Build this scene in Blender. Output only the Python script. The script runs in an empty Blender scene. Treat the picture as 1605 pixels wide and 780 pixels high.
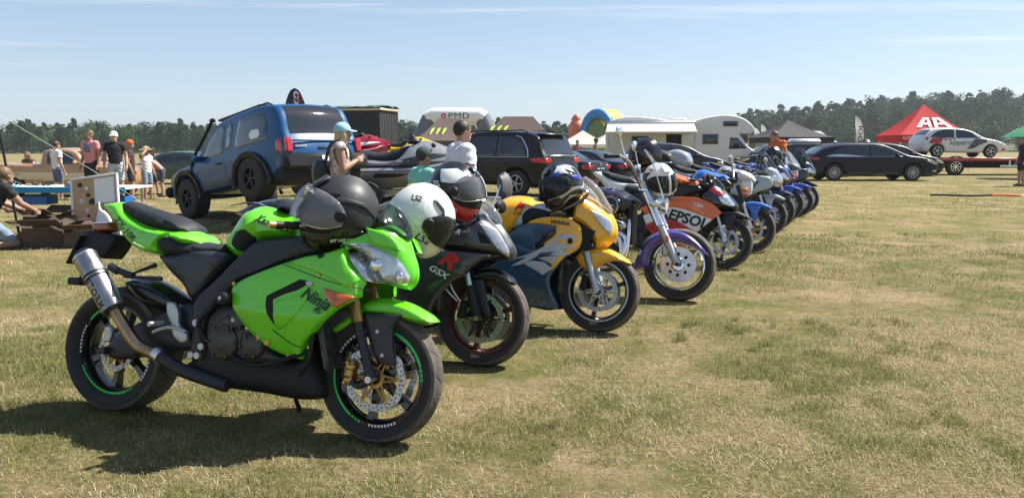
import bpy, bmesh, math, random
import numpy as np
from mathutils import Vector, Matrix
from mathutils.geometry import delaunay_2d_cdt
R = math.radians
scn = bpy.context.scene
col = scn.collection
rng = np.random.default_rng(7); random.seed(7)

# ------------------------------------------------------------------ camera, sky, sun, exposure
cam = bpy.data.cameras.new('camera'); cam_o = bpy.data.objects.new('camera', cam); col.objects.link(cam_o)
cam.sensor_width = 36; cam.lens = 36*1206/1605; cam.clip_end = 4000; cam.clip_start = .05
cam_o.location = (0, 0, 1.34); cam_o.rotation_euler = (R(90-7.511), 0, 0)
scn.camera = cam_o
SUN_AZ, SUN_EL = R(21), R(52)            # azimuth from +X towards +Y
SUN = Vector((math.cos(SUN_AZ)*math.cos(SUN_EL), math.sin(SUN_AZ)*math.cos(SUN_EL), math.sin(SUN_EL)))
sun = bpy.data.lights.new('sun', 'SUN'); sun.energy = 5.0; sun.angle = R(.53); sun.color = (1, .95, .87)
sun_o = bpy.data.objects.new('sun', sun); col.objects.link(sun_o)
sun_o.rotation_euler = SUN.to_track_quat('Z', 'Y').to_euler(); sun_o.location = SUN*50
w = bpy.data.worlds.new('World'); scn.world = w; w.use_nodes = True
nt = w.node_tree; N = nt.nodes; N.clear()
out = N.new('ShaderNodeOutputWorld'); bg = N.new('ShaderNodeBackground'); bg.inputs[1].default_value = .066
sky = N.new('ShaderNodeTexSky'); sky.sky_type = 'NISHITA'; sky.sun_disc = False
sky.sun_elevation = SUN_EL; sky.sun_rotation = R(90) - SUN_AZ
sky.air_density = 1.0; sky.dust_density = .7; sky.ozone_density = 2.2
tc = N.new('ShaderNodeTexCoord')
sep = N.new('ShaderNodeSeparateXYZ'); nt.links.new(tc.outputs['Generated'], sep.inputs[0])
def wmath(op, a, b=None, c=None):
    n = N.new('ShaderNodeMath'); n.operation = op
    for i, v in enumerate((a, b, c)):
        if v is None: continue
        if isinstance(v, (int, float)): n.inputs[i].default_value = v
        else: nt.links.new(v, n.inputs[i])
    return n.outputs[0]
# thin cirrus: noise on the plane of a high cloud layer
zc = wmath('MAXIMUM', sep.outputs[2], .03)
cx_ = wmath('DIVIDE', sep.outputs[0], zc); cy_ = wmath('DIVIDE', sep.outputs[1], zc)
cmb = N.new('ShaderNodeCombineXYZ'); nt.links.new(cx_, cmb.inputs[0]); nt.links.new(cy_, cmb.inputs[1])
mp = N.new('ShaderNodeMapping'); mp.inputs['Rotation'].default_value = (0, 0, R(-12)); mp.inputs['Scale'].default_value = (.16, .85, 1)
mp.inputs['Location'].default_value = (3.1, .35, 0)
nt.links.new(cmb.outputs[0], mp.inputs[0])
nz = N.new('ShaderNodeTexNoise'); nz.inputs['Scale'].default_value = 1.1; nz.inputs['Detail'].default_value = 9; nz.inputs['Roughness'].default_value = .62; nz.inputs['Distortion'].default_value = .5
nt.links.new(mp.outputs[0], nz.inputs[0])
cr = N.new('ShaderNodeValToRGB'); cr.color_ramp.elements[0].position = .55; cr.color_ramp.elements[1].position = .78
nt.links.new(nz.outputs[0], cr.inputs[0])
fade = N.new('ShaderNodeMapRange'); fade.inputs[1].default_value = .04; fade.inputs[2].default_value = .12
nt.links.new(sep.outputs[2], fade.inputs[0])
cm = wmath('MULTIPLY', wmath('MULTIPLY', cr.outputs[0], fade.outputs[0]), .62)
hz = N.new('ShaderNodeMapRange'); hz.inputs[1].default_value = .30; hz.inputs[2].default_value = .0; hz.inputs[3].default_value = .1; hz.inputs[4].default_value = .45
nt.links.new(sep.outputs[2], hz.inputs[0])
mh = N.new('ShaderNodeMix'); mh.data_type = 'RGBA'; nt.links.new(hz.outputs[0], mh.inputs[0]); nt.links.new(sky.outputs[0], mh.inputs[6]); mh.inputs[7].default_value = (4.9, 6.2, 8.3, 1)
mx = N.new('ShaderNodeMix'); mx.data_type = 'RGBA'; nt.links.new(cm, mx.inputs[0]); nt.links.new(mh.outputs[2], mx.inputs[6]); mx.inputs[7].default_value = (8.2, 8.3, 8.6, 1)
nt.links.new(mx.outputs[2], bg.inputs[0]); nt.links.new(bg.outputs[0], out.inputs[0])
scn.view_settings.view_transform = 'Standard'; scn.view_settings.look = 'None'
scn.view_settings.gamma = 1; scn.view_settings.use_curve_mapping = False
scn.view_settings.exposure = .98
scn.cycles.max_bounces = 6; scn.cycles.transparent_max_bounces = 12; scn.cycles.volume_bounces = 1
scn.cycles.use_denoising = True

# ------------------------------------------------------------------ materials
MATS = {}
def mat(name, rgb, rough=.5, metal=0, coat=0, var=.0, vscale=8, bump=0, bscale=60, spec=.5, alpha=1, trans=0, emit=0, dirt=0):
    if name in MATS: return MATS[name]
    m = bpy.data.materials.new(name); m.use_nodes = True; t = m.node_tree; b = t.nodes['Principled BSDF']
    b.inputs['Base Color'].default_value = (*rgb, 1); b.inputs['Roughness'].default_value = rough; b.inputs['Metallic'].default_value = metal
    b.inputs['Coat Weight'].default_value = coat; b.inputs['Coat Roughness'].default_value = .04; b.inputs['Specular IOR Level'].default_value = spec
    b.inputs['Alpha'].default_value = alpha; b.inputs['Transmission Weight'].default_value = trans
    if var or bump or dirt:
        g = t.nodes.new('ShaderNodeTexCoord'); n = t.nodes.new('ShaderNodeTexNoise'); n.inputs['Scale'].default_value = vscale; n.inputs['Detail'].default_value = 6
        t.links.new(g.outputs['Object'], n.inputs[0])
    if var:
        r = t.nodes.new('ShaderNodeValToRGB'); e = r.color_ramp.elements
        e[0].position = .3; e[1].position = .7
        e[0].color = (*[c*(1-var) for c in rgb], 1); e[1].color = (*[min(1, c*(1+var)) for c in rgb], 1)
        t.links.new(n.outputs[0], r.inputs[0]); t.links.new(r.outputs[0], b.inputs['Base Color'])
    if dirt:
        r2 = t.nodes.new('ShaderNodeMapRange'); r2.inputs[1].default_value = .35; r2.inputs[2].default_value = .75
        r2.inputs[3].default_value = rough; r2.inputs[4].default_value = min(1, rough+dirt)
        t.links.new(n.outputs[0], r2.inputs[0]); t.links.new(r2.outputs[0], b.inputs['Roughness'])
    if bump:
        n2 = t.nodes.new('ShaderNodeTexNoise'); n2.inputs['Scale'].default_value = bscale; n2.inputs['Detail'].default_value = 4
        t.links.new(g.outputs['Object'], n2.inputs[0])
        bp = t.nodes.new('ShaderNodeBump'); bp.inputs['Strength'].default_value = bump; bp.inputs['Distance'].default_value = .01
        t.links.new(n2.outputs[0], bp.inputs['Height']); t.links.new(bp.outputs[0], b.inputs['Normal'])
    MATS[name] = m; return m
def paint(name, rgb, **k): return mat(name, rgb, rough=k.pop('rough', .27), coat=k.pop('coat', .8), vscale=5, var=k.pop('var', .04), dirt=.12, **k)
def clear(name, tint, a):
    """thin see-through plastic: gloss on top of a tinted pass-through"""
    if name in MATS: return MATS[name]
    m = bpy.data.materials.new(name); m.use_nodes = True; t = m.node_tree; t.nodes.clear()
    o = t.nodes.new('ShaderNodeOutputMaterial'); tr = t.nodes.new('ShaderNodeBsdfTransparent'); gl = t.nodes.new('ShaderNodeBsdfPrincipled')
    gl.inputs['Base Color'].default_value = (*tint, 1); gl.inputs['Roughness'].default_value = .08; gl.inputs['Coat Weight'].default_value = .5
    tr.inputs[0].default_value = (.8, .82, .84, 1)
    mixs = t.nodes.new('ShaderNodeMixShader'); fr = t.nodes.new('ShaderNodeFresnel'); fr.inputs[0].default_value = 1.45
    ad = t.nodes.new('ShaderNodeMath'); ad.operation = 'ADD'; ad.use_clamp = True; ad.inputs[1].default_value = a
    t.links.new(fr.outputs[0], ad.inputs[0]); t.links.new(ad.outputs[0], mixs.inputs[0]); t.links.new(tr.outputs[0], mixs.inputs[1]); t.links.new(gl.outputs[0], mixs.inputs[2])
    t.links.new(mixs.outputs[0], o.inputs[0]); MATS[name] = m; return m

def cloth_mat(name, rgb, tr=.4):
    m = mat(name, rgb, .8, var=.08, vscale=2, bump=.15, bscale=5); t = m.node_tree; b = t.nodes['Principled BSDF']; tl = t.nodes.new('ShaderNodeBsdfTranslucent'); tl.inputs[0].default_value = (*rgb, 1)
    mxs = t.nodes.new('ShaderNodeMixShader'); mxs.inputs[0].default_value = tr; t.links.new(b.outputs[0], mxs.inputs[1]); t.links.new(tl.outputs[0], mxs.inputs[2]); t.links.new(mxs.outputs[0], t.nodes['Material Output'].inputs[0]); return m
M_black = mat('black_plastic', (.013, .014, .016), .45, var=.2, dirt=.15, spec=.3)
M_gloss = mat('gloss_black', (.008, .008, .01), .15, coat=.6, dirt=.15)
M_frame = mat('satin_black_metal', (.021, .024, .031), .4, var=.15, vscale=14, spec=.4)
M_seat = mat('black_seat_vinyl', (.019, .021, .025), .58, spec=.35, bump=.15, bscale=220, var=.15)
M_rub = mat('tyre_rubber', (.022, .021, .02), .75, var=.3, vscale=12, bump=.2, bscale=120)
M_tread = mat('worn_dusty_tread', (.095, .08, .066), .85, var=.25, vscale=18, bump=.3, bscale=90)
M_steel = mat('brushed_steel', (.62, .62, .63), .3, metal=1, var=.12, vscale=20)
M_disc = mat('brake_disc_steel', (.5, .51, .53), .38, metal=1, var=.1, vscale=30)
M_chrome = mat('chrome', (.8, .81, .83), .07, metal=1)
M_gold = mat('gold_anodised', (.52, .31, .1), .36, metal=.85, var=.12)
M_bronze = mat('heat_blued_pipe', (.36, .25, .16), .32, metal=1, var=.3, vscale=14)
M_alu = mat('cast_aluminium', (.5, .51, .52), .45, metal=.9, var=.1)
M_engine = mat('engine_grey', (.07, .066, .062), .48, metal=.5, var=.45, vscale=24, bump=.35, bscale=60)
M_lens = mat('headlight_lens', (.75, .78, .82), .06, spec=.8, coat=1)
M_refl = mat('headlight_reflector', (.82, .84, .86), .13, metal=.9, var=.45, vscale=26)
M_amber = mat('amber_lens', (.55, .12, .015), .14, coat=1, var=.3, vscale=30)
M_red = mat('red_lens', (.5, .012, .02), .12, coat=1, var=.3, vscale=30)
M_glass = mat('dark_glass', (.012, .016, .02), .04, spec=.7, coat=.5)
M_white = mat('white_print', (.78, .78, .76), .45)
M_ink = mat('black_print', (.01, .012, .013), .4)
M_redprint = mat('red_print', (.5, .015, .03), .4)
M_greenprint = mat('green_rim_tape', (.02, .6, .1), .4)
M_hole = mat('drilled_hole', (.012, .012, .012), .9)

# ------------------------------------------------------------------ mesh helpers
def obj(name, V, F, m, parent=None, smooth=True, sharp=38, midx=None):
    me = bpy.data.meshes.new(name)
    me.from_pydata([tuple(map(float, v)) for v in V], [], [tuple(map(int, f)) for f in F])
    for mm in (m if isinstance(m, (list, tuple)) else [m]): me.materials.append(mm)
    if midx is not None: me.polygons.foreach_set('material_index', np.asarray(midx, dtype=np.int32))
    me.update()
    if smooth:
        me.polygons.foreach_set('use_smooth', [True]*len(me.polygons))
        if sharp: me.set_sharp_from_angle(angle=R(sharp))
    o = bpy.data.objects.new(name, me); col.objects.link(o); o.parent = parent
    return o
def share(o, name, parent, loc=(0, 0, 0), rot=(0, 0, 0), scale=(1, 1, 1)):
    c = bpy.data.objects.new(name, o.data); col.objects.link(c); c.parent = parent
    c.location = loc; c.rotation_euler = rot; c.scale = scale; return c
def tag(o, label, cat, group=None, kind=None):
    if label: o['label'] = label
    if cat: o['category'] = cat
    if group: o['group'] = group
    if kind: o['kind'] = kind
    return o
def thing(name, label, cat, loc=(0, 0, 0), rz=0, group=None, rot=None):
    o = bpy.data.objects.new(name, None); col.objects.link(o); o.location = loc; o.empty_display_size = .1
    o.rotation_euler = rot if rot else (0, 0, rz)
    return tag(o, label, cat, group)
def copy_tree(o, parent=None):
    c = o.copy(); col.objects.link(c); c.parent = parent
    for ch in list(o.children): copy_tree(ch, c)
    return c
class MB:
    """collects simple solids into one mesh"""
    def __init__(s): s.V = []; s.F = []; s.I = []; s.mi = 0
    def add(s, V, F, M=None):
        n = len(s.V)
        s.V += [tuple(M @ Vector(v)) for v in V] if M is not None else [tuple(v) for v in V]
        s.F += [tuple(i+n for i in f) for f in F]; s.I += [s.mi]*len(F); return s
    def box(s, c, d, M=None, ch=0):
        x, y, z = c; a, b, e = d[0]/2, d[1]/2, d[2]/2
        if ch > 0:
            k = min(ch, a*.9, b*.9, e*.9); V = []; ids = {}
            for sx in (-1, 1):
                for sy in (-1, 1):
                    for sz in (-1, 1):
                        ids[sx, sy, sz] = len(V)
                        V += [(x+sx*a, y+sy*(b-k), z+sz*(e-k)), (x+sx*(a-k), y+sy*b, z+sz*(e-k)), (x+sx*(a-k), y+sy*(b-k), z+sz*e)]
            F = []
            for i in range(3):
                o1, o2 = (i+1) % 3, (i+2) % 3
                for sg in (-1, 1):
                    def key(p, q):
                        t = [0, 0, 0]; t[i] = sg; t[o1] = p; t[o2] = q; return ids[tuple(t)]+i
                    f = [key(-1, -1), key(1, -1), key(1, 1), key(-1, 1)]
                    F.append(f if sg > 0 else f[::-1])
            for i in range(3):
                o1, o2 = (i+1) % 3, (i+2) % 3
                for p in (-1, 1):
                    for q in (-1, 1):
                        def k2(sg, which):
                            t = [0, 0, 0]; t[i] = sg; t[o1] = p; t[o2] = q; return ids[tuple(t)]+which
                        f = [k2(-1, o1), k2(1, o1), k2(1, o2), k2(-1, o2)]
                        F.append(f if p*q < 0 else f[::-1])
            for k3, i0 in ids.items():
                f = [i0, i0+1, i0+2]; F.append(f if k3[0]*k3[1]*k3[2] > 0 else f[::-1])
            return s.add(V, F, M)
        V = [(x+i*a, y+j*b, z+k*e) for i in (-1, 1) for j in (-1, 1) for k in (-1, 1)]
        return s.add(V, [(0, 1, 3, 2), (4, 6, 7, 5), (0, 4, 5, 1), (2, 3, 7, 6), (0, 2, 6, 4), (1, 5, 7, 3)], M)
    def tube(s, pts, r, n=10, cap=True, sm=0):
        P = [Vector(p) for p in pts]; rr = list(r) if isinstance(r, (list, tuple)) else [r]*len(P)
        if sm and len(P) > 2:
            Q, q2 = [], []
            for i in range(len(P)-1):
                a, b, c, d = P[max(i-1, 0)], P[i], P[i+1], P[min(i+2, len(P)-1)]
                for k in range(sm):
                    t = k/sm
                    Q.append(.5*((2*b)+(c-a)*t+(2*a-5*b+4*c-d)*t*t+(3*b-a-3*c+d)*t**3)); q2.append(rr[i]*(1-t)+rr[i+1]*t)
            Q.append(P[-1]); q2.append(rr[-1]); P, rr = Q, q2
        V, F = [], []; up = None
        for i, p in enumerate(P):
            t = (P[min(i+1, len(P)-1)]-P[max(i-1, 0)]); t = t.normalized() if t.length > 1e-9 else Vector((0, 0, 1))
            if up is None:
                up = t.cross(Vector((0, 0, 1)));
                if up.length < .1: up = t.cross(Vector((1, 0, 0)))
                up.normalize()
            up = (up - t*up.dot(t)).normalized(); v = t.cross(up)
            for k in range(n):
                a = 2*math.pi*k/n; V.append(p+(up*math.cos(a)+v*math.sin(a))*rr[i])
        for i in range(len(P)-1):
            for k in range(n): F.append((i*n+k, i*n+(k+1) % n, (i+1)*n+(k+1) % n, (i+1)*n+k))
        if cap: F.append(tuple(range(n))[::-1]); F.append(tuple((len(P)-1)*n+k for k in range(n)))
        return s.add(V, F)
    def lathe(s, prof, n=40, M=None, closed=False):
        """profile of (radius, y) turned round the y axis"""
        V, F = [], []; m = len(prof)
        for k in range(n):
            a = 2*math.pi*k/n
            for r_, y in prof: V.append((r_*math.cos(a), y, r_*math.sin(a)))
        for k in range(n):
            for j in range(m if closed else m-1):
                a, b = k*m+j, k*m+(j+1) % m; c, d = ((k+1) % n)*m+(j+1) % m, ((k+1) % n)*m+j
                F.append((a, b, c, d))
        return s.add(V, F, M)
    def ball(s, c, r, n=12, m=8):
        rx, ry, rz = r if isinstance(r, (tuple, list)) else (r, r, r); V, F = [(c[0], c[1], c[2]-rz)], []
        for j in range(1, m):
            p = -math.pi/2+math.pi*j/m
            for k in range(n):
                a = 2*math.pi*k/n; V.append((c[0]+rx*math.cos(p)*math.cos(a), c[1]+ry*math.cos(p)*math.sin(a), c[2]+rz*math.sin(p)))
        V.append((c[0], c[1], c[2]+rz)); L = len(V)-1
        for k in range(n):
            F.append((0, 1+(k+1) % n, 1+k)); F.append((L, L-n+k, L-n+(k+1) % n))
            for j in range(m-2): F.append((1+j*n+k, 1+j*n+(k+1) % n, 1+(j+1)*n+(k+1) % n, 1+(j+1)*n+k))
        return s.add(V, F)
    def build(s, name, m, parent=None, smooth=True, sharp=38): return obj(name, s.V, s.F, m, parent, smooth, sharp, s.I if isinstance(m, (list, tuple)) else None)

def smooth_loop(pts, h, ang=52):
    P = np.array(pts, float); n = len(P); O = []
    nx = np.roll(P, -1, 0)-P; L = np.hypot(*nx.T)+1e-9; u = nx/L[:, None]; up = np.roll(u, 1, 0)
    turn = np.degrees(np.arccos(np.clip((u*up).sum(1), -1, 1))); sh = turn > ang
    tn = u+up; tn /= np.hypot(*tn.T)[:, None]+1e-9
    for i in range(n):
        j = (i+1) % n; k = max(1, int(round(L[i]/h)))
        m0 = (u[i] if sh[i] else tn[i])*L[i]; m1 = (u[i] if sh[j] else tn[j])*L[i]
        for q in range(k):
            t = q/k; O.append(P[i]*(2*t**3-3*t*t+1)+m0*(t**3-2*t*t+t)+P[j]*(-2*t**3+3*t*t)+m1*(t**3-t*t))
    O = np.array(O)
    if (O[:, 0]*np.roll(O[:, 1], -1)-O[:, 1]*np.roll(O[:, 0], -1)).sum() < 0: O = O[::-1]
    return O
def pdist(P, O):
    A = O; B = np.roll(O, -1, 0); d = B-A; L2 = (d*d).sum(1)+1e-12; res = np.empty(len(P))
    for i in range(0, len(P), 600):
        q = P[i:i+600, None, :]-A[None]; t = np.clip((q*d).sum(2)/L2, 0, 1); e = q-t[..., None]*d
        res[i:i+600] = np.sqrt((e*e).sum(2).min(1))
    return res
def inside(P, O):
    x, y = P[:, 0][:, None], P[:, 1][:, None]; A = O; B = np.roll(O, -1, 0)
    c = ((A[:, 1] > y) != (B[:, 1] > y)) & (x < (B[:, 0]-A[:, 0])*(y-A[:, 1])/(B[:, 1]-A[:, 1]+1e-15)+A[:, 0])
    return c.sum(1) % 2 == 1
class Shape:
    """a body given by its side outline (x, z) and half-width: y(x,z) falls to b at the outline over the rounding r"""
    def __init__(s, pts, w, r, b=.0, h=.03, ang=52):
        s.o = smooth_loop(pts, h, ang); s.wf = w if callable(w) else (lambda x, z: w+0*x); s.r = r; s.b = b; s.h = h
    def y(s, P):
        P = np.asarray(P, float); d = pdist(P, s.o); t = np.clip(d/s.r, 0, 1); W = s.wf(P[:, 0], P[:, 1]); b = s.b(P[:, 0], P[:, 1]) if callable(s.b) else np.minimum(s.b, W)
        return b+(W-b)*np.sqrt(np.maximum(0, 1-(1-t)**2))
def triangulate(O, r, h, holes=()):
    nb = len(O); P = [O]
    lo, hi = O.min(0), O.max(0)
    if r > 0:
        e = np.roll(O, -1, 0)-np.roll(O, 1, 0); nrm = np.stack([-e[:, 1], e[:, 0]], 1); nrm /= np.hypot(*nrm.T)[:, None]+1e-12
        for k in (.1, .35, .75):
            q = O+nrm*r*k; q = q[inside(q, O)]
            if len(q): q = q[pdist(q, O) > r*k*.93]; P.append(q)
    g = h*1.25; X, Z = np.meshgrid(np.arange(lo[0]+g/2, hi[0], g), np.arange(lo[1]+g/2, hi[1], g)); X[::2] += g/2
    q = np.stack([X.ravel(), Z.ravel()], 1)
    if len(q):
        q = q[inside(q, O)]
        if len(q): q = q[pdist(q, O) > max(r*.95, h*.5)]; P.append(q)
    A = np.concatenate(P); ed = [(i, (i+1) % nb) for i in range(nb)]
    vo, _, fo, ov, _, _ = delaunay_2d_cdt([Vector(p) for p in A], ed, [], 1, 1e-6)
    V = np.array([tuple(v) for v in vo]); bm = {}
    for i, l in enumerate(ov):
        for k in l:
            if k < nb: bm[k] = i
    return V, [tuple(f) for f in fo], [bm[k] for k in range(nb) if k in bm]
def solid(name, sh, m, parent=None, crown=0, cols=4, sharp=38, h=None):
    """closed body: right flank, left flank and the strip that joins them along the outline"""
    V, F, B = triangulate(sh.o, sh.r, h or sh.h); y = sh.y(V); n = len(V)
    VV = [(p[0], -a, p[1]) for p, a in zip(V, y)]+[(p[0], a, p[1]) for p, a in zip(V, y)]
    FF = list(F)+[tuple(i+n for i in f[::-1]) for f in F]
    O = V[B]; e = np.roll(O, -1, 0)-np.roll(O, 1, 0); nr = np.stack([e[:, 1], -e[:, 0]], 1); nr /= np.hypot(*nr.T)[:, None]+1e-12
    rows = []
    for k, bi in enumerate(B):
        row = [bi]
        for c in range(1, cols):
            t = 2*c/cols-1; q = O[k]+nr[k]*crown*(1-t*t); row.append(len(VV)); VV.append((q[0], y[bi]*t, q[1]))
        row.append(bi+n); rows.append(row)
    for k in range(len(B)):
        a, b = rows[k], rows[(k+1) % len(B)]
        for c in range(cols): FF.append((a[c], a[c+1], b[c+1], b[c]))
    return obj(name, VV, FF, m, parent, True, sharp)
def panel(name, pts, yf, m, parent=None, r=.008, th=.006, h=.025, side=-1, both=True, ang=52, off=0, sharp=38, lens=0):
    """one skin piece with rolled edges on a flank given by yf (Shape, function or number); built on both flanks"""
    O = smooth_loop(pts, h, ang); V, F, B = triangulate(O, r, h)
    base = yf.y(V) if isinstance(yf, Shape) else (yf(V[:, 0], V[:, 1]) if callable(yf) else np.full(len(V), float(yf)))
    d = pdist(V, O); t = np.clip(d/max(r, 1e-6), 0, 1)
    y = base+off-r*(1-np.sqrt(np.maximum(0, 1-(1-t)**2)))+lens
    if lens: y = base+off+lens*np.sqrt(np.clip(d/max(d.max(), 1e-6), 0, 1))
    res = []
    for sd in ((side, -side) if both else (side,)):
        VV = [(p[0], sd*a, p[1]) for p, a in zip(V, y)]; FF = [f if sd < 0 else f[::-1] for f in F]; n = len(VV)
        for k in B: VV.append((V[k][0], sd*(y[k]-th), V[k][1]))
        for k in range(len(B)):
            j = (k+1) % len(B); q = (B[k], n+k, n+j, B[j]); FF.append(q if sd < 0 else q[::-1])
        res.append(obj(name, VV, FF, m, parent, True, sharp))
    return res
def text_mesh(s, size, shear=0, bold=0, space=1.0):
    c = bpy.data.curves.new('t', 'FONT'); c.body = s; c.size = size; c.shear = shear; c.offset = bold; c.space_character = space; c.align_x = 'CENTER'; c.align_y = 'CENTER'
    c.resolution_u = 3; o = bpy.data.objects.new('t', c); col.objects.link(o); bpy.context.view_layer.update()
    me = o.to_mesh(); V = np.array([v.co[:2] for v in me.vertices]); F = [tuple(p.vertices) for p in me.polygons]
    o.to_mesh_clear(); bpy.data.objects.remove(o); bpy.data.curves.remove(c); return V, F
def text_on(name, s, size, yf, at, ang, m, parent, off=.003, shear=0, bold=0, side=-1, sx=1, space=1.0):
    """flat print laid on a flank; reads along +x on the right flank"""
    V, F = text_mesh(s, size, shear, bold, space); V = V*[sx, 1]
    if side > 0: V = V*[-1, 1]; F = [f[::-1] for f in F]
    a = R(ang); P = np.stack([V[:, 0]*math.cos(a)-V[:, 1]*math.sin(a)+at[0], V[:, 0]*math.sin(a)+V[:, 1]*math.cos(a)+at[1]], 1)
    y = yf.y(P) if isinstance(yf, Shape) else (yf(P[:, 0], P[:, 1]) if callable(yf) else np.full(len(P), float(yf)))
    VV = [(p[0], side*(b+off), p[1]) for p, b in zip(P, y)]
    return obj(name, VV, [f if side < 0 else f[::-1] for f in F] if False else F, m, parent, False)
def text_flat(name, s, size, M, m, parent, shear=0, bold=0, sx=1, space=1.0):
    V, F = text_mesh(s, size, shear, bold, space)
    return obj(name, [tuple(M @ Vector((v[0]*sx, v[1], 0))) for v in V], F, m, parent, False)
def S(t): t = np.clip(t, 0, 1); return t*t*(3-2*t)
def gzf(x, y): return -.4*S((y-19)/7)*S((-5-x)/6)-.28*np.exp(-((x-3.5)/3.2)**2-((y-29.5)/3.6)**2)
def gz(x, y): return float(gzf(np.float64(x), np.float64(y)))
D = {}
D['green','tail']=[(-0.139,1.065),(-0.024,1.067),(0.016,1.025),(0.153,0.967),(0.327,0.941),(0.427,0.931),(0.484,0.883),(0.421,0.871),(0.323,0.893),(0.275,0.865),(0.287,0.821),(0.244,0.816),(0.165,0.824),(0.079,0.858),(0.013,0.915),(-0.062,0.991)]
D['green','pseat']=[(-0.044,1.069),(0.004,1.076),(0.115,1.049),(0.256,1.017),(0.352,0.991),(0.405,0.954),(0.41,0.929),(0.31,0.935),(0.135,0.962),(0.01,1.017)]
D['green','rseat']=[(0.259,0.874),(0.268,0.907),(0.328,0.921),(0.442,0.89),(0.533,0.875),(0.611,0.878),(0.625,0.843),(0.515,0.818),(0.383,0.813),(0.291,0.818)]
D['green','subframe']=[(0.253,0.813),(0.636,0.844),(0.693,0.812),(0.593,0.691),(0.514,0.612),(0.474,0.597),(0.447,0.652),(0.333,0.74)]
D['green','frame']=[(0.748,0.822),(0.851,0.908),(0.947,0.926),(1.137,0.929),(1.219,0.859),(1.025,0.801),(0.881,0.741),(0.775,0.699),(0.703,0.605),(0.618,0.539),(0.609,0.325),(0.512,0.308),(0.52,0.441),(0.521,0.606),(0.623,0.704)]
D['green','tank']=[(0.725,0.823),(0.642,0.862),(0.636,0.896),(0.681,0.968),(0.717,1.019),(0.758,1.053),(0.807,1.061),(0.908,1.033),(1.039,0.997),(1.108,0.984),(1.151,0.953),(1.152,0.929),(0.986,0.92),(0.858,0.907),(0.813,0.884),(0.784,0.849)]
D['green','tankpad']=[(0.717,0.885),(0.744,0.943),(0.8,0.954),(0.837,0.922),(0.83,0.88),(0.794,0.852),(0.74,0.859)]
D['green','fairing']=[(0.777,0.684),(0.833,0.719),(0.936,0.762),(1.083,0.818),(1.158,0.841),(1.247,0.859),(1.376,0.887),(1.479,0.899),(1.511,0.836),(1.538,0.796),(1.574,0.753),(1.566,0.736),(1.497,0.711),(1.441,0.674),(1.353,0.619),(1.302,0.573),(1.218,0.491),(1.17,0.439),(1.152,0.37),(1.075,0.381),(1.014,0.399),(0.922,0.45),(0.867,0.501),(0.809,0.583)]
D['green','vent']=[(1.214,0.732),(1.158,0.738),(1.06,0.687),(0.998,0.655),(1.002,0.609),(1.026,0.553),(1.056,0.509),(1.048,0.569),(1.036,0.64),(1.088,0.666),(1.168,0.696)]
D['green','indicator']=[(1.283,0.708),(1.437,0.674),(1.359,0.622),(1.309,0.658)]
D['green','nose']=[(1.187,0.856),(1.254,0.9),(1.381,0.956),(1.506,1.001),(1.614,0.964),(1.675,0.881),(1.717,0.79),(1.708,0.747),(1.673,0.72),(1.614,0.726),(1.522,0.738),(1.487,0.793),(1.436,0.849),(1.32,0.884)]
D['green','headlight']=[(1.428,0.886),(1.482,0.888),(1.556,0.865),(1.627,0.834),(1.673,0.791),(1.7,0.758),(1.676,0.737),(1.598,0.745),(1.519,0.755),(1.478,0.799),(1.454,0.838)]
D['green','screen']=[(1.464,0.999),(1.487,1.053),(1.505,1.071),(1.546,1.031),(1.588,0.968),(1.536,0.984)]
D['green','winglet']=[(1.535,0.984),(1.648,0.954),(1.7,0.887),(1.645,0.899),(1.574,0.918)]
D['green','belly']=[(0.416,0.264),(0.561,0.207),(0.919,0.186),(1.199,0.183),(1.244,0.202),(1.219,0.317),(1.17,0.458),(1.115,0.381),(1.028,0.371),(0.872,0.442),(0.815,0.495),(0.646,0.511),(0.549,0.367),(0.48,0.3)]
D['green','engine']=[(0.611,0.509),(0.65,0.572),(0.772,0.609),(0.883,0.527),(0.979,0.401),(1.049,0.362),(0.916,0.322),(0.705,0.329),(0.629,0.374)]
D['green','hugger']=[(0.023,0.669),(0.099,0.679),(0.2,0.665),(0.342,0.608),(0.442,0.563),(0.327,0.549),(0.148,0.571)]
D['green','swingarm']=[(-0.013,0.336),(0.031,0.387),(0.296,0.523),(0.481,0.591),(0.553,0.533),(0.565,0.379),(0.499,0.359),(0.311,0.344),(0.081,0.279),(0.008,0.286)]
D['green','mudflap']=[(-0.24,0.928),(-0.045,0.904),(-0.054,0.864),(-0.113,0.782),(-0.198,0.792),(-0.284,0.808)]
D['green','plate']=[(-0.302,0.909),(-0.199,0.903),(-0.261,0.735),(-0.356,0.741)]
D['green','taillight']=[(-0.231,0.966),(-0.121,0.969),(-0.102,0.936),(-0.209,0.919)]
D['green','fender']=[(1.388,0.632),(1.433,0.649),(1.491,0.652),(1.594,0.638),(1.675,0.606),(1.729,0.578),(1.654,0.581),(1.542,0.6),(1.4,0.603)]
D['green','fendside']=[(1.405,0.604),(1.599,0.602),(1.565,0.554),(1.579,0.369),(1.494,0.374),(1.442,0.482)]
D['green','fendrear']=[(1.227,0.506),(1.32,0.568),(1.392,0.62),(1.4,0.603),(1.325,0.539),(1.248,0.498)]
D['green','PTS']=[(-0.087,0.778),(0.107,0.535),(0.131,0.527),(0.233,0.386),(0.321,0.349),(0.624,0.229),(1.376,0.661),(1.427,0.556),(1.481,0.356),(1.496,0.331),(0.684,0.628),(1.507,1.136),(1.337,1.046),(1.044,0.959),(1.16,0.989),(0.388,0.493),(0.495,0.463),(0.484,0.377),(0.367,0.43),(0.286,0.721),(0.452,0.776),(0.513,0.711),(0.191,0.701)]
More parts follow.
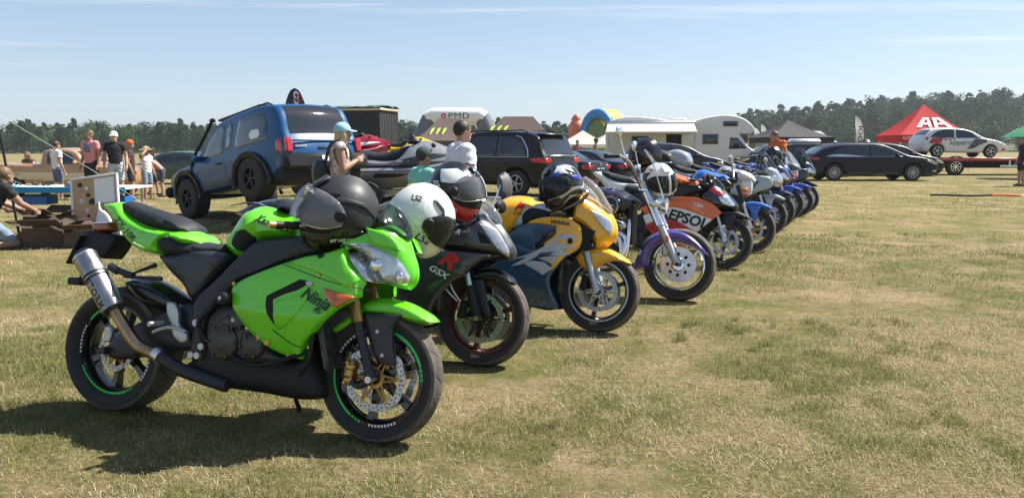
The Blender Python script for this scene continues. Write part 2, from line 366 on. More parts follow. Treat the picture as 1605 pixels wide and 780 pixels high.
D['gsx','nose']=[(0.977,0.768),(1.19,0.855),(1.342,0.896),(1.445,0.93),(1.535,0.878),(1.606,0.787),(1.643,0.715),(1.637,0.684),(1.547,0.684),(1.468,0.688),(1.392,0.697),(1.2,0.696),(1.004,0.688)]
D['gsx','headlight']=[(1.466,0.881),(1.529,0.871),(1.6,0.78),(1.632,0.719),(1.63,0.688),(1.596,0.71),(1.511,0.812)]
D['gsx','grille']=[(1.449,0.833),(1.492,0.815),(1.536,0.759),(1.474,0.764)]
D['gsx','screen']=[(1.296,0.912),(1.369,0.975),(1.424,0.988),(1.481,0.941),(1.519,0.879),(1.424,0.916)]
D['gsx','fairing']=[(0.685,0.557),(0.856,0.677),(1.05,0.713),(1.243,0.709),(1.431,0.701),(1.59,0.693),(1.498,0.666),(1.428,0.609),(1.386,0.557),(1.318,0.515),(1.212,0.459),(1.126,0.407),(1.015,0.259),(0.939,0.096),(0.718,0.079),(0.571,0.228)]
D['gsx','fender']=[(1.361,0.547),(1.414,0.582),(1.468,0.596),(1.548,0.592),(1.625,0.561),(1.659,0.535),(1.572,0.542),(1.467,0.545)]
D['gsx','fendside']=[(1.398,0.54),(1.482,0.545),(1.5,0.452),(1.537,0.318),(1.483,0.322),(1.427,0.42)]
D['gsx','tail']=[(-0.578,0.924),(-0.392,1.004),(-0.216,1.025),(0.071,0.927),(0.111,0.855),(0.004,0.821),(-0.204,0.867),(-0.335,0.886)]
D['gsx','seat']=[(-0.263,0.999),(-0.213,1.026),(-0.015,0.982),(0.127,0.955),(0.145,0.913),(0.067,0.893),(-0.062,0.929),(-0.24,0.973)]
D['gsx','tank']=[(0.179,0.832),(0.317,0.942),(0.505,0.988),(0.739,0.952),(0.97,0.877),(1.021,0.769),(0.801,0.708),(0.432,0.673),(0.236,0.728)]
D['gsx','PTS']=[(1.377,0.577),(1.447,0.395),(1.486,0.297),(1.027,0.896),(1.297,1.061),(1.133,0.601)]
D['cbr','tank']=[(0.593,0.843),(0.65,0.922),(0.729,0.968),(0.87,0.975),(0.961,0.953),(1.067,0.912),(1.123,0.871),(1.011,0.859),(0.922,0.857),(0.881,0.779),(0.801,0.685),(0.746,0.683),(0.66,0.758)]
D['cbr','trim']=[(0.894,0.84),(0.937,0.884),(1.03,0.886),(1.11,0.859),(1.078,0.821),(0.975,0.808),(0.898,0.768)]
D['cbr','bluetop']=[(0.671,0.585),(0.777,0.671),(0.945,0.776),(1.155,0.768),(1.194,0.741),(1.15,0.67),(1.001,0.57),(0.831,0.426),(0.681,0.419)]
D['cbr','recess']=[(0.999,0.598),(1.042,0.693),(1.151,0.739),(1.176,0.716),(1.126,0.668),(1.033,0.585)]
D['cbr','upper']=[(0.935,0.771),(0.988,0.801),(1.113,0.828),(1.267,0.813),(1.345,0.765),(1.352,0.64),(1.303,0.578),(1.215,0.538),(1.066,0.625),(1.167,0.712),(1.165,0.759),(1.057,0.774)]
D['cbr','fairing']=[(0.682,0.513),(0.828,0.591),(1.006,0.57),(1.146,0.664),(1.211,0.712),(1.35,0.763),(1.347,0.639),(1.308,0.578),(1.271,0.558),(1.173,0.447),(1.134,0.366),(1.197,0.176),(1.17,0.151),(0.975,0.166),(0.752,0.185),(0.544,0.268)]
D['cbr','slash']=[(1.212,0.708),(1.345,0.694),(1.262,0.668),(1.324,0.656),(1.24,0.625),(1.336,0.611),(1.218,0.592),(1.282,0.558),(1.183,0.535),(1.167,0.479),(1.03,0.528),(0.911,0.467),(0.838,0.454),(0.962,0.525),(0.835,0.501),(0.989,0.555),(1.111,0.625)]
D['cbr','slash2']=[(0.992,0.499),(1.09,0.494),(1.159,0.451),(1.085,0.401),(1.025,0.435),(0.935,0.477)]
D['cbr','nose']=[(1.253,0.809),(1.265,0.936),(1.308,1.021),(1.377,0.976),(1.466,0.912),(1.53,0.849),(1.562,0.762),(1.555,0.707),(1.498,0.645),(1.444,0.601),(1.407,0.688),(1.341,0.769)]
D['cbr','headlight']=[(1.402,0.892),(1.484,0.856),(1.533,0.825),(1.554,0.765),(1.543,0.709),(1.488,0.772)]
D['cbr','intake']=[(1.336,0.772),(1.446,0.739),(1.403,0.658),(1.443,0.609),(1.378,0.588),(1.333,0.642)]
D['cbr','screen']=[(1.277,1.032),(1.289,1.094),(1.312,1.104),(1.393,1.034),(1.455,0.94),(1.507,0.866),(1.397,0.953)]
D['cbr','fender']=[(1.286,0.542),(1.336,0.601),(1.436,0.614),(1.541,0.595),(1.68,0.522),(1.545,0.53),(1.461,0.503),(1.397,0.453),(1.332,0.487)]
D['cbr','PTS']=[(1.364,0.458),(1.462,0.302),(0.82,0.858),(0.885,0.941),(1.174,1.055),(1.017,0.196),(1.086,0.186),(1.246,0.789)]
D['cruiser','fender']=[(1.33,0.27),(1.37,0.398),(1.449,0.533),(1.592,0.601),(1.743,0.595),(1.861,0.526),(1.97,0.408),(1.863,0.487),(1.695,0.542),(1.573,0.526),(1.502,0.484),(1.45,0.396),(1.438,0.293)]
D['cruiser','PTS']=[(1.415,0.888),(1.729,0.29),(1.108,0.812),(1.288,0.685),(1.261,0.655),(1.274,0.398),(1.54,0.879),(1.192,1.459),(1.234,1.2),(1.336,0.886),(1.113,1.309),(1.463,1.059),(1.373,1.286),(1.383,1.326),(1.554,0.93),(0.069,1.01),(-0.091,0.867),(0.253,0.911),(1.609,0.486),(1.088,0.638),(1.364,0.317)]
D['repsol','orange']=[(0.468,0.633),(0.717,0.749),(1.092,0.771),(1.283,0.704),(1.376,0.614),(1.277,0.526),(0.822,0.65),(0.545,0.562)]
D['repsol','white']=[(0.51,0.553),(0.822,0.656),(1.284,0.533),(1.118,0.385),(0.764,0.539),(0.552,0.452)]
D['repsol','red']=[(0.537,0.437),(0.763,0.546),(1.117,0.392),(1.099,0.341),(0.917,0.306),(0.629,0.346)]
D['repsol','tail']=[(0.007,1.111),(0.318,0.979),(0.732,0.837),(0.806,0.801),(0.441,0.756),(0.133,0.901)]
D['repsol','tank']=[(0.701,0.831),(0.807,0.892),(0.985,0.909),(1.2,0.84),(1.238,0.784),(1.028,0.75),(0.742,0.744)]
D['repsol','nose']=[(1.111,0.803),(1.266,0.928),(1.337,0.901),(1.459,0.788),(1.531,0.704),(1.519,0.668),(1.383,0.658),(1.171,0.71)]
D['repsol','fender']=[(1.261,0.473),(1.313,0.547),(1.417,0.565),(1.578,0.52),(1.455,0.494),(1.375,0.419)]
D['repsol','PTS']=[(1.289,0.542),(1.371,0.28)]
# ------------------------------------------------------------------ ground
def ground_material():
    m = bpy.data.materials.new('dry_meadow'); m.use_nodes = True; t = m.node_tree; b = t.nodes['Principled BSDF']; b.inputs['Roughness'].default_value = .95; b.inputs['Specular IOR Level'].default_value = .1
    g = t.nodes.new('ShaderNodeTexCoord')
    def noise(sc, det=8, ro=.6):
        n = t.nodes.new('ShaderNodeTexNoise'); n.inputs['Scale'].default_value = sc; n.inputs['Detail'].default_value = det; n.inputs['Roughness'].default_value = ro
        t.links.new(g.outputs['Object'], n.inputs[0]); return n.outputs[0]
    def ramp(v, *st):
        r = t.nodes.new('ShaderNodeValToRGB'); e = r.color_ramp.elements
        while len(e) < len(st): e.new(.5)
        for k, (p, c) in enumerate(st): e[k].position = p; e[k].color = (*c, 1)
        t.links.new(v, r.inputs[0]); return r.outputs[0]
    def mixc(f, a, c, mode='MIX'):
        x = t.nodes.new('ShaderNodeMix'); x.data_type = 'RGBA'; x.blend_type = mode
        if isinstance(f, float): x.inputs[0].default_value = f
        else: t.links.new(f, x.inputs[0])
        t.links.new(a, x.inputs[6]); t.links.new(c, x.inputs[7]); return x.outputs[2]
    straw = ramp(noise(26, 10, .75), (.3, (.12, .09, .045)), (.52, (.29, .225, .12)), (.75, (.44, .36, .21)))
    green = ramp(noise(30, 10, .75), (.3, (.06, .07, .022)), (.6, (.175, .172, .06)), (.8, (.3, .275, .125)))
    mask = ramp(noise(1.4, 10, .75), (.42, (0, 0, 0)), (.58, (1, 1, 1)))
    soil = ramp(noise(40, 10, .7), (.3, (.22, .15, .095)), (.7, (.5, .38, .255)))
    smask = ramp(noise(.45, 10, .7), (.53, (0, 0, 0)), (.63, (.9, .9, .9)))
    c = mixc(mask, straw, green); c = mixc(smask, c, soil)
    big = ramp(noise(.05, 4, .6), (.35, (.86, .9, .8)), (.65, (1.06, 1.0, .94)))
    c = mixc(1.0, c, big, 'MULTIPLY')
    t.links.new(c, b.inputs['Base Color'])
    bp = t.nodes.new('ShaderNodeBump'); bp.inputs['Strength'].default_value = .9; bp.inputs['Distance'].default_value = .03
    t.links.new(noise(38, 10, .8), bp.inputs['Height']); t.links.new(bp.outputs[0], b.inputs['Normal'])
    return m
xs = np.unique(np.concatenate([np.linspace(-14, 16, 151), np.linspace(-60, 60, 61), np.linspace(-900, 900, 37)]).round(3))
ys = np.unique(np.concatenate([np.linspace(-3, 24, 136), np.linspace(-20, 80, 51), np.linspace(-300, 1100, 29)]).round(3))
X, Y = np.meshgrid(xs, ys); Z = gzf(X, Y)
def vnoise(x, y, s, seed):
    r_ = np.random.default_rng(seed); T = r_.random((64, 64)); u, v = x/s, y/s; i, j = np.floor(u).astype(int), np.floor(v).astype(int); fu, fv = S(u-i), S(v-j)
    a, b, c, d = T[i % 64, j % 64], T[(i+1) % 64, j % 64], T[i % 64, (j+1) % 64], T[(i+1) % 64, (j+1) % 64]
    return a*(1-fu)*(1-fv)+b*fu*(1-fv)+c*(1-fu)*fv+d*fu*fv
near = np.clip(1-(np.hypot(X, Y-8)/40), 0, 1)
Z = Z - near*(.014*vnoise(X, Y, 1.1, 1)+.01*vnoise(X, Y, .4, 2))
nx = len(xs); GF = [(j*nx+i, j*nx+i+1, (j+1)*nx+i+1, (j+1)*nx+i) for j in range(len(ys)-1) for i in range(nx-1)]
gr = obj('ground', np.stack([X.ravel(), Y.ravel(), Z.ravel()], 1), GF, ground_material(), None, True, 0); gr['kind'] = 'structure'

# ------------------------------------------------------------------ grass: short dry blades and green tufts, thinning with distance
def grass():
    P = []
    def scatter(n, y0, y1, pw):
        y = y0+(y1-y0)*rng.random(n)**pw; x = (rng.random(n)*2-1)*(.74*y+1.0); return x, y
    bx, by = [], []
    for n, a, c in ((330000, 2.2, 6.0), (150000, 6.0, 12), (80000, 12, 32)):
        x, y = scatter(n, a, c, .75); bx.append(x); by.append(y)
    x = np.concatenate(bx); y = np.concatenate(by); n = len(x)
    patch = .34*vnoise(x, y, 1.5, 11)+.33*vnoise(x, y, .42, 12)+.33*vnoise(x, y, .13, 13)
    bare = .6*vnoise(x, y, 1.9, 14)+.4*vnoise(x, y, .5, 15)
    tuft = vnoise(x, y, .11, 16)
    green = (patch+.22*(rng.random(n)-.5)) > .518
    keep = (rng.random(n) < np.clip(1.0-4.5*np.clip(bare-.49, 0, 1), .1, 1)) | (tuft > .8)
    x, y, green, patch, tuft = x[keep], y[keep], green[keep], patch[keep], tuft[keep]; n = len(x)
    dist = np.hypot(x, y); grow = np.clip(dist/5, 1, 4.2)
    L = (.014+.034*rng.random(n)**1.6)*np.where(green, 1.15, 1.0)*np.where((tuft > .8) & green, 1.3+1.1*np.clip(tuft-.8, 0, 1)*5*rng.random(n), 1)*grow**.35
    wd = (.0005+.0009*rng.random(n))*grow*np.where(green, 1.25, 1)
    az = rng.random(n)*2*np.pi; lean = np.where(green, .25+.75*rng.random(n), .6+.85*rng.random(n))
    dx, dy = np.cos(az)*np.sin(lean), np.sin(az)*np.sin(lean); dz = np.maximum(np.cos(lean), .06)
    wx, wy = -np.sin(az), np.cos(az)
    tw = rng.random(n)*.8-.4; wz = tw
    gzv = gzf(x, y)-.014
    B = np.stack([x, y, gzv], 1); Wv = np.stack([wx, wy, wz], 1)*wd[:, None]
    mid = B+np.stack([dx, dy, dz*1.25], 1)*(L*.55)[:, None]; tip = B+np.stack([dx*1.15, dy*1.15, dz*.85], 1)*L[:, None]
    V = np.empty((n, 5, 3)); V[:, 0] = B-Wv; V[:, 1] = B+Wv; V[:, 2] = mid+Wv*.8; V[:, 3] = mid-Wv*.8; V[:, 4] = tip
    me = bpy.data.meshes.new('grass'); me.vertices.add(n*5); me.vertices.foreach_set('co', V.ravel())
    base = (np.arange(n)*5)[:, None]
    idx = np.concatenate([base+[0, 1, 2, 3], base+[3, 2, 4]], 1).ravel()
    me.loops.add(n*7); me.loops.foreach_set('vertex_index', idx.astype(np.int32))
    ls = (np.arange(n)*7)[:, None]+[0, 4]; me.polygons.add(n*2); me.polygons.foreach_set('loop_start', ls.ravel().astype(np.int32))
    me.update(calc_edges=True)
    v = rng.random(n)[:, None]; h = rng.random(n)[:, None]
    cg = np.array([.12, .14, .04])*(1-h)+np.array([.3, .29, .11])*h; cs = np.array([.28, .215, .11])*(1-h)+np.array([.6, .51, .32])*h
    c = np.where(green[:, None], cg, cs)*(.75+.5*v); rgba = np.ones((n, 5, 4), np.float32); rgba[:, :, :3] = c[:, None, :]
    a = me.color_attributes.new('blade', 'FLOAT_COLOR', 'POINT'); a.data.foreach_set('color', rgba.ravel())
    m = bpy.data.materials.new('grass_blades'); m.use_nodes = True; t = m.node_tree; b = t.nodes['Principled BSDF']; b.inputs['Roughness'].default_value = .7; b.inputs['Specular IOR Level'].default_value = .2
    at = t.nodes.new('ShaderNodeAttribute'); at.attribute_name = 'blade'; t.links.new(at.outputs[0], b.inputs['Base Color'])
    tl = t.nodes.new('ShaderNodeBsdfTranslucent'); t.links.new(at.outputs[0], tl.inputs[0]); mxs = t.nodes.new('ShaderNodeMixShader'); mxs.inputs[0].default_value = .28
    t.links.new(b.outputs[0], mxs.inputs[1]); t.links.new(tl.outputs[0], mxs.inputs[2]); t.links.new(mxs.outputs[0], t.nodes['Material Output'].inputs[0])
    me.materials.append(m); o = bpy.data.objects.new('grass', me); col.objects.link(o)
    tag(o, 'short dry straw coloured grass with green patches across the meadow', 'grass', kind='stuff')
grass()
# ------------------------------------------------------------------ forest on the far side of the meadow
def leaf_mat(name, a, b_):
    m = bpy.data.materials.new(name); m.use_nodes = True; t = m.node_tree; b = t.nodes['Principled BSDF']; b.inputs['Roughness'].default_value = .8; b.inputs['Specular IOR Level'].default_value = .15
    g = t.nodes.new('ShaderNodeTexCoord'); n = t.nodes.new('ShaderNodeTexNoise'); n.inputs['Scale'].default_value = .9; n.inputs['Detail'].default_value = 5; t.links.new(g.outputs['Object'], n.inputs[0])
    oi = t.nodes.new('ShaderNodeObjectInfo'); ad = t.nodes.new('ShaderNodeMath'); ad.operation = 'MULTIPLY_ADD'; ad.inputs[1].default_value = .45; t.links.new(oi.outputs['Random'], ad.inputs[0])
    sb = t.nodes.new('ShaderNodeMath'); sb.operation = 'SUBTRACT'; sb.inputs[1].default_value = .22; t.links.new(n.outputs[0], sb.inputs[0]); t.links.new(sb.outputs[0], ad.inputs[2])
    r = t.nodes.new('ShaderNodeValToRGB'); e = r.color_ramp.elements; e[0].position = .25; e[1].position = .8; e[0].color = (*a, 1); e[1].color = (*b_, 1)
    t.links.new(ad.outputs[0], r.inputs[0]); t.links.new(r.outputs[0], b.inputs['Base Color']); return m
M_pine = leaf_mat('pine_needles', (.008, .038, .014), (.026, .08, .026)); M_leaf = leaf_mat('broad_leaves', (.02, .058, .014), (.062, .118, .03)); M_bark = mat('bark', (.11, .075, .05), .9, var=.3)
def crown_mesh(kind, seed):
    r_ = np.random.default_rng(seed); V, F = [], []
    clumps = []
    if kind == 'pine':
        for k in range(58):
            t = r_.random()**.85; z = .06+.94*t; rad = (.27*(1-t)**.75+.02)*(.5+.7*r_.random()); a = r_.random()*6.28; clumps.append((math.cos(a)*rad, math.sin(a)*rad, z, .045+.07*(1-t)))
    else:
        for k in range(56):
            d = r_.normal(size=3); d /= np.linalg.norm(d); q = r_.random()**.4; clumps.append((d[0]*.34*q, d[1]*.34*q, .52+d[2]*.44*q, .08+.07*r_.random()))
    for cx0, cy0, cz0, cr0 in clumps:
        for k in range(26):
            d = r_.normal(size=3); d /= np.linalg.norm(d); p = np.array([cx0, cy0, cz0])+d*cr0*(.45+.7*r_.random())*[1.15, 1.15, .75]
            u = r_.normal(size=3); u /= np.linalg.norm(u); v = np.cross(u, d+.4*r_.normal(size=3)); v /= np.linalg.norm(v)+1e-9; s = .018+.022*r_.random(); b = len(V)
            V += [p-u*s, p+v*s*.7, p+u*s, p-v*s*.6]; F.append((b, b+1, b+2, b+3))
    return V, F
TREES = []
for k in range(8):
    kd = 'pine' if k < 5 else 'leaf'; V, F = crown_mesh(kd, 40+k); c = obj('crown', V, F, M_pine if kd == 'pine' else M_leaf, None, False)
    t = MB().tube([(0, 0, -.05), (.01, 0, .4), (0, .01, .85)], [.022, .015, .004], 7)
    for q in range(5): a = q*1.3+k; t.tube([(0, 0, .35+.1*q), (.14*math.cos(a), .14*math.sin(a), .42+.1*q)], [.008, .002], 5)
    t = t.build('trunk', M_bark); TREES.append((kd, c, t)); col.objects.unlink(c); col.objects.unlink(t)
def hill(x, y): # rising ground under the forest on the right
    return float(16*S((x-20)/230)*S((y-190)/180))
hx = np.linspace(-700, 900, 81); hy = np.linspace(185, 900, 40); HX, HY = np.meshgrid(hx, hy); HZ = 16*S((HX-20)/230)*S((HY-190)/180)-.5*(HY < 190)-.35
ho = obj('hill', np.stack([HX.ravel(), HY.ravel(), HZ.ravel()], 1), [(j*81+i, j*81+i+1, (j+1)*81+i+1, (j+1)*81+i) for j in range(39) for i in range(80)], mat('forest_floor', (.06, .065, .03), .95, var=.3, vscale=.05)); ho['kind'] = 'structure'
def tree(x, y, h, wd, kd, seed):
    opts = [q for q in TREES if q[0] == kd]; _, c, t = opts[seed % len(opts)]
    o = thing('pine_tree' if kd == 'pine' else 'broadleaf_tree', 'dark green pine in the forest edge beyond the meadow' if kd == 'pine' else 'lighter green broadleaf tree in the forest edge beyond the meadow', 'tree',
              (x, y, max(hill(x, y), 0)-.4), seed*1.7, 'trees of the forest edge')
    o.scale = (h*wd, h*wd, h); share(c, 'crown', o); share(t, 'trunk', o)

def far_forest(spots, kd_p):
    """the deeper rows of the wood read as one mass: one joined mesh"""
    Vs, Fs, off_ = [], [], 0
    r_ = random.Random(9)
    for x, y, h, wd, kd in spots:
        c = [q for q in TREES if q[0] == kd][r_.randrange(3)][1].data; n = len(c.vertices); a = np.empty(n*3); c.vertices.foreach_get('co', a); a = a.reshape(-1, 3); t_ = r_.uniform(0, 6.28)
        q = np.stack([(a[:, 0]*math.cos(t_)-a[:, 1]*math.sin(t_))*h*wd+x, (a[:, 0]*math.sin(t_)+a[:, 1]*math.cos(t_))*h*wd+y, a[:, 2]*h+max(hill(x, y), 0)-.6], 1); Vs.append(q); off_ += n
    V = np.concatenate(Vs); n = len(V)//4; me = bpy.data.meshes.new('forest'); me.vertices.add(len(V)); me.vertices.foreach_set('co', V.ravel()); me.loops.add(len(V)); me.loops.foreach_set('vertex_index', np.arange(len(V), dtype=np.int32)); me.polygons.add(n); me.polygons.foreach_set('loop_start', np.arange(n, dtype=np.int32)*4); me.update(calc_edges=True)
    me.materials.append(M_wood); o = bpy.data.objects.new('forest', me); col.objects.link(o); tag(o, 'dense dark green wood rising behind the forest edge', 'forest', kind='stuff')
M_wood = leaf_mat('wood_foliage', (.008, .036, .014), (.026, .076, .027)); M_wood.node_tree.nodes['Noise Texture'].inputs['Scale'].default_value = .12
# ------------------------------------------------------------------ trees in place
k = 0
rt = random.Random(3)
for d, step, h0 in ((222, 17, 7.6), (240, 15, 8.8), (262, 15, 9.9)):
    u = -90.
    while u < 1010:
        h = h0*rt.uniform(.74, 1.2); tree((u-802)/1206*d, d+rt.uniform(-9, 9), h, rt.uniform(.75, 1.3), 'pine' if rt.random() < .66 else 'leaf', k); u += step*rt.uniform(.7, 1.3); k += 1
for d, step, h0, pl in ((205, 23, 6.0, .1), (228, 21, 8.2, .25), (255, 20, 10.0, .6)):
    u = 1060.
    while u < 1720:
        h = h0*rt.uniform(.8, 1.15)*(1-.35*float(S((1200-u)/140))); tree((u-802)/1206*d, d+rt.uniform(-9, 9), h, rt.uniform(1.05, 1.45), 'pine' if rt.random() < pl else 'leaf', k); u += step*rt.uniform(.7, 1.3); k += 1
spots = []
for d, step, h0 in ((285, 14, 11.0), (315, 14, 12.2), (350, 14, 13), (390, 15, 13.5)):
    u = 1010.
    while u < 1740:
        h = h0*rt.uniform(.82, 1.14)*(1-.4*float(S((1190-u)/160))); spots.append(((u-802)/1206*d, d+rt.uniform(-9, 9), h, rt.uniform(.95, 1.35), 'pine' if rt.random() < .8 else 'leaf')); u += step*rt.uniform(.7, 1.3)
u = -110.
while u < 1010: spots.append(((u-802)/1206*285, 285+rt.uniform(-9, 9), 9.5*rt.uniform(.8, 1.12), rt.uniform(1, 1.4), 'pine' if rt.random() < .6 else 'leaf')); u += 15
far_forest(spots, 0)

# ------------------------------------------------------------------ motorcycle parts
CACHE = {}
def cached(key, fn, name, parent, loc=(0, 0, 0), rot=(0, 0, 0)):
    if key not in CACHE:
        o = fn(); CACHE[key] = o; o.name = name; o.parent = parent; o.location = loc; o.rotation_euler = rot; return o
    return share(CACHE[key], name, parent, loc, rot)
def tyre_fn(rad, wid, rim):
    def fn():
        b = MB(); n = 64; hw = wid/2
        prof = [(rim, -hw*.62), (rim+.012, -hw*.8), (rim+(rad-rim)*.42, -hw*1.0), (rim+(rad-rim)*.62, -hw*1.0), (rim+(rad-rim)*.8, -hw*.86), (rad-.016*wid/.12, -hw*.6), (rad-.005*wid/.12, -hw*.3), (rad, 0)]
        prof = prof+[(r_, -y) for r_, y in prof[-2::-1]]
        V, F, I = [], [], []
        for k in range(n):
            a = 2*math.pi*k/n
            for r_, y in prof: V.append((r_*math.cos(a), y, r_*math.sin(a)))
        m = len(prof)
        for k in range(n):
            for j in range(m-1): F.append((k*m+j, k*m+j+1, ((k+1) % n)*m+j+1, ((k+1) % n)*m+j)); I.append(1 if 3 <= j <= m-5 else 0)
        # cut tread grooves: thin sunken strips, proud by a hair so they read as dark lines
        for k in range(16):
            a0 = 2*math.pi*k/16
            for sg in (-1, 1):
                st = [(a0+(.16 if sg > 0 else 0)+.05*q, sg*hw*(.12+.2*q)) for q in range(5)]; b0 = len(V)
                for q, (a, y) in enumerate(st):
                    f = abs(y)/hw; r_ = np.interp(f, [0, .3, .6, .86, 1], [rad, rad-.005*wid/.12, rad-.016*wid/.12, rim+(rad-rim)*.8, rim+(rad-rim)*.62])+.0012
                    for e in (-.011, .011): V.append((r_*math.cos(a+e*(1-.1*q)), y, r_*math.sin(a+e*(1-.1*q))))
                for q in range(4):
                    f = (b0+2*q, b0+2*q+1, b0+2*q+3, b0+2*q+2); F.append(f); I.append(0)
        return obj('tyre', V, F, [M_rub, M_tread], None, True, 50, I)
    return fn
def rim_fn(rim, wid, spokes, m, hub=.035, tw=0):
    def fn():
        b = MB(); hw = wid/2*.62
        b.lathe([(rim+.004, -hw), (rim-.012, -hw-.002), (rim-.022, -hw*.75), (rim-.03, -hw*.3), (rim-.03, hw*.3), (rim-.022, hw*.75), (rim-.012, hw+.002), (rim+.004, hw)], 64)
        b.lathe([(.012, -hw*.95), (hub, -hw*.95), (hub+.006, -hw*.5), (hub+.006, hw*.5), (hub, hw*.95), (.012, hw*.95)], 28, None, True)
        for k in range(spokes):
            a = 2*math.pi*k/spokes+.35; M = Matrix.Rotation(-a, 4, 'Y')
            V = []
            for x, h_, t_ in ((hub-.004, .019, .028), ((hub+rim)/2, .012, .02), (rim-.026, .017, .026)):
                for z, y in ((-h_, -t_), (h_, -t_), (h_, t_), (-h_, t_)): V.append((x, y, z+tw*(x-hub)))
            F = [(i*4+j, i*4+(j+1) % 4, (i+1)*4+(j+1) % 4, (i+1)*4+j) for i in range(2) for j in range(4)]
            b.add(V, F, M)
        return b.build('rim', m, None, True, 35)
    return fn
def wave_disc_fn(ro, ri, lobes, amp):
    def fn():
        n = 120; V, F = [], []
        for sy in (-.0025, .0025):
            for k in range(n):
                a = 2*math.pi*k/n; w_ = amp*math.cos(lobes*a); V += [((ro+w_)*math.cos(a), sy, (ro+w_)*math.sin(a)), ((ri+w_*.6)*math.cos(a), sy, (ri+w_*.6)*math.sin(a))]
        for k in range(n):
            a, b, c, d = 2*k, 2*k+1, 2*((k+1) % n)+1, 2*((k+1) % n); o = 2*n
            F += [(a, d, c, b), (a+o, b+o, c+o, d+o), (a, a+o, d+o, d), (b, c, c+o, b+o)]
        I = [0]*len(F); mb = MB(); mb.V, mb.F, mb.I = [tuple(v) for v in V], F, I; mb.mi = 1
        cnt = 40
        for k in range(cnt):
            for q, rr in enumerate((.28, .72) if k % 2 else (.5,)):
                a = 2*math.pi*(k+.15*q)/cnt; rc = ri+(ro-ri)*rr; c = (rc*math.cos(a), rc*math.sin(a))
                for sy in (-.0032, .0032):
                    b0 = len(mb.V); mb.V += [(c[0]+.0042*math.cos(t*math.pi/3), sy, c[1]+.0042*math.sin(t*math.pi/3)) for t in range(6)]
                    mb.F.append(tuple(b0+t for t in range(6))); mb.I.append(1)
        return obj('brake_disc', mb.V, mb.F, [M_disc, M_hole], None, True, 30, mb.I)
    return fn
def carrier_fn(ri, m, n=6):
    def fn():
        b = MB(); b.lathe([(.028, -.003), (.046, -.003), (.046, .003), (.028, .003)], 24, None, True)
        for k in range(n):
            a = 2*math.pi*k/n
            for s in (-.35, .35):
                p0 = Vector((.042*math.cos(a+s), 0, .042*math.sin(a+s))); p1 = Vector(((ri+.004)*math.cos(a), 0, (ri+.004)*math.sin(a))); b.tube([p0, p1], .0055, 6)
            b.tube([((ri+.004)*math.cos(a), -.006, (ri+.004)*math.sin(a)), ((ri+.004)*math.cos(a), .006, (ri+.004)*math.sin(a))], .009, 10)
        return b.build('disc_carrier', m, None, True, 35)
    return fn
def caliper(parent, x, y, z, ang, m):
    b = MB(); M = Matrix.Translation((x, y, z)) @ Matrix.Rotation(R(ang), 4, 'Y')
    b.box((0, 0, 0), (.042, .05, .115), M, .008); b.box((.004, -.004, .03), (.05, .06, .035), M, .01); b.box((.004, -.004, -.03), (.05, .06, .035), M, .01)
    for s in (-.045, .045): b.tube([M @ Vector((-.01, -.034, s)), M @ Vector((-.01, .02, s))], .008, 8)
    return b.build('brake_caliper', m, parent)
def wheel(parent, name, x, rad, wid, rim, spokes, rimm, discs=(), disc_r=.15, carr=M_gold, tape=None, key='', lobes=10, amp=.003, tw=0):
    w_ = cached(('rim', rim, wid, spokes, rimm.name, tw), rim_fn(rim, wid, spokes, rimm, tw=tw), name, parent, (x, 0, rad))
    cached(('tyre', rad, wid, rim), tyre_fn(rad, wid, rim), 'tyre', w_)
    ri = disc_r*.78
    for y in discs:
        cached(('disc', disc_r, lobes, amp), wave_disc_fn(disc_r, ri, lobes, amp), 'brake_disc', w_, (0, y, 0))
        cached(('carr', ri, carr.name), carrier_fn(ri, carr), 'disc_carrier', w_, (0, y, 0))
    if tape:
        hw = wid/2*.62
        for sy in (-1, 1):
            for a0, a1, m in tape:
                n = max(3, int((a1-a0)/4)); V, F = [], []
                for k in range(n+1):
                    a = R(a0+(a1-a0)*k/n)
                    for rr, yy in ((rim+.0035, hw+.002), (rim-.0095, hw+.0035)): V.append((rr*math.cos(a), sy*yy, rr*math.sin(a)))
                F = [(2*k, 2*k+1, 2*k+3, 2*k+2) for k in range(n)]; obj('rim_tape', V, F, m, w_)
    return w_
def dash(a0, a1, n, m, duty=.6):
    s = (a1-a0)/n; return [(a0+s*k, a0+s*(k+duty), m) for k in range(n)]
def fork(parent, top, axle, up_m, lo_m, ysp=.1, rt=.026, rl=.02, split=.55, over=.02):
    T, A = Vector((top[0], 0, top[1])), Vector((axle[0], 0, axle[1]))
    for sy in (-1, 1):
        o = Vector((0, sy*ysp, 0)); mid = T.lerp(A, split)
        MB().tube([T+o, T.lerp(mid, .98)+o, mid+o], [rt, rt, rt*1.12], 14).build('fork_tube', up_m, parent)
        MB().tube([mid+o, T.lerp(A, .9)+o, A+o+Vector((.0, 0, 0))], [rl, rl, rl*1.25], 14).build('fork_leg', lo_m, parent)
    MB().tube([A+Vector((0, -ysp-.03, 0)), A+Vector((0, ysp+.03, 0))], .016, 12).build('axle', M_steel, parent)
def side_stand(parent, x, z0):
    MB().tube([(x, .12, z0), (x-.06, .3, .06), (x-.1, .32, .058)], [.012, .011, .018], 8).build('side_stand', M_black, parent)
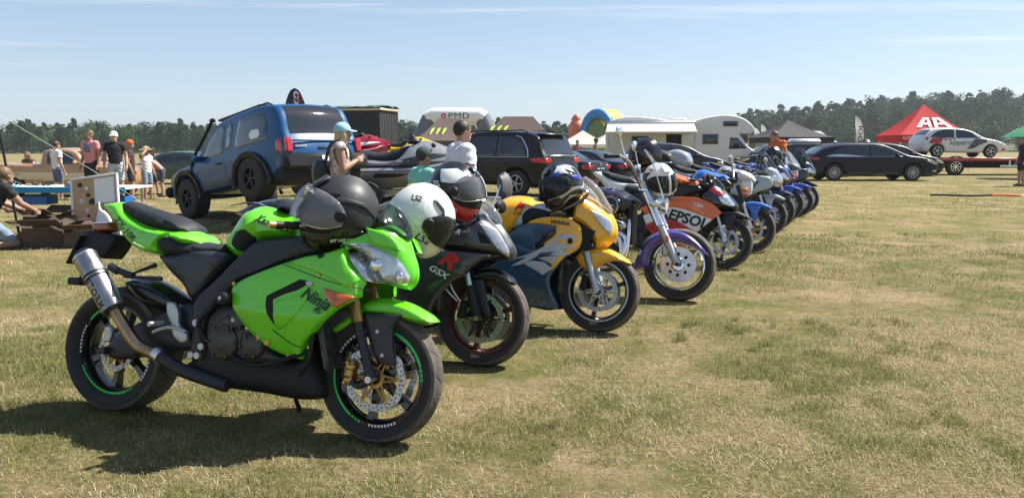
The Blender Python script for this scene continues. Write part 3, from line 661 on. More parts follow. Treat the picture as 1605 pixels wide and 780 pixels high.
def grips(parent, x, z, dx=-.03, w_=.33, m=M_black, rise=0, weights=M_alu):
    for sy in (-1, 1):
        MB().tube([(x+.03, sy*.11, z-.01), (x, sy*.2, z+rise), (x+dx, sy*w_, z-.012+rise)], .011, 8).build('handlebar', M_frame, parent)
        MB().tube([(x+dx*.35, sy*(w_-.12), z-.004+rise), (x+dx, sy*w_, z-.012+rise)], .018, 12).build('grip', m, parent)
        MB().tube([(x+dx, sy*w_, z-.012+rise), (x+dx*1.15, sy*(w_+.025), z-.013+rise)], .016, 12).build('bar_end', weights, parent)
        MB().tube([(x+.035, sy*.17, z), (x+.055, sy*.25, z-.005), (x+.03, sy*(w_-.01), z-.012)], [.008, .007, .006], 8).build('brake_lever' if sy < 0 else 'clutch_lever', M_alu, parent)
def mirrors(parent, x, z, w_=.32, m=M_black, back=-.02, face=M_glass, tall=.12, sx=.085):
    for sy in (-1, 1):
        q = MB().tube([(x, sy*.13, z), (x-.01, sy*w_*.75, z+tall*.8), (x+back, sy*w_, z+tall)], [.011, .008, .01], 8)
        q.ball((x+back, sy*(w_+.02), z+tall+.01), (.028, sx, .045), 14, 8); mm = q.build('mirror', m, parent)
        MB().ball((x+back-.022, sy*(w_+.02), z+tall+.01), (.01, sx*.86, .036), 12, 8).build('mirror_glass', M_refl, mm)
def engine(parent, P, wd=.17):
    Pa = np.array(P); sh = Shape(P, wd, .05, .1, .03); solid('engine_block', sh, M_engine, parent, 0, 2)
    c = Pa.mean(0)
    for dx, dz, r_ in ((-.06, -.02, .085), (.1, -.03, .06), (.02, .09, .05)):
        b = MB().lathe([(.0, -.03), (r_*.75, -.028), (r_*.95, -.018), (r_, 0)], 24); cov = b.build('engine_cover', M_engine, parent); cov.location = (c[0]+dx, -wd-.002, c[1]+dz)
        for k in range(6): cached('cover_bolt', lambda: MB().lathe([(0, -.006), (.006, -.006), (.006, .006)], 6).build('cover_bolt', M_engine), 'cover_bolt', cov, (r_*.86*math.cos(k*1.05), -.028, r_*.86*math.sin(k*1.05)))
    for k in range(9):
        MB().box((c[0]+.12, 0, c[1]-.02+.022*k), (.2, wd*2.05, .006), None, .002).build('cooling_fin', M_engine, parent)
def bike_root(name, label, O, yaw, lean, group='motorcycles parked in a row'):
    a, t = R(yaw), R(lean); ex = Vector((math.cos(a), math.sin(a), 0)); l = Vector((-math.sin(a), math.cos(a), 0)); z = Vector((0, 0, 1))
    ey = l*math.cos(t)-z*math.sin(t); ez = z*math.cos(t)+l*math.sin(t)
    o = thing(name, label, 'motorcycle', group=group)
    o.matrix_world = Matrix(((ex.x, ey.x, ez.x, O[0]), (ex.y, ey.y, ez.y, O[1]), (ex.z, ey.z, ez.z, gz(O[0], O[1])-.012), (0, 0, 0, 1)))
    return o
def lin(x0, w0, x1, w1): return lambda x, z: w0+(w1-w0)*np.clip((x-x0)/(x1-x0), 0, 1)

# ------------------------------------------------------------------ the lime green sports bike
P_lime = paint('lime_green_paint', (.13, .62, .01)); M_carbon = mat('dark_side_cover', (.022, .027, .034), .36, var=.15, vscale=30)
def green_bike():
    d = lambda k: D['green', k]
    g = bike_root('sport_motorcycle', 'lime green sports motorcycle with steel exhaust can and a matte black helmet on its bars', (-2.031, 3.843), -17.311, 10)
    WB = 1.4716
    tape_f = dash(-62, -100, 9, M_white) + [(20, 75, M_greenprint)] + dash(20, -2, 4, M_greenprint) + [(172, 232, M_greenprint)] + dash(232, 252, 4, M_greenprint) + dash(120, 165, 9, M_white)
    wheel(g, 'front_wheel', WB+.005, .306, .122, .224, 6, M_gloss, (-.062, .062), .152, M_gold, tape_f, amp=.0045)
    tape_r = [(205, 290, M_greenprint)] + dash(290, 305, 3, M_greenprint) + [(95, 140, M_greenprint)] + dash(150, 190, 8, M_white) + dash(320, 350, 6, M_white)
    wheel(g, 'rear_wheel', 0, .322, .19, .226, 6, M_gloss, (-.05,), .108, M_gold, tape_r, lobes=8, amp=.004)
    # tail, seats, tank
    sh = Shape(d('tail'), lin(-.14, .085, .35, .15), .035, .06, .02); solid('tail_cowl', sh, P_lime, g, .01, 6)
    text_on('lettering', 'ZX-10R', .05, sh, (.055, .94), -38, M_ink, g, .004, .3, .0006, sx=1.1)
    sp = Shape(d('pseat'), lin(-.05, .07, .4, .13), .05, .05, .02); solid('passenger_seat', sp, M_seat, g, .012, 6)
    sp = Shape(d('rseat'), lin(.25, .15, .62, .11), .05, .07, .02); solid('rider_seat', sp, M_seat, g, .012, 6)
    solid('seat_subframe', Shape(d('subframe'), lin(.25, .11, .7, .15), .03, .08, .03), M_carbon, g, 0, 2)
    st = Shape(d('tank'), lin(.64, .13, .9, .19), .11, .05, .02); tk = solid('fuel_tank', st, P_lime, g, .02, 8)
    panel('tank_pad', d('tankpad'), st, M_seat, tk, .006, .01, .02, off=.006, both=True)
    text_on('lettering', 'Kawasaki', .052, st, (.955, .985), -15, M_ink, tk, .003, 0, .0012, sx=1.05)
    MB().lathe([(.0, .0), (.05, 0), (.055, .004), (.055, .014)], 28).build('fuel_cap', M_black, tk).matrix_local = Matrix.Translation((.93, 0, 1.064)) @ Matrix.Rotation(R(-90-12), 4, 'X') @ Matrix.Translation((0, -.008, 0))
    fr = Shape(d('frame'), lin(.5, .15, 1.2, .17), .03, .1, .025); solid('main_frame', fr, M_frame, g, 0, 2)
    for x, z in ((.56, .5), (.6, .39), (.58, .345), (.545, .345)):
        MB().lathe([(0, -.012), (.016, -.012), (.019, -.006), (.019, .01)], 14).build('frame_bolt', M_alu, g).location = (x, -.152, z)
    # fairing: gently bulging side panels with rolled edges
    def yf(x, z):
        cl = .575-.05*(x-1.0)                      # crease along the flank, tucked under below it
        return .25-.16*np.clip(z-cl, 0, 1)-.42*np.clip(cl-z, 0, 1)-.03*np.clip((.95-x)/.2, 0, 1)-.085*np.clip((x-1.34)/.27, 0, 1)**1.4
    edge = {1.479: 1.345, 1.511: 1.372, 1.538: 1.4, 1.574: 1.445, 1.566: 1.45, 1.497: 1.44}
    fp = panel('side_fairing', [(edge.get(x, x), z) for x, z in d('fairing')], yf, P_lime, g, .02, .03, .022)
    for q, f_ in enumerate(fp[:1]):
        panel('fairing_vent', d('vent'), yf, M_hole, f_, .004, .01, .02, off=.003, both=False, ang=25)
        panel('upper_fairing', [(1.075, .808), (1.158, .838), (1.247, .857), (1.32, .878), (1.345, .888), (1.372, .836), (1.4, .796), (1.442, .754), (1.43, .735), (1.40, .71), (1.30, .752), (1.17, .79)], yf, P_lime, f_, .014, .02, .02, off=.012, both=False)
        panel('fairing_slot', [(1.19, .728), (1.215, .735), (1.235, .715), (1.2, .705)], yf, M_alu, f_, .002, .004, .02, off=.006, both=False)
        panel('panel_seam', [(1.03, .5), (1.12, .44), (1.165, .43), (1.165, .434), (1.122, .445), (1.035, .505)], yf, M_ink, f_, .001, .002, .03, off=.0015, both=False)
        panel('turn_signal', d('indicator'), yf, M_amber, f_, .006, .01, .02, off=.012, both=False)
        text_on('lettering', 'Ninja', .075, yf, (1.255, .655), -22, M_ink, f_, .012, .35, .0016, sx=.95)
        text_on('lettering', 'Kx', .034, yf, (1.27, .605), -18, M_ink, f_, .012, .3, .0006)
        for x, z in ((.80, .70), (1.25, .76), (1.41, .72), (1.09, .385)):
            MB().lathe([(0, -.004), (.009, -.004), (.01, .004)], 10).build('fairing_bolt', M_gold, f_).location = (x, -float(yf(np.array([x]), np.array([z]))[0])-.001, z)
        panel('panel_seam', [(1.06, .80), (1.3, .735), (1.52, .70), (1.52, .703), (1.3, .739), (1.06, .804)], yf, M_ink, f_, .001, .002, .03, off=.0015, both=False)
        # bright inner blade beside the vent
        panel('vent_blade', [(1.05, .5), (1.045, .56), (1.05, .635), (1.1, .65), (1.24, .70), (1.18, .60), (1.1, .52)], yf, P_lime, f_, .01, .012, .02, off=.008, both=False)
    sn = Shape([(x if x < 1.4 else 1.4+(x-1.4)*.73, z) for x, z in d('nose')], lambda x, z: .205-.165*np.clip((x-1.3)/.32, 0, 1)**1.4, .035, .016, .018); ns = solid('nose_cowl', sn, P_lime, g, .008, 8)
    hl = panel('headlight', [(1.335, .9), (1.42, .915), (1.5, .892), (1.565, .85), (1.606, .79), (1.618, .757), (1.6, .734), (1.53, .736), (1.45, .746), (1.41, .79), (1.37, .85)], sn, M_refl, ns, .006, .012, .015, off=.003)
    for h_ in hl:
        sd = -1 if h_ == hl[0] else 1
        panel('headlight_lens', [(1.345, .895), (1.42, .909), (1.498, .886), (1.56, .845), (1.6, .788), (1.611, .758), (1.598, .741), (1.53, .743), (1.455, .753), (1.418, .79)], sn, clear('clear_lens', (.9, .93, .95), .16), h_, .004, .008, .02, off=.012, both=False, side=sd)
        for x, z, r_ in ((1.57, .77, .026), (1.48, .82, .032)):
            MB().ball((x, sd*(float(sn.y([(x, z)])[0])+.002), z), (r_, .012, r_), 14, 8).build('bulb_projector', M_chrome, h_)
    panel('winglet', [(x-.1, z) for x, z in d('winglet')], lambda x, z: .165-.35*np.clip(x-1.48, 0, 1), P_lime, ns, .008, .05, .02)
    MB().box((1.585, 0, .79), (.09, .06, .09), None, .02).build('ram_air_intake', M_hole, ns)
    ss = Shape([(x-.03, z) for x, z in d('screen')], .14, .08, .06, .02); solid('windscreen', ss, clear('smoke_screen', (.03, .035, .04), .35), ns, .04, 8)
    solid('belly_pan', Shape(d('belly'), lin(.4, .13, 1.2, .16), .06, .06, .03), M_black, g, 0, 2)
    engine(g, d('engine'))
    MB().box((1.25, 0, .47), (.03, .34, .28), Matrix.Translation((1.25, 0, .47)) @ Matrix.Rotation(R(-14), 4, 'Y') @ Matrix.Translation((-1.25, 0, -.47)), .008).build('radiator', M_engine, g)
    # crash slider and gold fork, caliper, mudguard
    s_ = MB().lathe([(0, -.07), (.02, -.07), (.03, -.062), (.032, -.03), (.024, .03)], 20).build('crash_slider', M_black, g); s_.location = (.775, -.2, .632)
    MB().lathe([(0, -.004), (.009, -.004), (.009, .004)], 10).build('slider_bolt', M_alu, s_).location = (0, -.07, 0)
    fork(g, (1.3, .86), (1.4765, .306), M_gold, M_frame, .104, .028, .021, .55)
    caliper(g, 1.365, -.085, .325, 8, M_gold); caliper(g, 1.365, .085, .325, 8, M_gold)
    MB().tube([(1.4765, -.11, .306), (1.42, -.11, .27), (1.37, -.1, .3)], [.02, .016, .014], 10, sm=3).build('caliper_bracket', M_frame, g)
    MB().tube([(1.25, -.14, .62), (1.22, -.15, .5), (1.27, -.14, .42), (1.34, -.11, .37)], .005, 7, sm=4).build('brake_hose', M_black, g)
    fe = Shape(d('fender'), .072, .02, .062, .02); f_ = solid('front_mudguard', fe, P_lime, g, .018, 8)
    panel('mudguard_side', d('fendside'), .088, M_carbon, g, .012, .02, .025); solid('mudguard_rear', Shape(d('fendrear'), .07, .012, .065, .02), P_lime, f_, .006, 4)
    for x, z in ((1.49, .52), (1.52, .415)): MB().lathe([(0, -.006), (.009, -.005), (.01, .004)], 10).build('mudguard_bolt', M_alu, g).location = (x, -.09, z)
    # rear end
    solid('swingarm', Shape(d('swingarm'), .12, .03, .1, .03), M_frame, g, 0, 2)
    solid('rear_hugger', Shape(d('hugger'), .1, .05, .06, .03), M_gloss, g, .02, 6)
    MB().box((-.03, -.075, .40), (.05, .03, .085), None, .008).build('rear_caliper', M_alu, g)
    MB().tube([(0, -.15, .322), (0, .15, .322)], .02, 14).build('rear_axle', M_frame, g)
    ml = Shape(d('mudflap'), .07, .012, .06, .03); solid('mudflap', ml, M_black, g, 0, 2)
    pc = np.array(d('plate')).mean(0); M = Matrix.Translation((pc[0], 0, pc[1])) @ Matrix.Rotation(R(28), 4, 'Y')
    MB().box((0, 0, 0), (.012, .2, .17), M, .003).build('number_plate', M_black, g)
    MB().box((-.31, -.02, .655), (.09, .07, .04), Matrix.Rotation(0, 4, 'Y'), .008).build('plate_reflector', M_black, g)
    MB().tube([(-.27, 0, .75), (-.3, -.02, .66)], .012, 8).build('reflector_stalk', M_black, g)
    solid('tail_light', Shape(d('taillight'), .05, .015, .04, .02), mat('tail_lamp_lens', (.32, .07, .03), .15, coat=1), g, .01, 4)
    A, B = Vector((-.100, -.2, .795)), Vector((.118, -.2, .53))
    ex = MB().tube([A.lerp(B, .0), A.lerp(B, .02), A.lerp(B, .97), B], [.05, .058, .058, .044], 32, True).build('exhaust_can', mat('worn_steel_can', (.34, .34, .35), .3, metal=1, var=.3, vscale=9, dirt=.2), g)
    MB().tube([A.lerp(B, -.05), A.lerp(B, .0)], [.042, .052], 28).build('exhaust_tip', M_black, ex)
    for t_ in (.36, .42, .03): MB().tube([A.lerp(B, t_), A.lerp(B, t_+.025)], .0605, 32, False).build('can_band', M_black if t_ > .1 else M_steel, ex)
    V, F = text_mesh('STORM', .05, 0, .0012, 1.05); dirv = (B-A).normalized(); up = dirv.cross(Vector((0, 1, 0))).normalized(); VV = []
    for p in V:
        a = p[1]/.0592-.15; rad = Vector((0, -1, 0))*math.cos(a)-up*math.sin(a)*-1; VV.append(A.lerp(B, .68)+dirv*p[0]+rad*.0592)
    obj('lettering', VV, F, M_ink, ex, False)
    MB().tube([(.105, -.2, .545), (.135, -.2, .51), (.24, -.19, .385), (.30, -.18, .352), (.36, -.17, .335)], [.03, .029, .03, .031, .031], 18, sm=5).build('exhaust_link_pipe', M_bronze, g)
    MB().tube([(.35, -.17, .34), (.385, -.17, .325)], .037, 18).build('exhaust_clamp', M_steel, g)
    MB().tube([(.37, -.17, .333), (.5, -.16, .27), (.75, -.14, .215)], .033, 14, sm=4).build('exhaust_mid_pipe', M_frame, g)
    # rear set, footrest, passenger hanger
    panel('footrest_bracket', [(.385, .59), (.43, .585), (.46, .54), (.47, .48), (.515, .455), (.52, .41), (.49, .40), (.44, .43), (.42, .49), (.395, .53)], .165, M_alu, g, .006, .015, .02)
    MB().tube([(.38, -.17, .49), (.37, -.25, .485)], .012, 10).build('footrest', M_alu, g)
    MB().tube([(.33, -.175, .44), (.42, -.175, .47), (.52, -.17, .455)], .009, 8, sm=3).build('brake_pedal', M_alu, g)
    MB().tube([(.31, -.165, .765), (.13, -.165, .70), (.35, -.165, .70)], .012, 8).tube([(.18, -.165, .705), (.08, -.17, .73)], .016, 10).build('passenger_footrest_hanger', M_frame, g)
    MB().tube([(.09, -.17, .725), (.04, -.17, .745)], .02, 10).build('passenger_footrest', M_frame, g)
    MB().tube([(.45, 0, .74), (.5, 0, .5)], .03, 12).build('rear_shock', M_frame, g)
    grips(g, 1.16, .985, -.09, .31, M_black, 0, M_gold)
    mirrorless = MB().tube([(1.3, -.12, .86), (1.3, .12, .86)], .02, 10).box((1.29, 0, .93), (.06, .2, .03), None, .01).build('top_yoke', M_frame, g)
    MB().box((1.4, 0, .99), (.05, .2, .09), None, .02).build('instrument_pod', M_black, g)
    for q, (p0, p1, p2, p3) in enumerate((((.72, -.17, .6), (.82, -.2, .62), (.9, -.19, .54), (.98, -.17, .5)), ((.64, -.17, .42), (.6, -.19, .5), (.66, -.18, .58), (.7, -.16, .66)), ((.8, -.18, .36), (.92, -.2, .33), (1.05, -.19, .36), (1.2, -.15, .42)), ((1.2, -.15, .62), (1.22, -.19, .5), (1.2, -.18, .38), (1.14, -.16, .3)))):
        MB().tube([p0, p1, p2, p3], .011, 8, sm=5).build('coolant_hose', M_black, g)
    for x, z, r_ in ((.94, .46, .012), (.88, .5, .01), (.8, .53, .01), (.99, .44, .014)): MB().lathe([(0, -.014), (r_, -.012), (r_, .01)], 8).build('engine_bolt', M_gold if r_ > .011 else M_alu, g).location = (x, -.19, z)
    panel('engine_side_case', [(.66, .38), (.68, .5), (.76, .56), (.84, .5), (.83, .39), (.75, .35)], .18, mat('bronze_case', (.085, .07, .055), .42, metal=.6, var=.3, vscale=20), g, .02, .03, .02)
    MB().tube([(.93, .1, .22), (.9, .27, .035)], [.01, .012], 8).build('side_stand', M_black, g)
    return g
green_bike()
# ------------------------------------------------------------------ second and third sports bike
P_dark = paint('graphite_paint', (.022, .025, .03), rough=.28); M_maroon = mat('dark_red_rim', (.06, .012, .016), .3, coat=.4)
P_yel = paint('yellow_paint', (.85, .42, .008)); P_blue = paint('petrol_blue_paint', (.012, .055, .11), rough=.3); M_silverp = paint('silver_decal', (.45, .47, .5), rough=.4)
def common_rear(g, wb, tail_m, can=True, tailpts=None, seatpts=None, rim=M_gloss):
    wheel(g, 'rear_wheel', 0, .318, .18, .226, 5, rim, (-.05,), .11, M_alu, amp=.0)
    solid('swingarm', Shape(D['green', 'swingarm'], .12, .03, .1, .04), M_frame, g, 0, 2)
    solid('seat_subframe', Shape(D['green', 'subframe'], lin(.25, .11, .7, .15), .03, .08, .04), M_frame, g, 0, 2)
    solid('tail_cowl', Shape(tailpts or D['green', 'tail'], lin(-.3, .08, .3, .14), .05, .03, .03), tail_m, g, .01, 6)
    solid('passenger_seat', Shape(seatpts or D['green', 'pseat'], .1, .05, .05, .03), M_seat, g, .012, 6)
    solid('rider_seat', Shape(D['green', 'rseat'], lin(.25, .15, .62, .11), .05, .07, .03), M_seat, g, .012, 6)
    MB().tube([(0, -.15, .318), (0, .15, .318)], .02, 12).build('rear_axle', M_frame, g)
    solid('mudflap', Shape([(-.24, .9), (-.05, .87), (-.12, .77), (-.26, .76)], .07, .012, .06, .04), M_black, g, 0, 2)
    MB().box((-.27, 0, .8), (.012, .2, .15), Matrix.Translation((-.27, 0, .8)) @ Matrix.Rotation(R(25), 4, 'Y') @ Matrix.Translation((.27, 0, -.8)), .003).build('number_plate', M_white, g)
    solid('tail_light', Shape([(-.2, .95), (-.1, .97), (-.09, .92), (-.19, .91)], .06, .015, .05, .03), M_red, g, .01, 4)
    if can:
        A, B = Vector((-.05, -.2, .62)), Vector((.32, -.2, .4)); c = MB().tube([A, A.lerp(B, .05), A.lerp(B, .95), B], [.045, .058, .058, .04], 24).build('exhaust_can', M_steel, g)
        MB().tube([B, B.lerp(Vector((.6, -.16, .24)), .5), (.7, -.14, .22)], .03, 12).build('exhaust_mid_pipe', M_frame, g)
    side_stand(g, .9, .22)
def gsx_bike():
    d = lambda k: D['gsx', k]
    g = bike_root('sport_motorcycle', 'dark graphite sports motorcycle with dark red wheel rims and red R lettering', (-1.587, 5.118), -18.311, 10)
    wheel(g, 'front_wheel', 1.465, .304, .12, .222, 3, M_maroon, (-.062, .062), .155, M_black, None, amp=0, tw=.0)
    tail = [(x+.17, z-.02) for x, z in d('tail')]; seat = [(x+.17, z-.02) for x, z in d('seat')]
    common_rear(g, 1.46, P_dark, True, tail, seat, M_maroon)
    tl = Shape(tail, .1, .05, .03, .03)
    panel('tail_trim', [(-.4, .955), (-.22, .985), (.05, .9), (.05, .893), (-.22, .975), (-.4, .945)], tl, M_steel, g, .002, .003, .03, off=.004)
    solid('fuel_tank', Shape([(.55, .8), (.66, .93), (.78, 1.0), (.95, .98), (1.12, .9), (1.1, .8), (.8, .74)], .17, .11, .05, .03), P_dark, g, .02, 8)
    solid('main_frame', Shape(D['green', 'frame'], .16, .03, .1, .03), M_frame, g, 0, 2); engine(g, D['green', 'engine'])
    def yf(x, z): return .215-.085*np.clip((x-1.3)/.28, 0, 1)**1.3-.04*np.clip((.45-z)/.3, 0, 1)
    fp = [(.72, .55), (.86, .68), (1.05, .72), (1.243, .715), (1.43, .705), (1.585, .693), (1.498, .664), (1.428, .609), (1.386, .557), (1.318, .515), (1.25, .45), (1.2, .36), (1.15, .24), (1.0, .2), (.7, .24), (.62, .3)]
    fa = panel('side_fairing', fp, yf, P_dark, g, .02, .03, .025)
    text_on('lettering', 'R', .125, yf, (1.29, .648), -24, M_redprint, fa[0], .004, .35, .006, sx=1.35)
    text_on('lettering', 'GSX', .052, yf, (1.235, .575), -24, M_white, fa[0], .006, .3, .001, sx=1.35)
    panel('panel_seam', [(.9, .69), (1.2, .62), (1.42, .61), (1.42, .614), (1.2, .625), (.9, .695)], yf, M_ink, fa[0], .001, .002, .03, off=.0015, both=False)
    sn = Shape(d('nose'), lambda x, z: .2-.13*np.clip((x-1.3)/.35, 0, 1)**1.4, .06, .04, .022); ns = solid('nose_cowl', sn, P_dark, g, .02, 8)
    hl = panel('headlight', d('headlight'), sn, M_refl, ns, .006, .01, .015, off=.005); panel('intake_grille', d('grille'), sn, M_hole, ns, .004, .006, .02, off=.004)
    for h_, sd in zip(hl, (-1, 1)): panel('headlight_lens', d('headlight'), sn, clear('clear_lens', (.9, .93, .95), .16), h_, .004, .006, .02, off=.012, both=False, side=sd)
    text_on('lettering', 'GSX-R', .042, sn, (1.285, .83), -8, M_white, ns, .004, .3, .0012, sx=1.2)
    solid('windscreen', Shape(d('screen'), .13, .08, .05, .02), clear('clear_screen', (.5, .55, .6), .18), ns, .05, 8)
    solid('front_mudguard', Shape(d('fender'), .07, .02, .06, .02), M_gloss, g, .018, 8); panel('mudguard_side', d('fendside'), .086, M_frame, g, .012, .02, .03)
    fork(g, (1.29, .84), (1.465, .304), M_frame, M_steel, .102, .028, .021, .45)
    MB().tube([(1.40, -.102, .5), (1.465, -.102, .304)], [.03, .03], 12).build('fork_foot', M_black, g)
    caliper(g, 1.36, -.085, .35, 10, M_black); caliper(g, 1.36, .085, .35, 10, M_black)
    for dx in (0, .05): MB().tube([(1.26+dx, -.12, .6), (1.24+dx, -.14, .5), (1.33+dx*.4, -.11, .4)], .005, 7, sm=4).build('brake_hose', M_steel, g)
    MB().box((1.22, 0, .46), (.03, .32, .26), None, .008).build('radiator', M_engine, g)
    grips(g, 1.14, .93, -.09, .31); mirrors(g, 1.45, .9, .3)
    b = MB()
    for k in range(3): a = 2*math.pi*k/3+.35; b.tube([(1.465+.05*math.cos(a), -.03, .304+.05*math.sin(a)), (1.465+.19*math.cos(a), -.03, .304+.19*math.sin(a))], .012, 6)
    return g
gsx_bike()
def cbr_bike():
    d = lambda k: D['cbr', k]
    g = bike_root('sport_motorcycle', 'yellow and petrol blue sports tourer motorcycle with silver slash graphics', (-.762, 6.011), -18.311, 10)
    wheel(g, 'front_wheel', 1.465, .304, .12, .222, 3, M_gloss, (-.062, .062), .148, M_alu, [(0, 180, M_silverp), (180, 360, M_silverp)], amp=0)
    common_rear(g, 1.46, P_yel)
    st = Shape(d('tank'), .19, .12, .04, .025); tk = solid('fuel_tank', st, P_yel, g, .02, 8)
    # red wing emblem: a fan of feathers
    for k in range(5):
        a = R(62-16*k); L = .095-.008*k; c = (.835, .862+.008*k)
        panel('wing_emblem', [(c[0], c[1]), (c[0]+L*.55*math.cos(a)-.008, c[1]+L*.55*math.sin(a)+.008), (c[0]+L*math.cos(a), c[1]+L*math.sin(a)), (c[0]+L*.6*math.cos(a-.18), c[1]+L*.6*math.sin(a-.18))], st, M_redprint, tk, .001, .002, .02, off=.003, both=False)
    text_on('lettering', 'HONDA', .022, st, (.862, .847), 0, M_redprint, tk, .003, 0, .0006)
    panel('frame_trim', d('trim'), .185, M_black, g, .01, .02, .025)
    solid('main_frame', Shape(D['green', 'frame'], .15, .03, .1, .03), M_alu, g, 0, 2); engine(g, D['green', 'engine'], .15)
    def yf(x, z): return .22-.07*np.clip((x-1.2)/.25, 0, 1)**1.4-.05*np.clip((.35-z)/.2, 0, 1)
    fp = [(.62, .46), (.76, .585), (.86, .62), (1.006, .585), (1.146, .67), (1.211, .715), (1.35, .763), (1.347, .639), (1.308, .578), (1.271, .558), (1.173, .447), (1.134, .366), (1.197, .176), (1.17, .151), (.975, .163), (.75, .185), (.6, .26)]
    fa = panel('side_fairing', fp, yf, P_blue, g, .018, .03, .025)
    panel('upper_blue_panel', d('bluetop'), lambda x, z: yf(x, z)-.006, P_blue, g, .016, .02, .025); panel('fairing_recess', d('recess'), lambda x, z: yf(x, z), M_gloss, g, .01, .012, .025, off=.004)
    up = panel('upper_fairing', d('upper'), lambda x, z: yf(x, z)-.002, P_yel, g, .014, .03, .025, off=.004)
    panel('yellow_graphic', [(1.2, .70), (1.345, .755), (1.345, .64), (1.305, .58), (1.26, .555), (1.2, .49), (1.16, .44), (1.13, .53), (1.25, .6), (1.16, .64)], yf, P_yel, fa[0], .002, .003, .03, off=.004, both=False)
    panel('slash_graphic', d('slash'), yf, M_silverp, fa[0], .002, .003, .03, off=.0075, both=False, ang=25); panel('slash_graphic', d('slash2'), yf, M_silverp, fa[0], .002, .003, .03, off=.0035, both=False, ang=25)
    for q in ([(1.215, .665), (1.3, .672), (1.24, .645), (1.16, .63)], [(1.06, .56), (1.17, .575), (1.13, .548), (1.2, .545), (1.08, .53), (1.02, .515)]):
        panel('graphic_fleck', q, yf, P_yel if q[0][0] > 1.1 else P_blue, fa[0], .001, .002, .03, off=.0095, both=False, ang=25)
    text_on('lettering', 'HONDA', .075, yf, (.965, .2), -3, mat('grey_print', (.12, .13, .15), .4), fa[0], .004, 0, .003, sx=1.2)
    text_on('lettering', 'HONDA', .034, lambda x, z: yf(x, z), (1.2, .783), -5, M_ink, up[0], .008, 0, .0016, sx=1.1)
    MB().lathe([(0, -.006), (.02, -.005), (.022, .004)], 14).build('fairing_fastener', M_black, fa[0]).location = (1.275, -float(yf(np.array([1.275]), np.array([.655]))[0])-.008, .655)
    sn = Shape(d('nose'), lambda x, z: .2-.12*np.clip((x-1.26)/.3, 0, 1)**1.4, .06, .04, .022); ns = solid('nose_cowl', sn, P_yel, g, .02, 8)
    hl = panel('headlight', d('headlight'), sn, M_refl, ns, .006, .01, .015, off=.004); panel('air_intake', d('intake'), lambda x, z: .185-.3*np.clip(x-1.33, 0, 1), M_hole, ns, .006, .02, .02)
    for h_, sd in zip(hl, (-1, 1)): panel('headlight_lens', d('headlight'), sn, clear('clear_lens', (.9, .93, .95), .16), h_, .004, .006, .02, off=.011, both=False, side=sd)
    solid('windscreen', Shape(d('screen'), .13, .08, .05, .02), clear('clear_screen', (.5, .55, .6), .18), ns, .05, 8)
    fe = Shape(d('fender'), .085, .03, .062, .02); solid('front_mudguard', fe, P_yel, g, .018, 8)
    fork(g, (1.29, .84), (1.465, .304), M_frame, M_alu, .104, .024, .026, .35); caliper(g, 1.365, -.08, .36, 10, M_black); caliper(g, 1.365, .08, .36, 10, M_black)
    MB().box((1.2, 0, .4), (.03, .3, .26), None, .008).build('radiator', M_engine, g)
    grips(g, 1.13, .955, -.08, .32)
    MB().box((1.2, 0, .9), (.16, .22, .1), None, .03).build('instrument_pod', M_black, g)
gsx = None
cbr_bike()

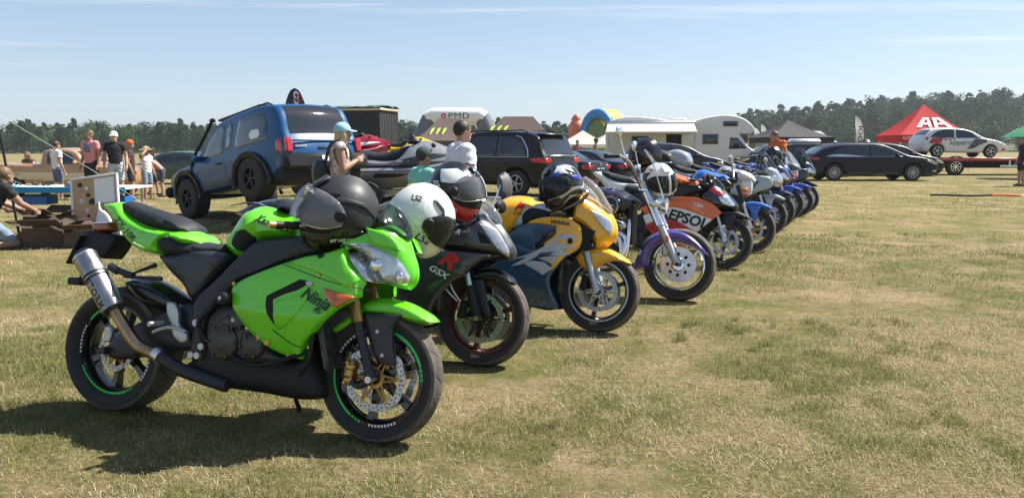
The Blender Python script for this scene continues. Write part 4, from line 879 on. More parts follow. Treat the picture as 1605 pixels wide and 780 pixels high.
# ------------------------------------------------------------------ purple and chrome cruiser
P_pur = paint('violet_paint', (.055, .028, .24), rough=.25, coat=1); M_deep = paint('deep_blue_black_paint', (.008, .009, .022), rough=.2)
def cruiser():
    g = bike_root('cruiser_motorcycle', 'purple and black cruiser motorcycle with chrome fork, spoked wheel and sissy bar', (-.142, 7.294), -19.311, 9)
    def spoke_wheel(name, x, rad, wid, rim):
        b = MB(); hw = wid*.36; b.lathe([(rim+.004, -hw), (rim-.008, -hw-.004), (rim-.02, -hw*.6), (rim-.014, 0), (rim-.02, hw*.6), (rim-.008, hw+.004), (rim+.004, hw)], 56)
        b.lathe([(.01, -.06), (.05, -.06), (.05, -.05), (.03, -.04), (.03, .04), (.05, .05), (.05, .06), (.01, .06)], 24, None, True); w_ = b.build(name, M_chrome, g); w_.location = (x, 0, rad)
        for k in range(36):
            a = 2*math.pi*k/36; s = 1 if k % 2 else -1; e = a+.5*(1 if k % 4 < 2 else -1)
            MB().tube([(.048*math.cos(a), s*.052, .048*math.sin(a)), ((rim-.016)*math.cos(e), s*.006, (rim-.016)*math.sin(e))], .0022, 5).build('spoke', M_chrome, w_)
        cached(('tyre', rad, wid, rim), tyre_fn(rad, wid, rim), 'tyre', w_); return w_
    fw = spoke_wheel('front_wheel', 1.71, .322, .13, .225)
    q = MB().lathe([(.065, -.004), (.155, -.004), (.155, .004), (.065, .004)], 48, None, True).build('brake_disc', M_steel, fw); q.location = (0, -.075, 0)
    for k in range(8):
        a = k*math.pi/4; MB().lathe([(0, -.0055), (.016, -.0055)], 8).build('disc_slot', M_hole, q).location = (.092*math.cos(a), 0, .092*math.sin(a))
    spoke_wheel('rear_wheel', 0, .33, .17, .2)
    MB().box((1.6, -.09, .44), (.06, .06, .1), None, .012).build('brake_caliper', M_alu, g)
    fe = Shape(D['cruiser', 'fender'], .1, .03, .08, .025); solid('front_mudguard', fe, P_pur, g, .03, 8)
    T, A = Vector((1.40, 0, .95)), Vector((1.71, 0, .322))
    for sy in (-1, 1):
        o = Vector((0, sy*.12, 0)); MB().tube([T+o, T.lerp(A, .45)+o, T.lerp(A, .47)+o], [.04, .04, .047], 16).build('fork_cover', M_chrome, g); MB().tube([T.lerp(A, .46)+o, T.lerp(A, .92)+o, A+o], [.034, .034, .04], 16).build('fork_leg', M_alu, g)
        MB().ball((1.615, sy*.165, .54), (.018, .016, .034), 12, 8).build('turn_reflector', M_amber, g)
    MB().tube([A+Vector((0, -.16, 0)), A+Vector((0, .16, 0))], .018, 12).build('axle', M_black, g)
    hs = MB().lathe([(0, -.13), (.06, -.12), (.09, -.07), (.102, 0), (.105, .02)], 28).build('headlight_shell', M_chrome, g); hs.matrix_local = Matrix.Translation((1.56, 0, .87)) @ Matrix.Rotation(R(-90), 4, 'Z')
    MB().lathe([(.0, .03), (.06, .028), (.098, .015)], 24).build('headlight_lens', M_lens, hs)
    for sy in (-1, 1):
        MB().tube([(1.5, sy*.1, .84), (1.5, sy*.2, .84)], .01, 8).ball((1.5, sy*.24, .84), (.045, .035, .035), 12, 8).build('turn_signal', M_chrome, g)
    solid('fuel_tank', Shape([(.62, .78), (.75, .92), (.95, .98), (1.18, .95), (1.33, .86), (1.25, .76), (.9, .74)], .17, .12, .05, .03), M_deep, g, .02, 8)
    MB().lathe([(0, -.02), (.05, -.018), (.055, 0)], 24).build('tank_badge_dial', M_chrome, g).matrix_local = Matrix.Translation((1.05, 0, .985)) @ Matrix.Rotation(R(-90), 4, 'X') @ Matrix.Rotation(0, 4, 'X')
    ac = MB().lathe([(0, -.05), (.06, -.05), (.092, -.04), (.1, -.015), (.1, .05)], 32).build('air_cleaner', M_gloss, g); ac.location = (1.10, -.2, .81)
    MB().lathe([(.078, -.0495), (.084, -.0475)], 32).build('air_cleaner_ring', M_steel, ac)
    panel('eagle_emblem', [(-.05, .0), (-.02, .012), (0, .004), (.025, .012), (.055, .004), (.02, -.004), (0, -.014), (-.02, -.006)], .052, M_steel, ac, .001, .002, .02, both=False)
    MB().box((1.27, 0, .66), (.05, .26, .36), None, .012).build('radiator', M_black, g)
    for k in range(2):
        cx0, an = (1.08, 22) if k else (.88, -22); M = Matrix.Translation((.98, 0, .42)) @ Matrix.Rotation(R(an), 4, 'Y')
        for j in range(9): MB().box((0, 0, .09+.03*j), (.15, .2, .014), M, .004).build('cylinder_fin', M_engine, g)
        MB().box((0, 0, .37), (.16, .21, .06), M, .02).build('rocker_cover', M_chrome, g)
    solid('crankcase', Shape([(.72, .3), (.78, .46), (1.0, .52), (1.2, .44), (1.25, .28), (1.0, .2), (.8, .2)], .16, .06, .08, .03), M_engine, g, 0, 2)
    for dz, dx in ((0, 0), (.09, -.12)): MB().tube([(1.14+dx, -.16, .6), (1.26+dx*.5, -.2, .52), (1.2, -.22, .33-dz*.2), (.9, -.22, .25+dz*.5), (.2, -.22, .25+dz), (-.25, -.22, .27+dz)], [.022, .022, .024, .03, .04, .042], 14, sm=5).build('exhaust_pipe', M_chrome, g)
    MB().tube([(1.255, -.13, .7), (1.28, -.19, .66), (1.275, -.2, .4), (1.22, -.2, .32)], .016, 10, sm=4).build('engine_guard', M_chrome, g)
    [MB().tube([(1.0, s_*.2, .3), (1.08, s_*.33, .3)], .014, 8).build('footpeg', M_black, g) for s_ in (-1, 1)]
    solid('rider_seat', Shape([(.15, .72), (.2, .8), (.42, .7), (.62, .78), (.68, .76), (.5, .63), (.25, .62)], .16, .06, .1, .03), M_seat, g, .02, 6)
    solid('rear_mudguard', Shape([(-.36, .42), (-.3, .62), (-.1, .72), (.1, .72), (.3, .62), (.24, .6), (.05, .66), (-.12, .65), (-.26, .57), (-.3, .42)], .11, .03, .09, .03), P_pur, g, .03, 8)
    for sy in (-1, 1): MB().tube([(.28, sy*.13, .6), (-.02, sy*.13, .72), (.02, sy*.12, .98), (.03, sy*.05, 1.12)], .011, 8, sm=4).build('sissy_bar', M_chrome, g)
    solid('backrest_pad', Shape([(.01, .88), (-.03, .98), (-.02, 1.09), (.02, 1.11), (.06, 1.06), (.08, .95), (.07, .88)], .15, .09, .05, .025), mat('grey_pad_vinyl', (.07, .07, .075), .6, bump=.1), g, .02, 6)
    MB().box((-.2, 0, .85), (.24, .2, .012), None, .004).build('luggage_rack', M_chrome, g); MB().box((-.36, 0, .72), (.05, .1, .07), None, .015).build('tail_light', M_red, g)
    # tall bars, mirrors, screen frame, cables
    for sy in (-1, 1):
        MB().tube([(1.37, sy*.06, .96), (1.32, sy*.1, 1.08), (1.27, sy*.3, 1.2), (1.2, sy*.39, 1.235), (1.12, sy*.45, 1.225)], .0125, 10, sm=4).build('handlebar', M_chrome, g)
        MB().tube([(1.2, sy*.39, 1.235), (1.09, sy*.47, 1.22)], .02, 12).build('grip', M_black, g)
        MB().tube([(1.25, sy*.34, 1.22), (1.22, sy*.36, 1.32), (1.2, sy*.38, 1.4)], .007, 8).build('mirror_stem', M_chrome, g)
        mr = MB().ball((1.19, sy*.39, 1.44), (.03, .085, .055), 16, 10).build('mirror', M_chrome, g)
        MB().tube([(1.22, sy*.33, 1.22), (1.3, sy*.2, 1.1), (1.4, sy*.12, .9)], .006, 7, sm=4).build('control_cable', M_black, g)
        MB().tube([(1.38, sy*.15, 1.32), (1.46, sy*.16, 1.2), (1.53, sy*.15, 1.0), (1.56, sy*.14, .9)], .007, 8, sm=4).build('screen_frame', M_chrome, g)
        MB().box((1.24, sy*.32, 1.23), (.06, .05, .05), None, .012).build('switch_box', M_chrome, g)
    MB().tube([(1.38, -.15, 1.32), (1.37, 0, 1.34), (1.38, .15, 1.32)], .007, 8, sm=4).build('screen_frame', M_chrome, g)
    MB().box((1.38, 0, .97), (.09, .3, .04), None, .012).build('top_yoke', M_chrome, g); side_stand(g, .85, .25)
    MB().ball((1.2, .47, 1.24), (.03, .03, .025), 10, 8).build('bar_end_lamp', M_red, g)
cruiser()

# ------------------------------------------------------------------ the rest of the row
def row_bike(name, label, F, yaw, lean, main, tankm=None, tailm=None, fend=None, nosem=None, screen=.0, style='sport', case=None, rim=M_gloss, carr=M_alu, forkm=M_steel, spokes=5, mir=M_black, repsol=False, scr='smoke_screen', vent=False, amber=False, wb=1.42):
    a = R(yaw); O = (F[0]-wb*math.cos(a), F[1]-wb*math.sin(a)); g = bike_root(name, label, O, yaw, lean); gg = lambda k: D['green', k]; kx = wb/1.4716
    sc = lambda L: [(x*kx, z) for x, z in L]
    tankm, tailm, fend, nosem = tankm or main, tailm or main, fend or main, nosem or main
    wheel(g, 'front_wheel', wb, .302, .12, .222, spokes, rim, (-.062, .062), .148, carr, None, amp=0)
    common_rear(g, wb, tailm, True)
    solid('fuel_tank', Shape(sc(gg('tank')), .18, .11, .05, .035), tankm, g, .02, 6); solid('main_frame', Shape(sc(gg('frame')), .15, .03, .1, .04), M_frame, g, 0, 2); engine(g, sc(gg('engine')), .15)
    def yf(x, z): return .21-.08*np.clip((x/kx-1.3)/.28, 0, 1)**1.3-.04*np.clip((.45-z)/.3, 0, 1)
    if repsol:
        P_or = paint('orange_paint', (.72, .13, .012)); P_wh = paint('white_paint', (.75, .75, .74)); P_rd = paint('red_paint', (.42, .01, .025))
        for k, m_ in (('orange', P_or), ('white', P_wh), ('red', P_rd)):
            fa = panel('side_fairing', D['repsol', k], yf, m_, g, .006, .03, .03, off=.004 if k == 'white' else 0)
            if k == 'white': text_on('lettering', 'REPSOL', .16, yf, (.97, .535), -14, M_ink, fa[0], .006, .1, .006, sx=1.0)
            if k == 'orange': text_on('lettering', 'CBR', .05, yf, (1.12, .69), -22, M_white, fa[0], .004, .3, .001, sx=1.2)
        panel('belly_pan', [(.6, .35), (.92, .3), (1.09, .335), (1.13, .25), (.9, .2), (.65, .22)], lambda x, z: yf(x, z)-.02, P_or, g, .015, .02, .03)
    elif style == 'sport':
        panel('side_fairing', sc(gg('fairing')), yf, main, g, .02, .03, .03)
        solid('belly_pan', Shape(sc(gg('belly')), .15, .06, .06, .04), M_black, g, 0, 2)
    elif style == 'tour':
        fa = panel('side_fairing', sc([(.9, .62), (.95, .78), (1.2, .9), (1.5, .9), (1.56, .8), (1.5, .72), (1.35, .66), (1.15, .58)]), lambda x, z: yf(x, z)+.04, main, g, .03, .03, .03)
        panel('engine_cowl', sc([(.75, .5), (.95, .62), (1.15, .58), (1.2, .4), (1.05, .25), (.8, .25)]), .18, M_frame, g, .02, .02, .03)
        if vent: panel('side_vent', sc([(1.1, .8), (1.35, .82), (1.22, .67)]), lambda x, z: yf(x, z)+.04, M_frame, fa[0], .004, .01, .03, off=.006, both=False); panel('side_vent_badge', sc([(1.14, .785), (1.3, .795), (1.22, .7)]), lambda x, z: yf(x, z)+.04, main, fa[0], .004, .01, .03, off=.01, both=False)
    if style in ('sport', 'tour'):
        np_ = D['repsol', 'nose'] if repsol else sc([(x-.04*(x > 1.5), z+(.06 if style == 'tour' else 0)) for x, z in gg('nose')])
        sn = Shape(np_, lambda x, z: .2-.12*np.clip((x/kx-1.33)/.36, 0, 1)**1.5, .06, .05, .03); ns = solid('nose_cowl', sn, nosem, g, .02, 6)
        mx_ = max(p[0] for p in np_); zc_ = min(p[1] for p in np_)
        hp = [(mx_-.2, zc_+.13), (mx_-.1, zc_+.14), (mx_-.02, zc_+.06), (mx_-.03, zc_+.03), (mx_-.14, zc_+.05)]; panel('headlight', hp, sn, M_refl, ns, .006, .01, .02, off=.006)
        zt = max(p[1] for p in np_); xt = [p[0] for p in np_ if p[1] == zt][0]
        solid('windscreen', Shape([(xt-.14, zt-.06), (xt-.1-.25*screen, zt+.08+screen), (xt-.05-.22*screen, zt+.085+screen), (xt+.09, zt-.05), (xt, zt-.05)], .14+.1*screen, .08, .06, .025), clear(*({'smoke_screen': ('smoke_screen', (.03, .035, .04), .35), 'clear_screen': ('clear_screen', (.5, .55, .6), .18)}[scr])), ns, .05, 6)
        if repsol:
            for q, m_ in (([(1.2, .87), (1.3, .9), (1.44, .79), (1.36, .79)], paint('red_paint', (.42, .01, .025))), ([(1.27, .915), (1.335, .897), (1.455, .79), (1.44, .79), (1.32, .885)], paint('white_paint', (.75, .75, .74)))): panel('nose_graphic', q, sn, m_, ns, .001, .002, .02, off=.004)
        mirrors(g, xt-.02, zt-.02, .31, mir, tall=.07)
    else:
        hs = MB().lathe([(0, -.12), (.07, -.1), (.095, -.02), (.1, .03)], 24).build('headlight_shell', M_chrome if style == 'retro' else nosem, g); hs.matrix_local = Matrix.Translation((1.42*kx, 0, .86)) @ Matrix.Rotation(R(-90), 4, 'Z')
        MB().lathe([(0, .045), (.06, .04), (.096, .025)], 20).build('headlight_lens', M_lens, hs)
        if screen > 0: solid('windscreen', Shape([(1.33*kx, .94), (1.22*kx, 1.2+screen), (1.25*kx, 1.22+screen), (1.46*kx, .96)], .2, .1, .1, .03), clear('clear_screen', (.5, .55, .6), .18), g, .06, 6)
        solid('fly_screen', Shape([(1.3*kx, .95), (1.28*kx, 1.05), (1.42*kx, 1.0), (1.48*kx, .94)], .13, .06, .05, .03), nosem, g, .03, 6)
        mirrors(g, 1.2*kx, 1.0, .34, mir, tall=.16)
    for sy in (-1, 1):
        MB().tube([(1.35*kx, sy*.1, .78), (1.36*kx, sy*.24, .78)], .008, 6).ball((1.37*kx, sy*.27, .78), (.05, .035, .03), 12, 8).build('turn_signal', M_amber, g) if amber or style in ('naked', 'retro') else None
    fx = wb-1.4716
    solid('front_mudguard', Shape([(x+fx-.005, z-.006) for x, z in gg('fender')], .072, .02, .062, .025), fend, g, .018, 6)
    panel('mudguard_side', [(x+fx, z) for x, z in [(1.42, .6), (1.58, .59), (1.56, .54), (1.53, .42), (1.49, .42), (1.46, .5)]], .086, fend if style != 'sport' else M_frame, g, .01, .02, .03)
    fork(g, (1.27*kx, .86), (wb, .302), M_frame if not repsol else M_steel, forkm, .102, .026, .023, .42); caliper(g, wb-.1, -.082, .345, 10, M_black)
    grips(g, 1.14*kx, .97 if style == 'sport' else 1.03, -.08, .34, rise=.0); MB().box((1.2*kx, 0, .93), (.12, .2, .05), None, .015).build('top_yoke', M_frame, g)
    MB().box((1.2*kx, 0, .45), (.03, .3, .26), None, .008).build('radiator', M_engine, g)
    if case:
        cs = Shape([(-.42, .98), (-.47, 1.12), (-.42, 1.24), (-.25, 1.3), (-.05, 1.24), (.0, 1.1), (-.04, .98)], .24, .1, .16, .03); c_ = solid('top_case', cs, case, g, .03, 6)
        panel('case_seam', [(-.46, 1.1), (0, 1.1), (0, 1.085), (-.46, 1.085)], cs, M_steel, c_, .002, .003, .03, off=.004); MB().box((-.2, 0, .955), (.35, .25, .03), None, .01).build('luggage_rack', M_frame, g)
    return g
YW = -19.3
P_or = paint('orange_paint', (.72, .13, .012)); P_wh = paint('white_paint', (.75, .75, .74)); P_sil = paint('silver_paint', (.36, .38, .4), metal=.4); P_bl = paint('royal_blue_paint', (.012, .06, .42)); P_nv = paint('navy_paint', (.016, .02, .1)); P_teal = paint('dark_teal_paint', (.015, .03, .04)); P_azure = paint('azure_paint', (.01, .12, .5))
row_bike('sport_motorcycle', 'orange, white and red racing replica motorcycle with REPSOL lettering', (2.39, 8.569), YW, 10, P_or, tankm=P_or, tailm=P_wh, fend=M_frame, nosem=M_gloss, repsol=True, rim=M_gloss, spokes=3, mir=M_black)
row_bike('sport_motorcycle', 'bright blue naked motorcycle with blue mudguard and gold brake hubs beside the orange racing replica', (3.097, 9.91), YW, 10, P_azure, tankm=P_azure, tailm=P_wh, fend=P_azure, nosem=P_wh, carr=M_gold, mir=P_sil, spokes=3, forkm=M_chrome, style='naked')
row_bike('touring_motorcycle', 'silver sport tourer motorcycle with triangular side vents and a black top case', (3.893, 11.737), YW, 9, P_sil, style='tour', vent=True, screen=.1, case=M_black, mir=P_sil)
row_bike('sport_motorcycle', 'dark blue faired motorcycle with amber signals and a silver red top case', (4.39, 12.769), YW, 9, P_nv, style='tour', screen=.04, case=P_sil, amber=True)
row_bike('naked_motorcycle', 'blue naked motorcycle carrying a black helmet, chrome headlamp and amber signals', (5.092, 14.246), YW, 9, P_bl, style='naked', amber=True)
row_bike('naked_motorcycle', 'grey roadster motorcycle with blue mudguard and tall clear screen', (5.6, 15.1), YW, 9, P_sil, fend=P_bl, style='retro', screen=.02)
row_bike('touring_motorcycle', 'dark teal touring motorcycle with black mudguard and tall smoked screen ending the row', (6.05, 15.95), YW, 9, P_teal, style='tour', fend=M_black, screen=.16, spokes=7, rim=M_alu)
# ------------------------------------------------------------------ helmets
HP = [(.1, -.135), (.135, -.1), (.146, -.05), (.142, .0), (.125, .055), (.09, .1), (.035, .132), (-.03, .14), (-.09, .118), (-.13, .07), (-.148, .005), (-.143, -.06), (-.118, -.11), (-.075, -.128), (.0, -.134)]
VP = [(.1475, -.048), (.144, .0), (.127, .056), (.105, .086), (.06, .08), (.02, .055), (-.012, .012), (.0, -.024), (.06, -.046)]
def helmet(label, loc, face, tilt, roll, shell, scale=1.0, visor=None, up=0, lower=None, parts=(), vents=True, vx=1.02, name='motorcycle_helmet'):
    """face: horizontal angle the chin points to; tilt: chin down; roll about the face axis"""
    M = Matrix.Translation(loc) @ Matrix.Rotation(R(face), 4, 'Z') @ Matrix.Rotation(R(tilt), 4, 'Y') @ Matrix.Rotation(R(roll), 4, 'X') @ Matrix.Scale(scale, 4)
    g = thing(name, label, 'helmet', group='helmets left on the motorcycles'); g.matrix_world = M
    sh = Shape(HP, lambda x, z: .127-.03*np.clip((-z-.03)/.1, 0, 1), .135, .006, .014); s = solid('shell', sh, shell, g, .004, 2, 60)
    panel('eye_port', VP, sh, M_hole, g, .003, .006, .014, off=.0015)
    vm = visor or clear('smoke_visor', (.03, .034, .04), .42); piv = Matrix.Translation((.0, 0, .015)) @ Matrix.Rotation(R(-up), 4, 'Y') @ Matrix.Translation((0, 0, -.015))
    for v in panel('visor', [(x*(vx if x > .05 else 1.02), z) for x, z in VP], sh, vm, g, .004, .004, .014, off=.009): v.matrix_local = piv
    for v in panel('visor_edge_highlight', [(.148*vx, -.049), (.06, -.0475), (.0, -.025), (.0, -.0215), (.06, -.043), (.147*vx, -.0445)], sh, M_steel, g, .001, .002, .014, off=.0108, ang=25): v.matrix_local = piv  # pale strip imitates the thin highlight along the visor's lower edge
    for sd in (-1, 1):
        q = MB().lathe([(0, -.012), (.017, -.011), (.022, -.004), (.022, .006)], 20).build('visor_pivot', M_black, g); q.matrix_local = Matrix.Translation((.012, sd*(float(sh.y([(.012, .012)])[0])+.006), .012)) @ Matrix.Rotation(0 if sd < 0 else math.pi, 4, 'X')
    if lower: panel('chin_bar', [(.1, -.133), (.136, -.1), (.148, -.05), (.06, -.05), (-.005, -.03), (-.05, -.05), (-.115, -.06), (-.116, -.11), (-.075, -.126), (0, -.132)], sh, lower, g, .003, .005, .014, off=.003)
    panel('neck_roll', [(-.12, -.112), (-.075, -.124), (0, -.13), (.1, -.132), (.095, -.145), (0, -.147), (-.08, -.14), (-.12, -.122)], lambda x, z: .09+0*x, M_black, g, .004, .03, .02)
    if vents:
        MB().box((.06, 0, .125), (.07, .07, .016), Matrix.Translation((.06, 0, .125)) @ Matrix.Rotation(R(28), 4, 'Y') @ Matrix.Translation((-.06, 0, -.125)), .007).build('top_vent', M_black if shell in (M_white,) else shell, g)
        MB().box((.14, 0, -.085), (.014, .07, .02), None, .005).build('chin_vent', M_black, g)
    for nm, pts, m_, off in parts:
        if nm.startswith('T:'): text_on('lettering', nm[2:], pts[2], sh, pts[:2], pts[3], m_, g, off, .2, .0008, side=pts[4] if len(pts) > 4 else -1)
        else: panel(nm, pts, sh, m_, g, .002, .002, .012, off=off, ang=30)
    return g
M_matte = mat('matte_black_shell', (.021, .023, .026), .5, spec=.5, var=.08); P_hw = paint('helmet_white', (.74, .74, .73), rough=.2); P_hr = paint('helmet_red', (.45, .015, .03)); P_hb = paint('helmet_blue', (.02, .025, .28)); M_hs = paint('helmet_silver', (.55, .56, .6))
rib = [(.06, .065), (.0, .075), (-.08, .05), (-.125, .0), (-.12, -.012), (-.075, .035), (0, .058), (.055, .05)]
helmet('matte black full face helmet with smoked visor hung on the lime green bike', (-.79, 3.52, 1.04), 199, 2, -5, M_matte, 1.22, clear('big_smoke_visor', (.4, .42, .45), .34), 13, lower=M_gloss, vx=1.16, parts=
       [('rib', rib, M_matte, .005), ('vent_slot', [(.03, .1), (.06, .092), (.03, .085), (.0, .09)], M_hole, .004), ('T:MT HELMETS', (.0, -.085, .018, 2, 1), M_white, .006)])
helmet('white full face helmet with LS2 lettering beside the lime green bike screen', (-.462, 3.98, .975), 14, 40, 6, P_hw, 1.22, clear('smoke_visor', (.03, .034, .04), .42), 0, None,
       [('T:LS2', (.035, -.058, .045, 14), M_ink, .004), ('vent_arrow', [(-.03, .108), (.03, .094), (.052, .07), (.03, .066), (.036, .08), (-.03, .096)], M_frame, .006), ('side_shade', [(-.12, -.02), (-.02, -.03), (.06, -.06), (.09, -.11), (.0, -.125), (-.1, -.1)], M_hs, .002), ('T:LS2', (-.09, .055, .03, 30), M_ink, .004)], vents=False)
helmet('white, black and red helmet with raised clear visor on the graphite bike', (-.335, 4.62, 1.085), -6, 20, 2, M_gloss, 1.16, clear('clear_visor', (.6, .64, .68), .13), 22, P_hr,
       [('white_flash', [(-.1, .085), (-.02, .118), (.045, .105), (.05, .08), (.0, .05), (-.07, .03)], P_hw, .004), ('white_chin', [(-.1, -.06), (-.02, -.055), (.05, -.075), (.05, -.115), (.0, -.1), (-.06, -.095)], P_hw, .006), ('grey_side', [(-.12, .02), (-.04, .035), (-.01, .0), (-.03, -.04), (-.11, -.05)], M_frame, .003), ('logo_plate', [(-.115, .018), (-.085, .03), (-.065, .008), (-.09, -.008)], P_hw, .006), ('T:OT', (-.09, .011, .025, 20), M_ink, .008)])
helmet('blue, silver and black graphic helmet on the yellow bike', (.355, 5.62, 1.062), -150, 20, 10, M_gloss, 1.12, clear('smoke_visor', (.03, .034, .04), .42), 0, M_gloss,
       [('silver_flash', [(.06, .1), (-.02, .06), (-.01, .1), (-.07, .05), (-.06, .1), (-.12, .06), (-.06, .115), (0, .132)], M_hs, .004), ('silver_band', [(.1, -.045), (.0, -.03), (-.09, -.05), (-.14, -.02), (-.1, -.07), (.0, -.05), (.09, -.065)], M_hs, .006), ('blue_flash', [(-.02, .045), (-.1, .03), (-.13, -.005), (-.08, .0), (-.03, .02)], P_hb, .004), ('silver_line', [(.1, -.12), (.02, -.07), (-.08, -.1), (.02, -.085)], M_hs, .007), ('blue_top', [(.09, .09), (.03, .11), (.02, .08), (.05, .07)], P_hb, .004)])
helmet('white helmet with dark tribal graphics hung below the cruiser bars', (1.33, 6.95, 1.045), -60, 20, 10, P_hw, 1.1, None, 0, None, [('dark_flash', [(-.1, .05), (0, .09), (-.02, .04), (.02, .02), (-.08, -.01)], M_frame, .004), ('red_fleck', [(-.05, .1), (.0, .115), (.0, .1)], P_hr, .005)])
helmet('gloss black helmet behind the cruiser handlebars', (1.3, 7.62, 1.27), 150, 10, 0, M_gloss, 1.15)
helmet('gloss black helmet on the blue naked motorcycle', (4.78, 14.2, 1.18), -70, 15, 5, M_gloss, 1.25)
# ------------------------------------------------------------------ cars
M_under = mat('underbody_black', (.012, .012, .013), .8); M_carrim = mat('alloy_rim', (.42, .43, .45), .35, metal=.8)
def car_wheel(parent, name, x, y, R_, wd, rimm, spokes=5, rr=.62, steel=False):
    key = ('cw', R_, wd, rimm.name, spokes, rr)
    def fn():
        b = MB(); rim = R_*rr; h = wd/2
        b.mi = 1; b.lathe([(rim*.98, -h*.7), (rim*.97, -h*.45), (rim*.5, -h*.2), (0, -h*.2)], 28); b.mi = 0
        b.lathe([(rim, -h*.8), (rim*1.02, -h*.9), (rim*.92, -h*.95), (rim*.9, -h*.75)], 32)
        for k in range(spokes):
            M = Matrix.Rotation(2*math.pi*k/spokes, 4, 'Y'); b.box((rim*.5, -h*.78, 0), (rim*.9, h*.2, rim*.16), M, .004)
        b.lathe([(0, -h*.95), (rim*.16, -h*.92), (rim*.18, -h*.6)], 16)
        return b.build(name, [rimm, M_under])
    o = cached(key, fn, name, parent, (x, y, R_), (0, 0, 0 if y < 0 else math.pi))
    def ft():
        h = wd/2; r0 = R_*rr; prof = [(r0*.97, -h*.7), (r0*1.02, -h*.92), (R_*.86, -h), (R_*.96, -h*.9), (R_, -h*.65), (R_, h*.65), (R_*.96, h*.9), (R_*.86, h), (r0, h*.8), (.02, h*.7)]
        b = MB().lathe(prof, 36)
        return b.build('tyre', M_rub)
    cached(('ct', R_, wd, rr), ft, 'tyre', o); return o
def strip(name, sh, x0, x1, zmin, m, parent, k=.9, off=.006, crown=.02, cols=6, nmin=.1):
    O = sh.o; e = np.roll(O, -1, 0)-np.roll(O, 1, 0); nr = np.stack([e[:, 1], -e[:, 0]], 1); nr /= np.hypot(*nr.T)[:, None]+1e-12
    I = [i for i in range(len(O)) if x0 <= O[i, 0] <= x1 and O[i, 1] > zmin and nr[i, 1] > nmin]; I.sort(key=lambda i: O[i, 0])
    yb = sh.y(O); V, F = [], []
    for i in I:
        for c in range(cols+1): t = 2*c/cols-1; q = O[i]+nr[i]*(off+crown*(1-(t*k)**2)); V.append((q[0], yb[i]*k*t, q[1]))
    n = cols+1
    for a in range(len(I)-1):
        for c in range(cols): F.append((a*n+c, (a+1)*n+c, (a+1)*n+c+1, a*n+c+1))
    return obj(name, V, F, m, parent)
def car(name, label, loc, rz, sp, pm, group='cars parked behind the motorcycles', rot=None, cat='car'):
    L, W, Rw = sp['L'], sp['W'], sp['Rw']; belt = sp['belt']; h = L/2
    g = thing(name, label, cat, (loc[0], loc[1], (loc[2] if len(loc) > 2 else gz(loc[0], loc[1]))-.01), R(rz), group, rot)
    xr, xf = sp['xr'], sp['xf']; Ra = Rw*sp.get('arch', 1.16); z0 = sp.get('sill', .26); pts = list(sp['top'])
    def arc(xc, skip=False):
        a0 = math.asin(max(-1, min(1, (z0-Rw)/Ra))); return [(xc+Ra*math.cos(t), Rw+Ra*math.sin(t)) for t in np.linspace(a0, math.pi-a0, 11)]
    pts += arc(xf)+arc(xr); pts = [(x-h, z) for x, z in pts]
    tum = sp.get('tum', .26)
    def wf(x, z): return W/2-tum*np.clip(z-belt, 0, 9)-.05*np.clip((.5-z)/.3, 0, 1)-W*.085*np.clip(np.abs(x)/h, 0, 1)**5+.012*np.cos((z-belt+.12)*9)*(z < belt+.05)
    sh = Shape(pts, wf, .075, lambda x, z: wf(x, z)-.07, sp.get('h', .09)); body = solid('body', sh, pm, g, sp.get('crown', .035), 6, 42)
    for nm, P, m_ in sp.get('panels', ()): panel(nm, [(x-h, z) for x, z in P], sh, m_, g, .006, .008, .08, off=.006, ang=40)
    for P in sp['windows']: panel('side_window', [(x-h, z) for x, z in P], sh, M_glass, g, .006, .006, .1, off=.004, ang=40)
    for nm, a, b_, zm in sp.get('glass', ()): strip(nm, sh, a-h, b_-h, zm, M_glass, g, crown=sp.get('crown', .035))
    for x in sp.get('seams', ()): panel('door_seam', [(x-h, z0+.08), (x-h+.008, z0+.08), (x-h+.008, belt), (x-h, belt)], sh, M_under, g, .001, .002, .2, off=.002)
    for x in sp.get('handles', ()):
        for sd in (-1, 1): MB().box((x-h, sd*(float(sh.y([(x-h, belt-.1)])[0])+.012), belt-.1), (.17, .03, .03), None, .008).build('door_handle', sp.get('hm', pm), g)
    for x, w_ in ((xr-h, 'rear_wheel'), (xf-h, 'front_wheel')):
        for sd in (-1, 1): car_wheel(g, w_, x, sd*(W/2-.11-sp.get('win', 0)), Rw, sp.get('tw', .22), sp.get('rim', M_carrim), sp.get('spokes', 5), sp.get('rr', .64))
    MB().box((0, 0, z0+.12), (L*.86, W*.8, .16)).build('underbody', M_under, g)
    if sp.get('mirror'):
        x, z = sp['mirror']
        for sd in (-1, 1): MB().box((x-h, sd*(W/2+.06), z), (.11, .19, .13), None, .035).build('door_mirror', pm, g)
    if sp.get('rails'):
        a, b_, z = sp['rails']
        for sd in (-1, 1): MB().tube([(a-h, sd*(W/2-.26), z-.02), (a-h+.15, sd*(W/2-.26), z+.05), (b_-h-.15, sd*(W/2-.26), z+.05), (b_-h, sd*(W/2-.26), z-.03)], .018, 8).build('roof_rail', M_black if not sp.get('railm') else sp['railm'], g)
    return g, sh
P_car = paint('midnight_blue_car_paint', (.004, .006, .022), rough=.35, coat=.12, spec=.3); P_blk = paint('black_car_paint', (.006, .007, .01), rough=.3, coat=.2, spec=.35); P_navy = paint('dark_navy_car_paint', (.007, .013, .03), rough=.3, coat=.2, spec=.35)
